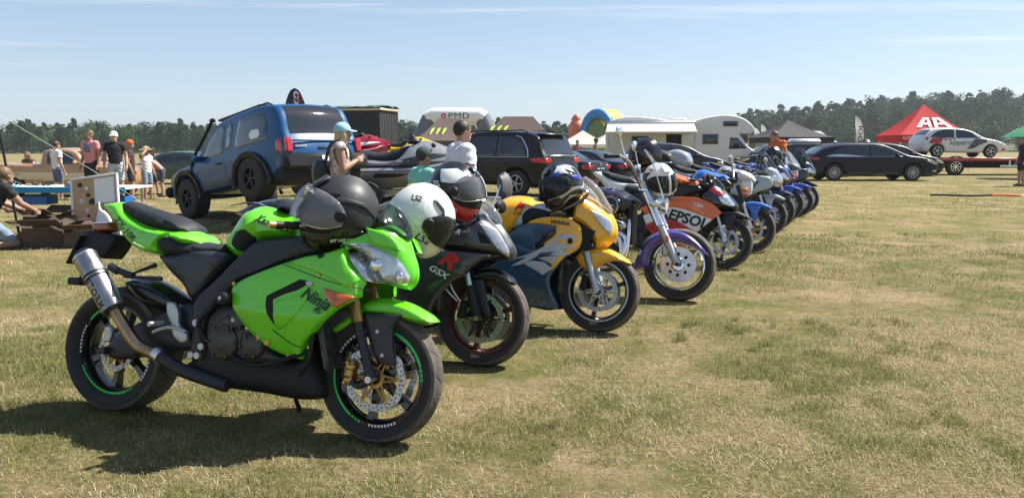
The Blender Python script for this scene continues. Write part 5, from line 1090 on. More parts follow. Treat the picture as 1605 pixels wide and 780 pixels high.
wagon = dict(L=5.25, W=1.88, Rw=.34, xr=1.02, xf=4.14, belt=.98, top=[(.16, .3), (.02, .5), (.03, .75), (.12, .98), (.32, 1.12), (.72, 1.36), (1.2, 1.47), (2.1, 1.51), (2.9, 1.47), (3.4, 1.28), (3.95, 1.04), (4.5, .96), (4.95, .84), (5.18, .68), (5.22, .5), (5.14, .3)],
             windows=[[(.75, 1.03), (1.0, 1.2), (1.35, 1.36), (1.7, 1.4), (2.36, 1.41), (2.36, 1.02)], [(2.42, 1.02), (2.42, 1.41), (2.8, 1.39), (3.25, 1.22), (3.6, 1.03)]],
             glass=[('windscreen', 3.02, 3.92, 1.06), ('rear_window', .2, .66, 1.06)], seams=(1.72, 2.4, 3.55), handles=(1.95, 2.75), mirror=(3.45, 1.03), rails=(1.0, 2.8, 1.5), railm=M_black, spokes=10, win=.0,
             panels=[('tail_light', [(.05, .86), (.1, .97), (.42, .93), (.4, .86)], M_red), ('headlight', [(4.62, .84), (4.8, .86), (5.16, .72), (5.1, .66), (4.9, .72)], M_refl), ('fog_light', [(4.95, .42), (5.1, .45), (5.12, .4), (4.97, .37)], M_refl), ('window_chrome', [(.68, 1.0), (2.4, .99), (3.68, 1.0), (3.68, .985), (2.4, .975), (.66, .985)], M_steel), ('sill_trim', [(1.6, .32), (3.6, .32), (3.6, .29), (1.6, .29)], M_steel)])
car('estate_car', 'midnight blue estate car parked side on beyond the row of motorcycles', (14.62, 32.0), -1.5, wagon, P_car)
suv = dict(L=4.75, W=1.93, Rw=.37, xr=.95, xf=3.86, belt=1.06, top=[(.14, .35), (.0, .55), (.02, .85), (.1, 1.1), (.22, 1.3), (.36, 1.62), (.6, 1.72), (1.2, 1.77), (2.2, 1.78), (2.75, 1.7), (3.3, 1.4), (3.6, 1.2), (4.2, 1.1), (4.6, .95), (4.72, .7), (4.66, .35)], sill=.32,
           windows=[[(.62, 1.12), (.8, 1.48), (1.0, 1.62), (1.6, 1.66), (1.6, 1.12)], [(1.66, 1.12), (1.66, 1.66), (2.5, 1.63), (2.95, 1.42), (3.2, 1.12)]], glass=[('windscreen', 2.75, 3.55, 1.22), ('rear_window', .12, .4, 1.14)],
           seams=(1.62, 2.5), handles=(1.3, 2.2), mirror=(3.0, 1.16), rails=(.7, 2.7, 1.76), railm=M_black,
           panels=[('tail_light', [(.03, .92), (.05, 1.1), (.5, 1.05), (.42, .95)], M_red), ('window_chrome', [(.55, 1.09), (.6, 1.3), (.85, 1.64), (1.05, 1.68), (1.05, 1.66), (.87, 1.62), (.63, 1.29), (.585, 1.11), (3.1, 1.105), (3.1, 1.09)], M_steel)])
def rear_plate(g, h, z, m=M_white, w_=.5): MB().box((-h-.012, 0, z), (.02, w_, .11), None, .004).build('number_plate', m, g)
def rear_lights(g, h, z, y, d, m=M_red):
    for sd in (-1, 1): MB().box((-h+.02, sd*y, z), (.06, d, .14), None, .02).build('tail_lamp', m, g)
x5, sh5 = car('suv', 'black suv with silver roof rails parked behind the man in white', (-.5, 22.6), 144, suv, P_blk); rear_plate(x5, 2.36, .8); rear_lights(x5, 2.34, 1.0, .72, .3)
MB().box((-2.02, 0, 1.7), (.3, 1.25, .04), None, .015).build('roof_spoiler', P_blk, x5)
MB().box((-2.36, 0, 1.13), (.02, 1.35, .03), None, .006).build('tailgate_trim', M_steel, x5)
sedan = dict(L=4.7, W=1.82, Rw=.33, xr=1.0, xf=3.72, belt=.9, top=[(.12, .32), (.0, .5), (.02, .8), (.08, .98), (.4, 1.02), (.8, 1.06), (1.35, 1.34), (1.8, 1.42), (2.4, 1.42), (2.8, 1.34), (3.4, 1.0), (4.1, .9), (4.55, .72), (4.66, .5), (4.6, .32)],
             windows=[[(1.0, 1.0), (1.4, 1.26), (1.75, 1.34), (2.1, 1.35), (2.1, .97)], [(2.15, .97), (2.15, 1.35), (2.6, 1.31), (3.1, 1.0)]], glass=[('windscreen', 2.72, 3.35, 1.02), ('rear_window', .86, 1.4, 1.08)], seams=(2.12,), handles=(1.6, 2.6), mirror=(3.0, 1.0),
             panels=[('tail_light', [(.02, .74), (.04, .92), (.32, .9), (.3, .76)], M_red), ('headlight', [(4.2, .78), (4.5, .7), (4.6, .58), (4.3, .66)], M_refl)])
c2, _ = car('sedan_car', 'black sedan with square red tail lamps beside the black suv', (1.25, 29.25), 146, sedan, P_blk); rear_plate(c2, 2.35, .72); rear_lights(c2, 2.33, .82, .66, .36); MB().box((-2.37, 0, .9), (.01, .09, .09), None, .02).build('boot_badge', M_steel, c2)
c3, _ = car('sedan_car', 'dark blue fastback sedan with rounded roof in front of the camper', (2.75, 31.2), 148, sedan, P_navy); rear_plate(c3, 2.35, .72); rear_lights(c3, 2.33, .86, .66, .36)
hatch = dict(L=4.2, W=1.78, Rw=.32, xr=.78, xf=3.3, belt=.92, top=[(.12, .3), (.02, .5), (.04, .9), (.2, 1.2), (.42, 1.44), (.9, 1.52), (1.7, 1.52), (2.3, 1.4), (3.0, 1.05), (3.6, .9), (4.05, .72), (4.17, .5), (4.1, .3)],
             windows=[[(.5, 1.02), (.62, 1.3), (.9, 1.42), (1.45, 1.43), (1.45, .98)], [(1.52, .98), (1.52, 1.43), (2.1, 1.36), (2.62, 1.0)]], glass=[('windscreen', 2.2, 2.95, 1.06), ('rear_window', .1, .42, .98)], seams=(1.48,), handles=(1.2, 2.0), mirror=(2.6, 1.04),
             panels=[('tail_light', [(.05, .8), (.08, 1.0), (.25, .98), (.22, .82)], M_red), ('headlight', [(3.65, .8), (3.95, .74), (4.1, .6), (3.8, .66)], M_refl)])
car('hatchback_car', 'dark hatchback nosing out between the camper and the parked motorcycles', (7.2, 33.5), 5, hatch, P_navy)
car('estate_car', 'dark estate car seen end on behind the tail of the midnight blue estate', (13.3, 36.6), 168, wagon, P_blk)
car('estate_car', 'dark car with a pale roof box standing behind the midnight blue estate', (15.2, 41.5), 4, wagon, P_navy)
car('hatchback_car', 'dark hatchback with bright headlamp between the midnight blue estate and the flatbed', (18.2, 37.0), -6, hatch, P_blk)
MB().box((0, 0, 0), (1.6, .8, .28), None, .12).build('roof_box', P_wh).location = (15.6, 41.5, 1.66)
tag(bpy.data.objects['roof_box'], 'pale roof box on top of a dark car behind the estate', 'roof box')

# lifted blue off-roader, nose down with its tail propped high
P_4x4 = paint('metallic_blue_paint', (.004, .07, .2), rough=.33, coat=.25, spec=.35)
off = dict(L=4.4, W=1.66, Rw=.42, xr=1.02, xf=3.42, belt=1.05, arch=1.16, sill=.46, tum=.16, rim=mat('black_steel_rim', (.03, .03, .03), .6), tw=.3, rr=.52, win=.02, h=.08,
           top=[(0.1, 0.57), (0, 0.65), (0.02, 1), (0.1, 1.2), (0.3, 1.73), (0.5, 1.8), (1.4, 1.83), (2.1, 1.78), (2.3, 1.71), (2.9, 1.21), (3.1, 1.13), (3.9, 1.05), (4.28, 0.93), (4.38, 0.7), (4.32, 0.47)],
           windows=[[(0.42, 1.15), (0.5, 1.55), (0.62, 1.68), (1.38, 1.7), (1.46, 1.15)], [(1.56, 1.27), (1.55, 1.67), (1.75, 1.68), (1.78, 1.15), (1.65, 1.17)], [(1.86, 1.12), (1.84, 1.68), (2.14, 1.65), (2.68, 1.17), (2.7, 1.12)]], glass=[('windscreen', 2.32, 2.88, 1.23), ('rear_window', .06, .34, 1.15)], seams=(1.82, 2.85), handles=(2.0,), hm=M_black, mirror=(2.72, 1.15), rails=(.5, 2.1, 1.82),
           panels=[('tail_light', [(0.03, 0.87), (0.06, 1.13), (0.24, 1.12), (0.22, 0.87)], M_red), ('amber_lamp', [(0.05, 0.99), (0.06, 1.05), (0.22, 1.05), (0.22, 0.99)], M_amber), ('side_moulding', [(1.7, 0.65), (2.85, 0.65), (2.85, 0.53), (1.7, 0.53)], mat('grey_trim', (.03, .035, .045), .5)), ('window_sticker', [(0.66, 1.23), (0.68, 1.4), (0.98, 1.41), (0.98, 1.24)], M_white)])
cz, pz = R(136.4), R(8.2); Mp = Matrix.Translation((-4.72, 14.45, 0)) @ Matrix.Rotation(cz, 4, 'Z') @ Matrix.Translation((1.22, 0, .42)) @ Matrix.Rotation(pz, 4, 'Y') @ Matrix.Translation((-1.22, 0, -.42)) @ Matrix.Diagonal((1.05, 1, .9, 1))
suvb, shb = car('off_road_car', 'lifted blue off-road car with mud tyres and its tail raised high', (0, 0, 0), 0, off, P_4x4); suvb.matrix_world = Mp
for p in suvb.children:
    if p.name.startswith('roof_rail'): pass
h = 2.2
fl = [(3.42+.6*math.cos(a)-h, .42+.6*math.sin(a)) for a in np.linspace(-.1, math.pi+.1, 14)]+[(3.42+.5*math.cos(a)-h, .42+.5*math.sin(a)) for a in np.linspace(math.pi+.1, -.1, 14)]
panel('wheel_arch_flare', fl, shb, M_black, suvb, .01, .02, .06, off=.05); panel('wheel_arch_flare', [(x-2.4, z) for x, z in fl], shb, M_black, suvb, .01, .02, .06, off=.05)
MB().box((-2.2, 0, .68), (.2, 1.6, .3), None, .06).build('rear_bumper', M_black, suvb); MB().box((2.2, 0, .66), (.16, 1.6, .24), None, .06).build('front_bumper', M_black, suvb)
MB().box((-1.7, 0, .5), (.9, 1.5, .3), None, .06).build('fuel_tank_guard', M_under, suvb)
MB().tube([(.9, .84, .85), (.82, .82, 1.18), (.42, .74, 1.6), (.15, .72, 1.83)], .03, 12, sm=4).ball((.1, .72, 1.86), (.07, .05, .045), 12, 8).build('snorkel', M_black, suvb)
MB().box((-.6, 0, 1.87), (1.5, 1.2, .05), None, .02).build('roof_rack', M_black, suvb)
MB().box((-2.214, 0, 1.06), (.02, 1.4, .03), None, .005).build('tailgate_trim', P_4x4, suvb)
MB().box((-2.075, .1, 1.28), (.01, .34, .1), None, .002).build('tailgate_sticker', M_redprint, suvb)
MB().box((-2.19, -.66, .98), (.08, .12, .26), None, .02).build('tail_lamp', M_red, suvb); MB().box((-2.19, .66, .98), (.08, .12, .26), None, .02).build('tail_lamp', M_red, suvb)
MB().box((-2.31, -.1, .72), (.015, .5, .11), None, .004).build('number_plate', M_white, suvb); MB().tube([(-2.13, .25, 1.17), (-2.08, -.2, 1.3)], .008, 6).build('rear_wiper', M_black, suvb); MB().box((-2.21, .45, .96), (.02, .22, .04), None, .004).build('tailgate_badge', M_steel, suvb); MB().box((-2.22, 0, .92), (.03, .3, .05), None, .01).build('tailgate_handle', M_black, suvb)
for p in suvb.children:
    if p.name.startswith('rear_wheel'): p.location.z += .1
# the props under its rear wheels
for sy, lb in ((.75, 'dark rubber ramp under the left rear wheel of the blue off-roader'), (-.75, 'dark rubber ramp under the right rear wheel of the blue off-roader')):
    c = Mp @ Vector((-1.18, sy, .0)); t = obj('wheel_ramp', [(-.7, -.2, 0), (.5, -.2, 0), (.5, .2, 0), (-.7, .2, 0), (.1, -.2, max(.1, c.z)), (.45, -.2, max(.1, c.z)), (.45, .2, max(.1, c.z)), (.1, .2, max(.1, c.z))], [(0, 3, 2, 1), (4, 5, 6, 7), (0, 4, 7, 3), (1, 2, 6, 5), (0, 1, 5, 4), (3, 7, 6, 2)], M_under)
    t.location = (c.x, c.y, -.02); t.rotation_euler = (0, 0, cz+math.pi); tag(t, lb, 'ramp', 'ramps under the off-roader')

# cream and tan pick-up with a person in its bed
P_tan = paint('tan_paint', (.42, .23, .1)); P_cream = paint('cream_paint', (.62, .52, .38))
pick = dict(L=5.3, W=1.95, Rw=.36, xr=1.15, xf=4.3, belt=1.05, sill=.4, tum=.2, h=.1, top=[(.05, .5), (.0, .7), (.02, 1.12), (.1, 1.14), (2.1, 1.14), (2.12, 1.2), (2.2, 1.62), (2.4, 1.68), (3.1, 1.68), (3.35, 1.6), (3.75, 1.16), (4.2, 1.1), (5.0, 1.05), (5.26, .95), (5.28, .6), (5.2, .42)],
            windows=[[(2.36, 1.16), (2.38, 1.56), (2.62, 1.58), (2.62, 1.16)], [(2.7, 1.16), (2.7, 1.58), (3.15, 1.57), (3.52, 1.16)]], glass=[('windscreen', 3.3, 3.74, 1.2)], seams=(2.6, 3.55), handles=(2.75,), mirror=(3.4, 1.22), rim=M_chrome,
            panels=[('lower_band', [(.1, .62), (2.0, .62), (2.6, .6), (3.7, .6), (3.7, .86), (2.0, .88), (.1, .88)], P_cream), ('front_band', [(4.85, .62), (5.22, .64), (5.22, .85), (4.8, .86)], P_cream), ('headlight', [(5.05, .9), (5.24, .9), (5.24, .8), (5.08, .8)], M_refl)])
pk, _ = car('pickup_truck', 'tan and cream old pickup truck behind the table with a woman in its bed', (-16.1, 28.2), 0, pick, P_tan)
MB().box((-1.55, 0, 1.06), (2.0, 1.5, .2)).build('cargo_bed', M_under, pk)
P_grn = paint('dark_green_paint', (.02, .05, .03)); car('hatchback_car', 'dark green car half hidden behind the blue off-roader', (-16.6, 37.5), 178, hatch, P_grn)

# ------------------------------------------------------------------ flatbed with the rally car
P_race = paint('race_white_paint', (.72, .73, .74)); race = dict(hatch); race['L'] = 4.5; race['xf'] = 3.55; race['xr'] = .8; race['rim'] = P_wh; race['belt'] = .9; race['spokes'] = 5; race['rr'] = .7
race['top'] = [(.14, .3), (.02, .5), (.05, .85), (.22, 1.1), (.6, 1.4), (1.1, 1.46), (2.0, 1.44), (2.6, 1.3), (3.2, 1.0), (3.9, .86), (4.35, .68), (4.47, .48), (4.4, .3)]
race['windows'] = [[(.38, .98), (.62, 1.22), (.95, 1.36), (1.2, 1.4), (1.62, 1.4), (1.62, .96)], [(1.7, .96), (1.7, 1.4), (2.25, 1.36), (2.55, 1.24), (2.85, .98)]]; race['glass'] = [('windscreen', 2.42, 3.12, 1.0), ('rear_window', .2, .55, .98)]; race['seams'] = (1.66, 2.85); race['handles'] = (); race['mirror'] = (2.85, 1.02)
race['panels'] = [('red_graphic', [(.3, .72), (.5, .95), (1.05, .98), (1.3, .88), (1.0, .78), (.75, .62)], P_hr), ('red_graphic', [(1.2, .9), (1.7, .95), (1.6, .84)], P_hr), ('navy_graphic', [(2.3, .42), (2.7, .95), (3.3, .93), (3.3, .78), (2.95, .66), (2.7, .5)], P_nv), ('red_lip', [(4.1, .45), (4.4, .5), (4.4, .4), (4.15, .36)], P_hr), ('headlight', [(3.9, .74), (4.15, .76), (4.38, .6), (4.2, .56)], M_refl), ('tail_light', [(.08, .88), (.2, 1.02), (.34, .98), (.25, .84)], M_red)]
rc, rsh = car('rally_car', 'white rally hatchback with red and navy graphics loaded on the flatbed', (22.0, 38.4, .86), 0, race, P_race); rc.rotation_euler = (0, R(.8), R(-2)); rc.scale = (.92, .95, .96)
text_on('lettering', 'kopernik.tv', .36, rsh, (.0, .74), 0, mat('grey_lettering', (.12, .12, .13), .5), rc, .012, 0, .004, sx=1.05)
for k, x in enumerate((-1.2, -.75)): MB().lathe([(0, -.01), (.07, -.01)], 16).build('round_sticker', M_white, rc).location = (x, -float(rsh.y([(x, .85)])[0])-.004, .85)
fb = thing('flatbed_truck', 'red flatbed car transporter with chrome wheel discs carrying the rally car', 'truck', (23.4, 38.4, -.01), R(-2))
MB().box((0, 0, .74), (7.6, 2.2, .16), None, .03).build('deck', mat('maroon_deck_paint', (.12, .015, .02), .5, var=.2), fb)
for sd in (-1, 1):
    MB().box((0, sd*1.12, .78), (7.6, .04, .12), None, .01).build('deck_rail', P_hr, fb); MB().box((1.6, sd*1.13, .46), (2.9, .04, .1), None, .01).build('side_guard', P_wh, fb)
    for x in (.6, 2.9): MB().box((x, sd*1.11, .6), (.08, .03, .3)).build('guard_post', M_steel, fb)
    for x in (-1.9,):
        car_wheel(fb, 'wheel', x, sd*.95, .42, .26, M_chrome, 8, .6)
        fl = [(x+.52*math.cos(a), .42+.52*math.sin(a)) for a in np.linspace(0, math.pi, 12)]+[(x+.47*math.cos(a), .42+.47*math.sin(a)) for a in np.linspace(math.pi, 0, 12)]
        panel('wheel_arch', fl, 1.12, M_black, fb, .004, .2, .08, side=sd, both=False)
for x in (3.4,): MB().box((x, 0, .9), (.1, 2.0, .4), None, .02).build('headboard', M_black, fb)
MB().box((-3.9, 0, .72), (.9, 1.9, .05), Matrix.Translation((-3.9, 0, .72)) @ Matrix.Rotation(R(-25), 4, 'Y') @ Matrix.Translation((3.9, 0, -.72)), .01).build('loading_ramp', M_black, fb)
MB().box((0, 0, .5), (6.6, .9, .3)).build('chassis', M_under, fb); MB().box((5.2, 0, 1.2), (1.7, 2.1, 1.5), None, .2).build('cab', P_hr, fb)
for sd in (-1, 1): car_wheel(fb, 'wheel', 5.2, sd*.95, .42, .26, M_chrome, 8, .6)

# ------------------------------------------------------------------ motorhome
P_cam = mat('camper_white', (.72, .71, .68), .4, var=.03, vscale=2); g = thing('motorhome', 'white overcab motorhome with its awning rolled out', 'motorhome', (9.25, 43.0, 0), R(-9))
csh = Shape([(-3.9, .5), (-3.92, 2.6), (-3.8, 2.75), (.6, 2.76), (1.5, 2.96), (2.4, 3.05), (3.2, 2.9), (3.75, 2.5), (3.9, 2.25), (3.75, 2.12), (3.1, 2.05), (3.2, 1.9), (3.75, 1.25), (4.3, 1.1), (4.45, .8), (4.4, .4), (3.7, .4), (3.5, .75), (3.2, .82), (2.9, .72), (2.75, .4), (-1.6, .45), (-1.8, .75), (-2.1, .82), (-2.4, .75), (-2.6, .45)], lambda x, z: 1.1-.08*np.clip((x-2.6)/.6, 0, 1), .08, lambda x, z: 1.02-.08*np.clip((x-2.6)/.6, 0, 1), .15)
solid('body', csh, P_cam, g, .03, 6)
for P in ([(-2.6, 1.4), (-2.6, 1.95), (-1.7, 1.95), (-1.7, 1.4)], [(1.15, 1.5), (1.15, 2.05), (2.0, 2.05), (2.0, 1.5)], [(2.2, 2.45), (2.2, 2.72), (3.0, 2.72), (3.0, 2.45)]):
    fr_ = panel('window', P, csh, mat('window_grey', (.16, .17, .18), .3), g, .01, .02, .2, off=.02, ang=40); cc = np.array(P).mean(0)
    panel('pane', [tuple(cc+(np.array(p)-cc)*.8) for p in P], csh, M_glass, fr_[0], .004, .01, .2, off=.028, ang=40, both=False)
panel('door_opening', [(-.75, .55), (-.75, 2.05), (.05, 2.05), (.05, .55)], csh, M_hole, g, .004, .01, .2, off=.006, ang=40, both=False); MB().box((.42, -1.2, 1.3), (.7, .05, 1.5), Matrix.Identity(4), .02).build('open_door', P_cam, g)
panel('cab_window', [(2.55, 1.25), (2.6, 1.85), (3.0, 1.85), (3.5, 1.28)], csh, M_glass, g, .01, .01, .15, off=.012, ang=40); strip('windscreen', csh, 3.2, 3.76, 1.25, M_glass, g, crown=.03)
aw = MB(); n = 12; V = []; F = []
for j in range(2):
    for k in range(n+1): V.append((-3.9+4.6*k/n, -1.12 if j == 0 else -3.3, (2.62 if j == 0 else 2.12)-.02*math.sin(k*1.3)*j))
V += [(x, y, z-.02) for x, y, z in V]; m_ = 2*(n+1)
for k in range(n): F += [(k, n+1+k, n+2+k, k+1), (m_+k, m_+k+1, m_+n+2+k, m_+n+1+k)]
awn = obj('awning', V, F, mat('awning_cloth', (.66, .66, .66), .8, var=.08, vscale=6), g)
MB().tube([(-3.95, -3.3, 2.12), (.75, -3.3, 2.12)], .05, 10).build('awning_bar', P_cam, g); MB().box((-1.6, -1.16, 2.66), (4.8, .12, .14), None, .04).build('awning_case', M_alu, g)
for x in (-3.8, .65): MB().tube([(x, -3.28, 2.1), (x, -3.28, .0)], .02, 8).tube([(x, -1.15, 1.3), (x, -3.28, 2.1)], .018, 8).build('awning_leg', M_alu, g)
for x, w_ in ((-3.1, .8), (-2.1, .8), (-.2, 1.1)): MB().box((x, 0, 2.84), (w_, .8, .14), None, .05).build('roof_hatch', P_cam, g)
for x in (-2.1, 3.2):
    for sd in (-1, 1): car_wheel(g, 'wheel', x, sd*.94, .36, .24, M_carrim, 8, .6)
# ------------------------------------------------------------------ tents, flags, inflatables
def canopy(label, loc, rz, w_, d_, eave, peak, m, val=.3, ridge=0, legm=M_alu, logo=None, legs=True, group='pop-up tents across the meadow', sag=.12):
    g = thing('pop_up_tent', label, 'tent', (loc[0], loc[1], gz(loc[0], loc[1])), R(rz), group)
    n = 8; a, b = w_/2, d_/2; rg = ridge/2
    sides = [[(-a, -b), (a, -b), (rg, 0), (-rg, 0)], [(a, -b), (a, b), (rg, 0), (rg, 0)], [(a, b), (-a, b), (-rg, 0), (rg, 0)], [(-a, b), (-a, -b), (-rg, 0), (-rg, 0)]]
    for q, (p0, p1, p2, p3) in enumerate(sides):
        V, F = [], []
        for j in range(n+1):
            t = j/n; z = eave+(peak-eave)*t-sag*4*t*(1-t)*(1-.3*t)
            for k in range(n+1):
                s = k/n; A = Vector(p0).lerp(Vector(p1), s); B = Vector(p3).lerp(Vector(p2), s); c = A.lerp(B, t); V.append((c.x, c.y, z-.03*math.sin(math.pi*s)*math.sin(math.pi*t)))
        for j in range(n):
            for k in range(n): F.append((j*(n+1)+k, j*(n+1)+k+1, (j+1)*(n+1)+k+1, (j+1)*(n+1)+k))
        obj('roof_panel', V, F, m, g)
        A, B = Vector(p0), Vector(p1); Vv = []
        for k in range(9):
            c = A.lerp(B, k/8); Vv += [(c.x, c.y, eave+.003), (c.x*1.004, c.y*1.004, eave-val+.02*(k % 2))]
        obj('valance', Vv, [(2*k, 2*k+1, 2*k+3, 2*k+2) for k in range(8)], m, g)
    if legs:
        for x in (-a*.98, a*.98):
            for y in (-b*.98, b*.98): MB().box((x, y, eave/2), (.05, .05, eave), None, .008).build('tent_leg', legm, g)
        MB().box((0, -b*.97, eave-.12), (w_*.95, .03, .03)).build('tent_truss', legm, g)
    return g
def slope_point(w_, d_, eave, peak, ridge, s, t, sag=.12):
    a, b = w_/2, d_/2; rg = ridge/2; A = Vector((-a, -b)).lerp(Vector((a, -b)), s); B = Vector((-rg, 0)).lerp(Vector((rg, 0)), s); c = A.lerp(B, t); return Vector((c.x, c.y, eave+(peak-eave)*t-sag*4*t*(1-t)*(1-.3*t)))
def slope_print(g, V, F, dims, at, size, m, name='lettering'):
    """print laid on the front roof panel: V in unit coordinates mapped to metres across/up the slope"""
    VV = []
    w_, d_, eave, peak, ridge = dims; Ls = math.hypot(d_/2, peak-eave)
    for p in V:
        t = at[1]+p[1]*size/Ls; span = w_+(ridge-w_)*t; s = .5+(at[0]+p[0]*size)/max(span, .2); q = slope_point(*dims, s, t); VV.append((q.x, q.y-.012, q.z+.03))
    return obj(name, VV, F, m, g, False)
M_redcl = cloth_mat('red_tent_cloth', (.56, .02, .022), .3); M_brown = cloth_mat('brown_tent_cloth', (.13, .09, .085), .25); M_blkcl = mat('black_tent_cloth', (.02, .02, .024), .8); M_whcl = cloth_mat('white_tent_cloth', (.74, .72, .7), .45); M_claw = mat('claw_green', (.42, .6, .06), .6)
dims = (3.9, 3.9, 2.05, 3.85, .1); rt_ = canopy('red pop-up tent with white A A logo behind the flatbed', (24.5, 46.5), -6, 3.9, 3.9, 2.05, 3.85, M_redcl, .42, .1, M_white)
V, F = text_mesh('/\\', 1.0, 0, .02)
def poly_print(g, dims, P, m, at, size, name='logo'): return slope_print(g, np.array(P, float), [tuple(range(len(P)))], dims, at, size, m, name)
for P in ([(-1.15, 0), (-.85, 0), (-.28, 1), (-.5, 1)], [(-.62, .3), (-.3, .3), (-.3, .48), (-.52, .48)], [(-.34, 0), (-.14, 0), (-.14, 1), (-.28, 1)], [(.05, 0), (.25, 0), (.35, 1), (.1, 1)], [(.35, 1), (.55, 1), (1.2, 0), (.9, 0), (.42, .82)], [(.35, .3), (.8, .3), (.74, .46), (.35, .46)]):
    poly_print(rt_, dims, P, M_white, (.1, .28), .85)
V, F = text_mesh('Official Partner', .22, 0, .004); slope_print(rt_, V, F, dims, (.15, .17), 1.0, M_white)
V, F = text_mesh('AUTORYZOWANY PRZEDSTAWICIEL', .27, 0, .004); kx_ = 3.7/(V[:, 0].max()-V[:, 0].min()); obj('lettering', [(p[0]*kx_, -1.985, 1.86+p[1]) for p in V], F, M_white, rt_, False)
def claws(g, dims, at, size):
    for k in range(3):
        x = -.5+.45*k; P = [(x+.32, .5), (x+.42, .46), (x+.3, .2), (x+.24, .0), (x+.12, -.2), (x+.0, -.5), (x+.02, -.1), (x+.1, .06), (x+.14, .3)]; poly_print(g, dims, P, M_claw, at, size, 'claw_mark')
d1 = (4.6, 4.2, 1.75, 3.2, 1.3); t1 = canopy('brown pop-up tent with green claw logo below the white inflatable arch', (-4.1, 50.5), 8, 4.6, 4.2, 1.75, 3.2, M_brown, .3, 1.3); claws(t1, d1, (-.85, .45), .85)
d2 = (5.2, 4.4, 1.7, 3.3, 1.9); t2 = canopy('wide brown pop-up tent with green claw logo behind the black suv', (.4, 50.0), -4, 5.2, 4.4, 1.7, 3.3, M_brown, .3, 1.9); claws(t2, d2, (-1.3, .5), .95)
canopy('black pop-up tent behind the biker in the orange shirt', (17.2, 48.5), 5, 4.0, 4.0, 1.95, 3.0, M_blkcl, .35, .1)
canopy('white trade tent standing beside the black pop-up tent', (19.8, 51), -18, 3.2, 3.2, 1.6, 2.4, M_whcl, .7, .8)
canopy('white peaked tent in front of the orange inflatable slide', (6.0, 66), 0, 4.4, 4.0, 1.6, 2.75, M_whcl, .3, .1); canopy('white peaked tent below the striped bouncy castle', (8.6, 68), 6, 4.2, 4.0, 1.6, 2.7, M_whcl, .3, .1)
def feather(label, loc, rz, h, m, txt, tm=M_ink):
    g = thing('feather_flag', label, 'flag', (*loc, 0), R(rz), 'feather flags'); MB().tube([(0, 0, 0), (.02, 0, h*.7), (-.1, 0, h)], [.02, .015, .008], 8).build('pole', M_black, g)
    P = [(.02, .45), (.5, .42), (.52, h*.55), (.38, h*.82), (.12, h*.97), (-.1, h), (-.02, h*.75), (.02, h*.5)]; O = smooth_loop([(x, z) for x, z in P], .1); V, F, B = triangulate(O, 0, .12)
    obj('flag_cloth', [(p[0], -.02-.03*math.sin(p[1]*5+p[0]*4), p[1]) for p in V], F, m, g)
    if txt:
        V, F = text_mesh(txt, .42, 0, .012); obj('lettering', [(.27-p[1]*.8, -.1, 1.95+p[0]*1.15) for p in V], F, tm, g, False)
    return g
feather('white feather flag with black KOOL lettering behind the midnight blue estate', (18.75, 42.5), 8, 3.05, M_whcl, 'KOOL')
feather('slim white feather flag beside the motorhome cab', (15.6, 50), 0, 2.6, M_whcl, 'K'); feather('white feather flag above the black pop-up tent', (17.0, 53), 10, 2.9, M_whcl, 'D'); feather('red feather flag between the motorhome and the black tent', (14.2, 47), -10, 1.5, mat('red_flag', (.5, .03, .03), .7), '')
# pop-up oval banner on the off-roader side
g = thing('oval_banner', 'dark oval pop-up banner with red and white print behind the blue off-roader roof', 'banner', (-4.55, 16.4, 0), R(-8)); O = [(.3*math.cos(a), 1.45+1.12*math.sin(a)) for a in np.linspace(0, 2*math.pi, 24, endpoint=False)]
solid('banner_cloth', Shape(O, .012, .02, .008, .08), mat('navy_banner_cloth', (.03, .032, .06), .7), g, 0, 2)
V, F = text_mesh('doko', .34, .1, .008); obj('lettering', [(p[1]*-.7+.02, -.016, 2.15+p[0]) for p in V], F, M_white, g, False); MB().lathe([(.05, 0), (.08, 0)], 20).build('ring_print', M_redprint, g).location = (.1, -.018, 2.35); MB().lathe([(.05, 0), (.08, 0)], 20).build('ring_print', M_redprint, g).location = (.06, -.018, 2.05)
# inflatable arch
g = thing('inflatable_arch', 'white and grey inflatable arch lettered PMD', 'inflatable arch', (-6.6, 92, 0), R(-6)); M_infl = mat('white_inflatable', (.74, .74, .74), .5); M_grinf = mat('grey_inflatable', (.1, .11, .14), .5)
MB().tube([(-3.3, 0, 4.6), (-2.8, 0, 4.95), (2.8, 0, 4.95), (3.3, 0, 4.6)], 1.0, 24).build('top_beam', M_infl, g)
for sd in (-1, 1): MB().tube([(sd*3.1, 0, 4.75), (sd*4.1, -.2, 2.6), (sd*4.9, -.4, 0)], [.98, 1.0, 1.0], 20).build('side_beam', M_grinf, g)
V, F = text_mesh('PMD', 1.0, 0, .0, 1.1); obj('lettering', [(p[0]*1.2+.5, -1.0-.02+.0, 4.95+p[1]) for p in V], F, M_ink, g, False); MB().lathe([(.12, 0), (.3, 0)], 16).build('round_logo', M_redprint, g).location = (-1.3, -1.02, 5.0)
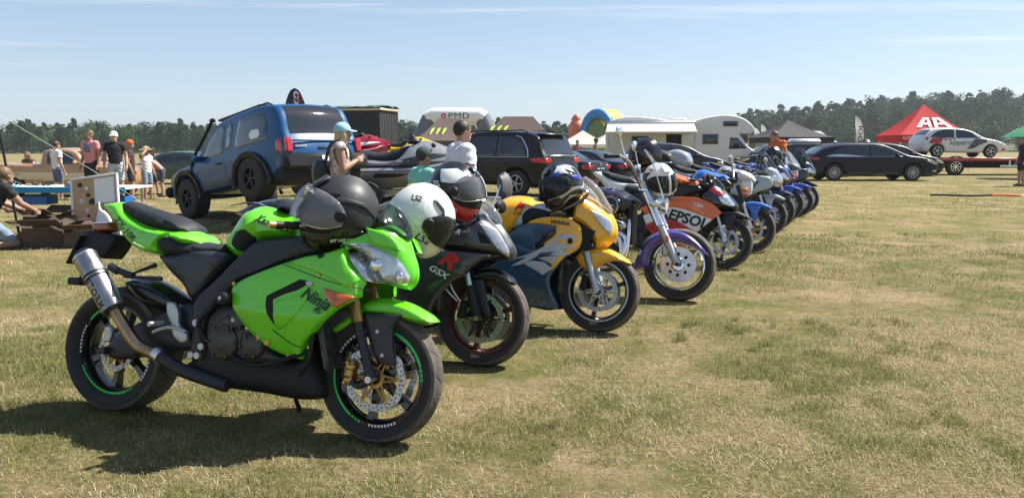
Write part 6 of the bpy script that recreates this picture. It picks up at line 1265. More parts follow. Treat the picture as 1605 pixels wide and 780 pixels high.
# bouncy castle: striped tunnel arch and an orange slide
def stripes(name, cols, sz):
    m = bpy.data.materials.new(name); m.use_nodes = True; t = m.node_tree; b = t.nodes['Principled BSDF']; b.inputs['Roughness'].default_value = .45
    g_ = t.nodes.new('ShaderNodeTexCoord'); sx = t.nodes.new('ShaderNodeSeparateXYZ'); t.links.new(g_.outputs['Object'], sx.inputs[0]); mr = t.nodes.new('ShaderNodeMapRange'); mr.inputs[1].default_value = 0; mr.inputs[2].default_value = sz; t.links.new(sx.outputs[2], mr.inputs[0])
    r = t.nodes.new('ShaderNodeValToRGB'); r.color_ramp.interpolation = 'CONSTANT'; e = r.color_ramp.elements
    while len(e) < len(cols): e.new(.5)
    for k, c in enumerate(cols): e[k].position = k/len(cols); e[k].color = (*c, 1)
    t.links.new(mr.outputs[0], r.inputs[0]); t.links.new(r.outputs[0], b.inputs['Base Color']); return m
bl, ye, gn, og = (.03, .2, .55), (.75, .6, .03), (.05, .4, .12), (.65, .33, .05)
g = thing('bouncy_castle', 'striped yellow and blue inflatable tunnel of a bouncy castle', 'bouncy castle', (10.6, 89, -.2), R(-34)); g.scale = (.85, .85, 1.02); cst = stripes('castle_stripes', [bl, og, gn, bl, ye, ye], 3.6)
MB().box((0, 0, 1.6), (4.2, 4.6, 3.2), None, .4).build('base_walls', cst, g)
for k in range(5): MB().tube([(2.0*math.cos(a), -2.1+k*1.05, 3.1+2.1*math.sin(a)) for a in np.linspace(0, math.pi, 14)], .55, 14).build('arch_tube', mat('blue_inflatable', bl, .45) if k == 0 else mat('yellow_inflatable', ye, .45), g)
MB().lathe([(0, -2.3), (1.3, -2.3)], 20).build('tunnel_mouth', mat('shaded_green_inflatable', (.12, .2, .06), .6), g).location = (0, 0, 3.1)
g = thing('inflatable_slide', 'orange bulging inflatable tower with a blue and ochre slide', 'inflatable slide', (7.35, 90, -.4), 0); g.scale = (.8, .8, 1); M_org = mat('orange_inflatable', (.62, .16, .07), .45)
MB().ball((.4, 0, 2.2), (1.5, 1.2, 1.7), 18, 12).build('lower_bulge', M_org, g); MB().ball((.1, 0, 3.7), (1.15, 1.0, 1.3), 18, 12).build('middle_bulge', M_org, g); MB().ball((.1, 0, 4.8), (.65, .6, .75), 16, 10).build('top_bulge', M_org, g)
sl = Shape([(-3.2, 0), (-3.0, 1.2), (-2.0, 2.1), (-.4, 2.6), (.2, 2.5), (.2, 0)], 1.2, .3, .9, .2); solid('slide_bed', sl, stripes('slide_stripes', [og, og, ye, bl, bl], 2.7), g, .1, 4)

# ------------------------------------------------------------------ tarpaulin truck and jet skis
g = thing('covered_trailer', 'tall trailer hung with black mesh under a bundled green tarpaulin', 'trailer', (-8.9, 40.5, -.3), R(-14)); M_mesh = mat('black_mesh_cover', (.02, .02, .023), .85, var=.3, vscale=3, bump=.4, bscale=6); M_tarp = mat('green_tarpaulin', (.06, .12, .09), .6, var=.4, vscale=4)
V, F = [], []; n = 26
for side_, (x0, y0, x1, y1) in enumerate(((-2.7, -1.2, 2.7, -1.2), (2.7, -1.2, 2.7, 1.2), (2.7, 1.2, -2.7, 1.2), (-2.7, 1.2, -2.7, -1.2))):
    V, F = [], []
    for k in range(n+1):
        t = k/n; wv = .05*math.sin(k*1.9); nx_, ny_ = (y1-y0), -(x1-x0); l_ = math.hypot(nx_, ny_); V += [(x0+(x1-x0)*t+nx_/l_*wv*.3, y0+(y1-y0)*t+ny_/l_*wv*.3, 3.45), (x0+(x1-x0)*t+nx_/l_*wv, y0+(y1-y0)*t+ny_/l_*wv, .9+.08*math.sin(k*.8))]
    F = [(2*k, 2*k+1, 2*k+3, 2*k+2) for k in range(n)]; obj('mesh_curtain', V, F, M_mesh, g)
MB().box((0, 0, 3.52), (5.6, 2.5, .12), None, .03).build('roof', P_cream, g); MB().box((0, 0, .75), (5.4, 2.3, .3), None, .03).build('chassis', M_under, g)
for x in (-1.2, 1.2):
    for sd in (-1, 1): car_wheel(g, 'wheel', x, sd*1.0, .4, .24, M_carrim, 5, .6)
V, F = [], []
for j in range(9):
    for k in range(23): V.append((-2.6+5.4*k/22, -1.35+.16*j*2, 3.6+.16*random.random()*(1 if 0 < j < 8 else .3)))
for j in range(8):
    for k in range(22): F.append((j*23+k, j*23+k+1, (j+1)*23+k+1, (j+1)*23+k))
obj('tarpaulin', V, F, M_tarp, g)
def jet_ski(label, loc, rz, hullm, deckm, accent, group='jet skis on trailers', sc=1.0):
    g = thing('jet_ski', label, 'jet ski', loc, R(rz), group); g.scale = (sc, sc, sc)
    hull = Shape([(-1.6, .12), (-1.62, .42), (-.6, .46), (.6, .5), (1.3, .6), (1.66, .66), (1.5, .42), (1.0, .15), (.3, .02), (-1.4, .02)], lambda x, z: .58-.5*np.clip((x-.2)/1.5, 0, 1)**2-.25*np.clip((.3-z)/.3, 0, 1), .1, .03, .07); solid('hull', hull, hullm, g, 0, 4)
    dk = Shape([(-1.55, .4), (-1.5, .52), (-.5, .6), (.2, .62), (.45, .86), (.75, .95), (1.2, .82), (1.62, .68), (1.5, .55), (.6, .45), (-.6, .42)], lambda x, z: .52-.46*np.clip((x-.3)/1.35, 0, 1)**1.6-.25*np.clip((z-.55)/.4, 0, 1), .16, .04, .06); solid('deck', dk, deckm, g, .02, 6)
    solid('seat', Shape([(-1.35, .5), (-1.38, .66), (-1.0, .78), (-.5, .76), (-.1, .72), (.2, .8), (.42, .86), (.4, .6), (-.4, .52)], .17, .1, .06, .05), M_seat, g, .02, 6)
    panel('side_stripe', [(-1.4, .47), (.6, .5), (1.4, .6), (1.3, .53), (.5, .4), (-1.4, .38)], hull, accent, g, .005, .01, .1, off=.012); panel('side_graphic', [(.3, .6), (.9, .72), (1.3, .7), (.8, .6), (.5, .54)], dk, accent, g, .005, .01, .1, off=.012)
    panel('foot_slot', [(-.2, .25), (.35, .28), (.5, .33), (-.15, .34)], hull, M_black, g, .005, .01, .1, off=.012)
    MB().tube([(.35, -.38, .98), (.45, -.1, .95), (.45, .1, .95), (.35, .38, .98)], .02, 8).box((.5, 0, .96), (.26, .24, .12), None, .05).build('handlebar', M_black, g); [MB().ball((.95, s_*.27, .88), (.05, .07, .05), 10, 8).build('mirror', M_black, g) for s_ in (-1, 1)]
    return g
def ski_trailer(label, loc, rz, h_):
    g = thing('boat_trailer', label, 'trailer', loc, R(rz), 'jet ski trailers')
    for y in (-.35, .35): MB().box((0, y, h_-.05), (3.0, .07, .09), None, .01).build('bunk_rail', M_alu, g)
    for x in (-1.3, 0, 1.2): MB().box((x, 0, h_-.13), (.08, 1.2, .07), None, .01).build('cross_member', M_alu, g)
    for sd in (-1, 1):
        car_wheel(g, 'wheel', -.3, sd*.72, .3, .17, M_carrim, 5, .6)
        for x in (-1.2, 1.1): MB().box((x, sd*.5, h_/2-.06), (.06, .06, h_-.1)).build('post', M_alu, g)
    MB().box((2.2, 0, h_*.5), (1.6, .08, .08), None, .01).build('drawbar', M_alu, g)
P_skiw = paint('ski_white', (.2, .21, .23)); P_ski_r = paint('ski_red', (.3, .012, .025)); P_ski_y = paint('ski_yellow', (.7, .5, .01))
jet_ski('white and black jet ski on a low trailer behind the boy', (-2.75, 17.4, .4), -5, P_skiw, P_skiw, M_frame, sc=1.12); ski_trailer('aluminium trailer under the white jet ski', (-2.75, 17.4, 0), -5, .42)
jet_ski('dark red jet ski raised on a trailer behind the woman in the cap', (-4.6, 21.8, .92), -14, P_ski_r, P_ski_r, M_white, sc=.8); ski_trailer('aluminium trailer under the dark red jet ski', (-4.6, 21.8, 0), -14, .92)
jet_ski('yellow jet ski raised on a trailer beside the red one', (-3.4, 23.6, .9), -12, P_ski_y, P_ski_y, M_white, sc=.78); ski_trailer('aluminium trailer under the yellow jet ski', (-3.5, 23.6, 0), -12, .9)
# ------------------------------------------------------------------ stall on the left: table, board, boxes, pole
g = thing('folding_table', 'folding table with a bright blue edge piled with sunglasses and leaflets', 'table', (-7.0, 11.75, 0), R(-2)); M_tblue = mat('blue_table_edge', (.02, .3, .55), .5)
MB().box((0, 0, .74), (2.7, .8, .03), None, .006).build('table_top', M_white, g); MB().box((0, -.415, .72), (2.7, .02, .09), None, .004).build('front_edge', M_tblue, g)
for x in (-1.3, 1.2):
    for y in (-.33, .33): MB().tube([(x, y, 0), (x, y, .72)], .016, 8).build('leg', M_alu, g)
for k, (x, lb) in enumerate(((-.05, 'blue plastic crate under the table edge next to the pinboard'), (1.1, 'small blue crate below the end of the table'))):
    o = MB().box((0, 0, .09), (.34, .26, .02)).box((-.17, 0, .14), (.02, .26, .12)).box((.17, 0, .14), (.02, .26, .12)).box((0, .13, .14), (.36, .02, .12)).box((0, -.13, .14), (.36, .02, .12)).build('plastic_crate', mat('blue_crate_plastic', (.02, .14, .4), .45)); o.location = (-7.0+x, 11.5, .42); tag(o, lb, 'crate', 'crates by the stall')
rs = random.Random(5)
for k in range(26):
    x, y = rs.uniform(-1.35, .6), rs.uniform(-.3, .3); cc = rs.choice([(.7, .7, .7), (.03, .03, .03), (.03, .03, .03), (.05, .35, .5), (.4, .42, .45)])
    if k % 2: o = MB().box((0, 0, .012), (rs.uniform(.12, .25), rs.uniform(.1, .2), .024), Matrix.Rotation(rs.uniform(0, 3), 4, 'Z'), .003).build('leaflet_stack', mat('leaflet%d' % int(cc[0]*100), cc, .5)); lb = 'stack of leaflets lying on the blue edged table'
    else:
        o = MB().tube([(-.07, 0, .03), (-.05, .01, .05), (.05, .01, .05), (.07, 0, .03)], .012, 6).tube([(-.07, 0, .04), (-.07, .13, .02)], .006, 6).tube([(.07, 0, .04), (.07, .13, .02)], .006, 6).ball((-.035, .0, .035), (.032, .01, .024), 10, 6).ball((.035, 0, .035), (.032, .01, .024), 10, 6).build('sunglasses', M_gloss); lb = 'pair of dark sunglasses laid out on the blue edged table'
    o.location = (-7.0+x, 11.75+y, .757); o.rotation_euler = (0, 0, rs.uniform(0, 6)); tag(o, lb, 'leaflets' if k % 2 else 'sunglasses', 'goods on the stall table')
# pinboard with patches and a white glove
bx_, by_ = -5.88, 10.85
g = thing('pinboard', 'cork pinboard with white frame, patches and papers leaning on the stall table', 'pinboard', (bx_, by_, .0), R(-6)); Mt = Matrix.Rotation(R(-13), 4, 'X') @ Matrix.Rotation(R(-8), 4, 'Y')
M_cork = mat('cork', (.5, .32, .17), .85, var=.15, vscale=40); MB().box((0, 0, .5), (.68, .02, .9), Mt).build('cork_sheet', M_cork, g)
for c, d in (((0, -.012, .955), (.72, .035, .03)), ((0, -.012, .045), (.72, .035, .03)), ((-.345, -.012, .5), (.03, .035, .94)), ((.345, -.012, .5), (.03, .035, .94))): MB().box(c, d, Mt, .004).build('frame', M_white, g)
MB().box((.15, -.014, .74), (.3, .006, .36), Mt).build('paper_sheet', M_white, g)
for k, (x, z, r_) in enumerate(((-.22, .86, .035), (-.12, .8, .03), (-.1, .7, .03), (-.2, .62, .045), (-.05, .6, .045), (-.12, .48, .03), (-.11, .4, .022), (-.15, .18, .035))): MB().lathe([(0, -.018), (r_, -.018), (r_, -.01)], 10, Mt @ Matrix.Translation((x, 0, z))).build('badge', M_steel if k % 2 else M_frame, g)
gl = Shape([(-.06, .0), (-.09, .1), (-.06, .2), (-.05, .34), (-.02, .36), (0, .24), (.05, .2), (.12, .1), (.14, .02), (.05, -.02)], .03, .03, .008, .02); o = solid('glove', gl, M_white, g, 0, 2); o.matrix_local = Mt @ Matrix.Translation((.12, -.05, .22))
M_card = mat('cardboard', (.085, .06, .042), .85, var=.15)
def carton(label, loc, rz, d, open_=True):
    g = thing('cardboard_box', label, 'box', loc, R(rz), 'cardboard boxes under the stall'); x, y, z = d
    for c, s_ in (((0, -y/2, z/2), (x, .012, z)), ((0, y/2, z/2), (x, .012, z)), ((-x/2, 0, z/2), (.012, y-.014, z)), ((x/2, 0, z/2), (.012, y-.014, z)), ((0, 0, .008), (x-.02, y-.02, .012))): MB().box(c, s_).build('side', M_card, g)
    for sd in (-1, 1): MB().box((0, 0, 0), (x, y*.5, .008), Matrix.Translation((0, sd*y*.72, z+.08)) @ Matrix.Rotation(R(28*sd), 4, 'X')).build('flap', M_card, g)
    for sd in (-1, 1): MB().box((0, 0, 0), (x*.45, y*.96, .008), Matrix.Translation((sd*x*.7, 0, z+.05)) @ Matrix.Rotation(R(-22*sd), 4, 'Y')).build('flap', M_card, g)
carton('open cardboard box beside the kneeling woman', (-6.4, 10.55, 0), 12, (.5, .4, .26)); carton('dark cardboard box behind the open one under the table', (-6.7, 11.1, 0), -8, (.5, .4, .36)); carton('low cardboard box tucked below the pinboard', (-5.95, 10.5, 0), 30, (.36, .3, .2))
g = thing('tent_pole', 'dark tent pole leaning at the stall with a pale guy line', 'pole', (-6.75, 10.5, 0)); MB().tube([(0, 0, 0), (-.22, 0, 2.05)], .017, 10).build('tube', M_black, g); MB().lathe([(.0, -.02), (.024, -.02), (.024, .04)], 10, Matrix.Translation((-.1, 0, .95)) @ Matrix.Rotation(R(90), 4, 'X')).build('clamp', M_black, g); MB().tube([(-.2, 0, 1.8), (.75, .6, 1.0), (1.3, .9, .5)], .0022, 6).build('guy_line', M_white, g)
MB().box((.03, -.03, .1), (.06, .05, .2), None, .015).build('orange_handle', P_or, g)
# barrier tape across the lawn
b = MB(); g = thing('barrier_tape', 'black, white and orange barrier strap lying across the grass', 'strap', (14.6, 21.3, 0))
xs_ = np.linspace(-3.0, 6.0, 45); mats_ = [M_black, M_black, P_or, P_wh, P_or, P_or, P_or, P_or, P_wh, P_or, P_or, P_or]
for k in range(0, 44, 4): MB().tube([(xs_[q], .06*math.sin(xs_[q]*1.3), .03+.01*math.sin(xs_[q]*4)) for q in range(k, min(k+5, 45))], .03, 8).build('strap_section', mats_[min(k//4, 11)], g)
g = thing('parasol', 'green parasol at the edge of the forest side stalls', 'parasol', (22.6, 33.5, 0)); MB().tube([(0, 0, 0), (0, 0, 2.1)], .02, 8).build('pole', M_alu, g)
for k in range(8):
    a0, a1 = k*math.pi/4, (k+1)*math.pi/4; obj('canopy_panel', [(0, 0, 2.3), (.75*math.cos(a0), .75*math.sin(a0), 2.15), (1.35*math.cos(a0), 1.35*math.sin(a0), 1.75), (1.3*math.cos((a0+a1)/2), 1.3*math.sin((a0+a1)/2), 1.78), (1.35*math.cos(a1), 1.35*math.sin(a1), 1.75), (.75*math.cos(a1), .75*math.sin(a1), 2.15)], [(0, 1, 5), (1, 2, 3), (1, 3, 5), (3, 4, 5)], mat('green_parasol_cloth', (.01, .2, .09), .7), g)
# ------------------------------------------------------------------ people
SK = [mat('skin_%d' % k, c, .55, var=.08, vscale=12) for k, c in enumerate(((.46, .29, .21), (.36, .21, .145), (.5, .33, .24)))]
def fab(name, rgb): return mat('cloth_'+name, rgb, .85, var=.12, vscale=9, bump=.25, bscale=45)
def person(label, loc, rz, H=1.75, shirt='white', sc=(.7, .7, .7), legs='shorts', lc=(.1, .1, .12), shoe=(.03, .03, .03), skin=0, hair=(.05, .03, .02), hat=None, hatc=(.6, .6, .6), J=None, sleeve=.55, long_hair=False, pants_t=.85, fat=1.0, glasses=False, vox=.013, z=None, print_=None):
    k = H/1.75
    j = dict(pel=(0, 0, .95), che=(.0, 0, 1.27), nec=(.0, 0, 1.47), hea=(.03, 0, 1.63), shl=(0, .185, 1.42), shr=(0, -.185, 1.42), ell=(-.03, .25, 1.14), elr=(-.03, -.25, 1.14), wrl=(.06, .26, .9), wrr=(.06, -.26, .9), hil=(0, .09, .92), hir=(0, -.09, .92), knl=(.03, .11, .5), knr=(.03, -.11, .5), anl=(0, .12, .08), anr=(0, -.12, .08), tol=(.15, .14, .035), tor=(.15, -.14, .035))
    if J: j.update(J)
    j = {a: Vector(b)*k for a, b in j.items()}
    b = MB(); seg = []
    def limb(a, c, ra, rb, reg, nm):
        A, C = j[a] if isinstance(a, str) else a, j[c] if isinstance(c, str) else c; ra *= k; rb *= k
        b.tube([A.lerp(C, t) for t in (0, .25, .5, .75, 1)], [ra*(1-t)+rb*t+.006*k*math.sin(math.pi*t) for t in (0, .25, .5, .75, 1)], 12); b.ball(A, ra, 12, 8); b.ball(C, rb, 12, 8); seg.append((A, C, ra, rb, reg))
    def ell(c, r): b.ball(c, tuple(x*k for x in r), 18, 12)
    P, C, Nk, Hd = j['pel'], j['che'], j['nec'], j['hea']
    for q in range(6):
        t = q/5; c = P.lerp(C, t); ell(c, (.105*fat+.01*(1-abs(2*t-1)), (.155 if t < .3 else .148+.03*(t-.3))*fat, .14))
    ell(C+(Nk-C)*.25, (.11*fat, .175*fat, .15)); seg.append((P, C, .13*k*fat, .14*k*fat, 'torso')); seg.append((C, Nk.lerp(C, .15), .13*k, .1*k, 'torso')); seg.append((P-Vector((0, 0, .05*k)), P, .13*k, .14*k, 'hips'))
    limb('nec', Nk.lerp(Hd, .6), .055, .053, 'neck', ''); fw = Vector((1, 0, 0))
    ell(Hd+Vector((-.008, 0, .02))*k, (.095, .078, .105)); ell(Hd+Vector((.03, 0, -.06))*k, (.06, .055, .065)); seg.append((Hd-Vector((0, 0, .04*k)), Hd+Vector((0, 0, .04*k)), .09*k, .09*k, 'head'))
    ell(Hd+Vector((.096, 0, -.015))*k, (.02, .012, .024)); 
    for s in (-1, 1): ell(Hd+Vector((-.005, s*.08, -.005))*k, (.02, .012, .032))
    for s, a in ((1, 'l'), (-1, 'r')):
        limb('sh'+a, 'el'+a, .058*fat, .043, 'upper', a); limb('el'+a, 'wr'+a, .043, .03, 'fore', a); b.tube([C.lerp(Nk, .6), j['sh'+a]], [.08*k, .062*k], 12)
        W = j['wr'+a]; d = (W-j['el'+a]).normalized(); side = d.cross(Vector((0, s, 0.2))).normalized(); pn = d.cross(side)
        b.ball(W+d*.05*k, (.03*k, .03*k, .045*k), 10, 8); seg.append((W, W+d*.17*k, .03*k, .02*k, 'hand'))
        for f in range(4):
            o_ = side*(f-1.5)*.019*k; L = (.075, .085, .08, .062)[f]*k; b.tube([W+d*.07*k+o_, W+d*(.08*k+L*.55)+o_*1.1, W+d*(.085*k+L*.9)+o_*1.1+pn*.02*k*s], [.0095*k, .009*k, .0075*k], 6)
        b.tube([W+d*.03*k+side*.03*k, W+d*.07*k+side*.05*k, W+d*.1*k+side*.05*k], [.012*k, .01*k, .009*k], 6)
        limb('hi'+a, 'kn'+a, .088*fat, .058, 'thigh', a); limb('kn'+a, 'an'+a, .056, .038, 'shin', a)
        A, T = j['an'+a], j['to'+a]; b.tube([A+Vector((-.04, 0, -.035))*k, A.lerp(T, .5)+Vector((0, 0, .0))*k, T], [.042*k, .042*k, .034*k], 10); b.ball(A+Vector((-.04, 0, -.035))*k, .042*k, 10, 8); b.ball(T, .034*k, 10, 8); seg.append((A+Vector((-.04, 0, -.04))*k, T, .045*k, .04*k, 'foot'))
    src = b.build('tmp', SK[skin]); m1 = src.modifiers.new('r', 'REMESH'); m1.mode = 'VOXEL'; m1.voxel_size = vox*k; m2 = src.modifiers.new('s', 'SMOOTH'); m2.iterations = 4; m2.factor = .5
    dg = bpy.context.evaluated_depsgraph_get(); me = bpy.data.meshes.new_from_object(src.evaluated_get(dg)); bpy.data.objects.remove(src)
    me.materials.clear(); me.materials.append(SK[skin]); me.polygons.foreach_set('use_smooth', [True]*len(me.polygons))
    root = thing('person', label, 'person', (loc[0], loc[1], (gz(*loc[:2]) if z is None else z)-.012), R(rz), 'visitors'); body = bpy.data.objects.new('body', me); col.objects.link(body); body.parent = root
    V = np.empty(len(me.vertices)*3); me.vertices.foreach_get('co', V); V = V.reshape(-1, 3); Nn = np.empty(len(V)*3); me.vertices.foreach_get('normal', Nn); Nn = Nn.reshape(-1, 3)
    best = np.full(len(V), 9.); reg = np.empty(len(V), dtype=object); tt = np.zeros(len(V))
    for A, B, ra, rb, nm in seg:
        A, B = np.array(A), np.array(B); d = B-A; t = np.clip(((V-A)@d)/(d@d+1e-9), 0, 1); D_ = np.linalg.norm(V-A-t[:, None]*d, axis=1)-(ra+(rb-ra)*t); q = D_ < best; best[q] = D_[q]; reg[q] = nm; tt[q] = t[q]
    F = [tuple(p.vertices) for p in me.polygons]
    def cloth(name, mask, off, m_):
        fs = [f for f in F if all(mask[i] for i in f)]
        if not fs: return
        ids = sorted({i for f in fs for i in f}); mp_ = {i: q for q, i in enumerate(ids)}
        wob = .003*np.sin(V[:, 2]*60+V[:, 1]*45)+.003*np.sin(V[:, 1]*80-V[:, 2]*30)
        obj(name, [V[i]+Nn[i]*(off+wob[i]) for i in ids], [tuple(mp_[i] for i in f) for f in fs], m_, root, True, 0)
    if shirt: cloth('shirt' if shirt != 'vest' else 'vest', (reg == 'torso') | ((reg == 'upper') & (tt < sleeve)) | ((reg == 'hips') & (V[:, 2] > (j['pel'].z-.02*k))) , .02*k, fab(shirt, sc))
    if legs: cloth(legs, (reg == 'hips') | ((reg == 'thigh') & (tt < (pants_t if legs == 'shorts' else 2))) | ((reg == 'shin') & (legs == 'trousers')) | ((reg == 'torso') & (V[:, 2] < j['pel'].z+.06*k)), .016*k, fab(legs+str(int(lc[2]*1000)), lc))
    cloth('shoes', reg == 'foot', .008*k, fab('shoe%d' % int(shoe[0]*100), shoe))
    h = Hd
    if hair:
        hm = mat('hair_%d' % int(hair[0]*1000), hair, .6, var=.3, vscale=40); q = MB().ball(tuple(h+Vector((-.02, 0, .035))*k), (.1*k, .087*k, .1*k), 18, 12)
        q.F = [f for f in q.F if not all((q.V[i][0]-h.x > .045*k and q.V[i][2]-h.z < .07*k) or q.V[i][2]-h.z < -.045*k for i in f)]; q.I = [0]*len(q.F)
        if long_hair:
            q.ball(tuple(h+Vector((-.06, 0, -.08))*k), (.06*k, .09*k, .15*k), 16, 12); q.ball(tuple(h+Vector((.0, -.07, -.06))*k), (.05*k, .03*k, .12*k), 12, 10); q.ball(tuple(h+Vector((.0, .07, -.06))*k), (.05*k, .03*k, .12*k), 12, 10)
        q.build('hair', hm, root)
    for s in (-1, 1):
        MB().ball(tuple(h+Vector((.083, s*.03, .01))*k), (.007*k, .011*k, .006*k), 8, 6).build('eye', M_hole, root)
    MB().ball(tuple(h+Vector((.088, 0, -.065))*k), (.006*k, .022*k, .005*k), 8, 6).build('mouth', mat('lips', (.3, .1, .09), .6), root)
    if glasses:
        q = MB()
        for s in (-1, 1): q.ball(tuple(h+Vector((.09, s*.035, .01))*k), (.008*k, .03*k, .02*k), 10, 6); q.tube([h+Vector((.085, s*.062, .015))*k, h+Vector((-.01, s*.086, .015))*k], .004*k, 6)
        q.build('sunglasses', M_gloss, root)
    if hat:
        hm = fab('hat%d%d' % (int(hatc[0]*100), int(hatc[2]*100)), hatc); q = MB().ball(tuple(h+Vector((-.01, 0, .05))*k), (.112*k, .1*k, .1*k), 20, 12); q.F = [f for f in q.F if not all(q.V[i][2]-h.z < .045*k for i in f)]; q.I = [0]*len(q.F)
        if hat == 'cap':
            V0 = []; n0 = len(q.V)
            for a in np.linspace(-1.15, 1.15, 9): V0 += [(h.x+k*(-.01+.11*math.cos(a)), h.y+k*.098*math.sin(a), h.z+.055*k), (h.x+k*(.02+.165*math.cos(a*.8)), h.y+k*.1*math.sin(a), h.z+k*(.035-.01*abs(a)))]
            q.add(V0, [(2*i, 2*i+1, 2*i+3, 2*i+2) for i in range(8)])
        elif hat == 'straw': q.lathe([(.1*k, .055*k), (.15*k, .05*k), (.2*k, .035*k), (.2*k, .03*k), (.1*k, .048*k)], 24, Matrix.Translation(h+Vector((-.01, 0, 0))) @ Matrix.Rotation(R(90), 4, 'X'))
        q.build('cap' if hat == 'cap' else 'hat', hm, root)
    if print_:
        pts, m_ = print_; sel = (reg == 'torso') & (np.abs(V[:, 1]) < pts[0]*k) & (V[:, 2] > pts[1]*k) & (V[:, 2] < pts[2]*k) & (V[:, 0] > .02); cloth('shirt_print', sel, .024*k, m_)
    return root
hold = dict(elr=(.02, -.23, 1.15), wrr=(.2, -.1, 1.25), ell=(.02, .23, 1.15), wrl=(.2, .1, 1.25), hea=(.06, 0, 1.6))
floral = mat('cloth_floral_top', (.45, .36, .34), .85, var=.65, vscale=16)
MATS['cloth_floral'] = floral
wo = person('woman in light blue cap and floral sleeveless top looking down at her hands', (-2.12, 9.5), 18, 1.66, 'floral', (.4, .3, .3), 'shorts', (.05, .06, .1), skin=1, hair=(.5, .36, .2), hat='cap', hatc=(.3, .52, .62), J=hold, sleeve=.08, long_hair=True)
g = thing('backpack', 'small black backpack on the back of the woman in the cap', 'backpack', (-2.12, 9.5, -.01), R(18)); solid('bag_body', Shape([(-.3, .84), (-.32, 1.1), (-.27, 1.2), (-.17, 1.2), (-.14, 1.05), (-.15, .84)], .13, .06, .06, .04), mat('black_leather', (.015, .015, .017), .4), g, .01, 4)
for s in (-1, 1): MB().tube([(-.17, s*.09, 1.15), (-.1, s*.12, 1.38), (.02, s*.13, 1.43), (.13, s*.13, 1.28), (.1, s*.15, 1.05), (-.1, s*.14, .92)], .011, 8, sm=4).build('strap', MATS['black_leather'], g)
person('man in plain white t-shirt with sunglasses standing beside the boy', (-.53, 8.05), 26, 1.62, 'plain_white', (.66, .66, .7), 'shorts', (.08, .08, .1), skin=1, hair=(.025, .018, .014), glasses=True, fat=1.3)
person('boy in mint green t-shirt and dark patterned cap', (-.92, 7.95), 38, 1.34, 'mint', (.2, .5, .42), 'shorts', (.1, .12, .2), skin=1, hair=(.03, .02, .015), hat='cap', hatc=(.03, .05, .05), fat=1.15)
person('man in white t-shirt and grey shorts seen from behind by the pickup', (-13.05, 22.2), 55, 1.7, 'white_tee', (.68, .68, .68), 'shorts', (.2, .2, .2), skin=1, hair=(.07, .04, .02))
person('man in pink printed t-shirt and black shorts behind the pinboard', (-11.25, 20.7), -105, 1.86, 'pink', (.62, .24, .24), 'shorts', (.02, .02, .022), skin=1, hair=(.12, .07, .03), print_=((.09, 1.2, 1.42), fab('blue_print', (.12, .16, .25))), J=dict(hea=(.02, .02, 1.63)))
person('man in black t-shirt, white cap and pale denim shorts', (-10.7, 20.9), -70, 1.83, 'black_tee', (.015, .015, .02), 'shorts', (.42, .48, .55), skin=0, hair=(.05, .03, .02), hat='cap', hatc=(.75, .75, .75), pants_t=.95)
person('person in orange headscarf behind the man with the white cap', (-11.35, 23.0), 20, 1.8, 'dark_tee', (.06, .03, .03), 'shorts', (.03, .03, .035), skin=1, hair=None, hat='scarf', hatc=(.6, .12, .03))
person('person in straw hat and white top shading the face with one arm', (-11.3, 23.9), -20, 1.68, 'white_top', (.62, .62, .62), 'shorts', (.2, .25, .33), skin=1, hair=(.08, .05, .03), hat='straw', hatc=(.5, .36, .18), J=dict(elr=(.15, -.3, 1.5), wrr=(.16, -.1, 1.66)))
person('man in black sleeveless shirt and long black shorts walking past the green car', (-13.2, 28.4), 10, 1.72, 'sleeveless', (.012, .012, .014), 'shorts', (.015, .015, .02), skin=1, hair=(.02, .015, .01), hat='cap', hatc=(.03, .03, .04), sleeve=.05, pants_t=1.0, J=dict(anl=(-.2, .12, .1), tol=(-.06, .14, .04), knl=(-.03, .11, .5), anr=(.18, -.12, .08), tor=(.33, -.13, .035), knr=(.14, -.11, .5)))
person('shirtless man bending forward beside the bonnet of the off-roader', (-12.4, 27.4), -160, 1.7, None, (.1, .1, .1), 'shorts', (.05, .06, .09), skin=1, hair=(.03, .02, .015), J=dict(che=(.2, 0, 1.17), nec=(.36, 0, 1.3), hea=(.46, 0, 1.36), shl=(.3, .185, 1.27), shr=(.3, -.185, 1.27), ell=(.4, .23, 1.0), elr=(.4, -.23, 1.0), wrl=(.5, .2, .8), wrr=(.5, -.2, .8)))
sit = dict(pel=(0, 0, .2), che=(.05, 0, .5), nec=(.08, 0, .7), hea=(.12, 0, .86), shl=(.07, .18, .65), shr=(.07, -.18, .65), ell=(.2, .24, .45), elr=(.2, -.24, .45), wrl=(.35, .05, .5), wrr=(.35, -.05, .5), hil=(.02, .09, .15), hir=(.02, -.09, .15), knl=(.42, .15, .3), knr=(.42, -.15, .3), anl=(.4, .15, .08), anr=(.4, -.15, .08), tol=(.55, .16, .05), tor=(.55, -.16, .05))
person('woman in brown hat and sunglasses lounging in the pickup bed', (-17.5, 28.1), -90, 1.7, 'dark_top', (.06, .05, .05), 'shorts', (.05, .05, .06), skin=1, hair=(.15, .08, .04), hat='cap', hatc=(.2, .12, .08), J=sit, sleeve=.1, long_hair=True, glasses=True, z=gz(-17.5, 28.1)+.62)
kneel = dict(pel=(-.12, 0, .42), che=(.06, 0, .7), nec=(.18, 0, .88), hea=(.26, 0, 1.0), shl=(.14, .19, .84), shr=(.14, -.19, .84), ell=(.3, .24, .62), elr=(.3, -.24, .62), wrl=(.5, .16, .52), wrr=(.5, -.16, .52), hil=(-.1, .1, .38), hir=(-.1, -.1, .38), knl=(.26, .16, .07), knr=(.26, -.16, .07), anl=(-.16, .14, .07), anr=(-.16, -.14, .07), tol=(-.3, .14, .04), tor=(-.3, -.14, .04))
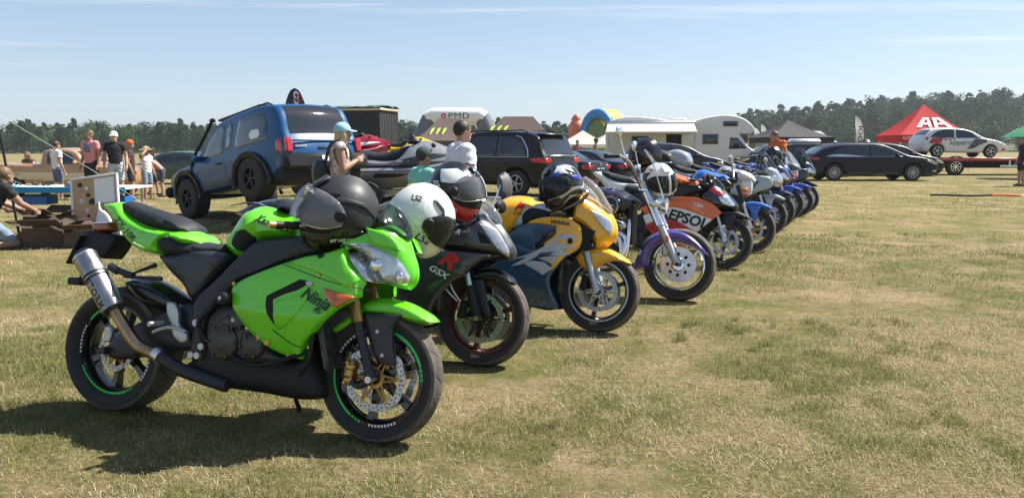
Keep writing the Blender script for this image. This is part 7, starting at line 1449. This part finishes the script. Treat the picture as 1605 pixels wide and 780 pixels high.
person('kneeling woman in black t-shirt and denim shorts reaching into the boxes', (-6.95, 10.2), 62, 1.7, 'black_shirt', (.014, .015, .018), 'shorts', (.2, .27, .36), skin=1, hair=(.16, .09, .045), J=kneel, shoe=(.3, .3, .3), long_hair=False)
person('crouching person in dark grey clothes at the stall beside the tent pole', (-7.75, 11.0), 10, 1.7, 'grey_shirt', (.04, .035, .035), 'trousers', (.05, .045, .045), skin=1, hair=(.1, .05, .03), J=kneel)
lean_ = dict(che=(.1, 0, 1.23), nec=(.2, 0, 1.42), hea=(.28, 0, 1.54), shl=(.14, .19, 1.37), shr=(.14, -.19, 1.37), ell=(.25, .27, 1.12), elr=(.25, -.27, 1.12), wrl=(.42, .22, 1.0), wrr=(.42, -.22, 1.0))
bk = person('biker in orange t-shirt and grey vest leaning over the last motorcycle', (7.05, 20.2), -160, 1.86, 'orange_tee', (.55, .13, .03), 'trousers', (.04, .045, .05), skin=1, hair=(.1, .06, .04), J=lean_, fat=1.12)
person('bystander with dark hair among the white tents', (3.2, 38), -80, 1.7, 'tent_shirt', (.3, .1, .08), 'trousers', (.05, .05, .06), skin=1, hair=(.03, .02, .015)); person('shirtless man in dark cap behind the black sedan', (4.0, 37.2), 10, 1.78, None, (.1, .1, .1), 'shorts', (.05, .05, .06), skin=1, hair=(.03, .02, .015), hat='cap', hatc=(.04, .045, .05))
person('man in white shirt and sunglasses behind the midnight blue estate', (16.6, 36.6), -30, 1.72, 'white_shirt', (.68, .68, .68), 'trousers', (.06, .06, .08), skin=1, hair=(.03, .02, .015), glasses=True); person('person in white cap behind the roof of the midnight blue estate', (17.3, 37.8), -100, 1.7, 'dark_shirt', (.03, .03, .04), 'trousers', (.04, .04, .05), skin=1, hair=(.03, .02, .015), hat='cap', hatc=(.7, .7, .7))
person('dark haired person between the estate and the red tent', (18.9, 40), 160, 1.66, 'dark_coat', (.025, .025, .03), 'trousers', (.03, .03, .035), skin=1, hair=(.02, .014, .01)); person('visitor in a red shirt under the black pop-up tent', (16.0, 47.0), -90, 1.72, 'red_shirt', (.5, .03, .03), 'trousers', (.05, .05, .06), skin=1); person('visitor in a pale shirt under the black pop-up tent', (17.6, 47.4), -60, 1.7, 'pale_shirt', (.55, .5, .48), 'shorts', (.1, .1, .12), skin=1)
person('man in navy t-shirt and black shorts beside the flatbed', (17.75, 26.9), 175, 1.72, 'navy_tee', (.012, .016, .045), 'shorts', (.015, .016, .02), skin=1, hair=(.04, .03, .02))
# ------------------------------------------------------------------ summer haze
hb = MB().box((50, 300, 21), (1500, 900, 46)).build('haze', None, None, False); hb.data.materials.clear()
hm = bpy.data.materials.new('summer_haze'); hm.use_nodes = True; t = hm.node_tree; t.nodes.clear(); o_ = t.nodes.new('ShaderNodeOutputMaterial'); v_ = t.nodes.new('ShaderNodeVolumePrincipled')
v_.inputs['Color'].default_value = (.82, .88, .95, 1); v_.inputs['Density'].default_value = .00028; v_.inputs['Anisotropy'].default_value = .3
t.links.new(v_.outputs[0], o_.inputs['Volume']); hb.data.materials.append(hm); tag(hb, 'thin summer haze over the meadow and forest', 'haze', kind='stuff')
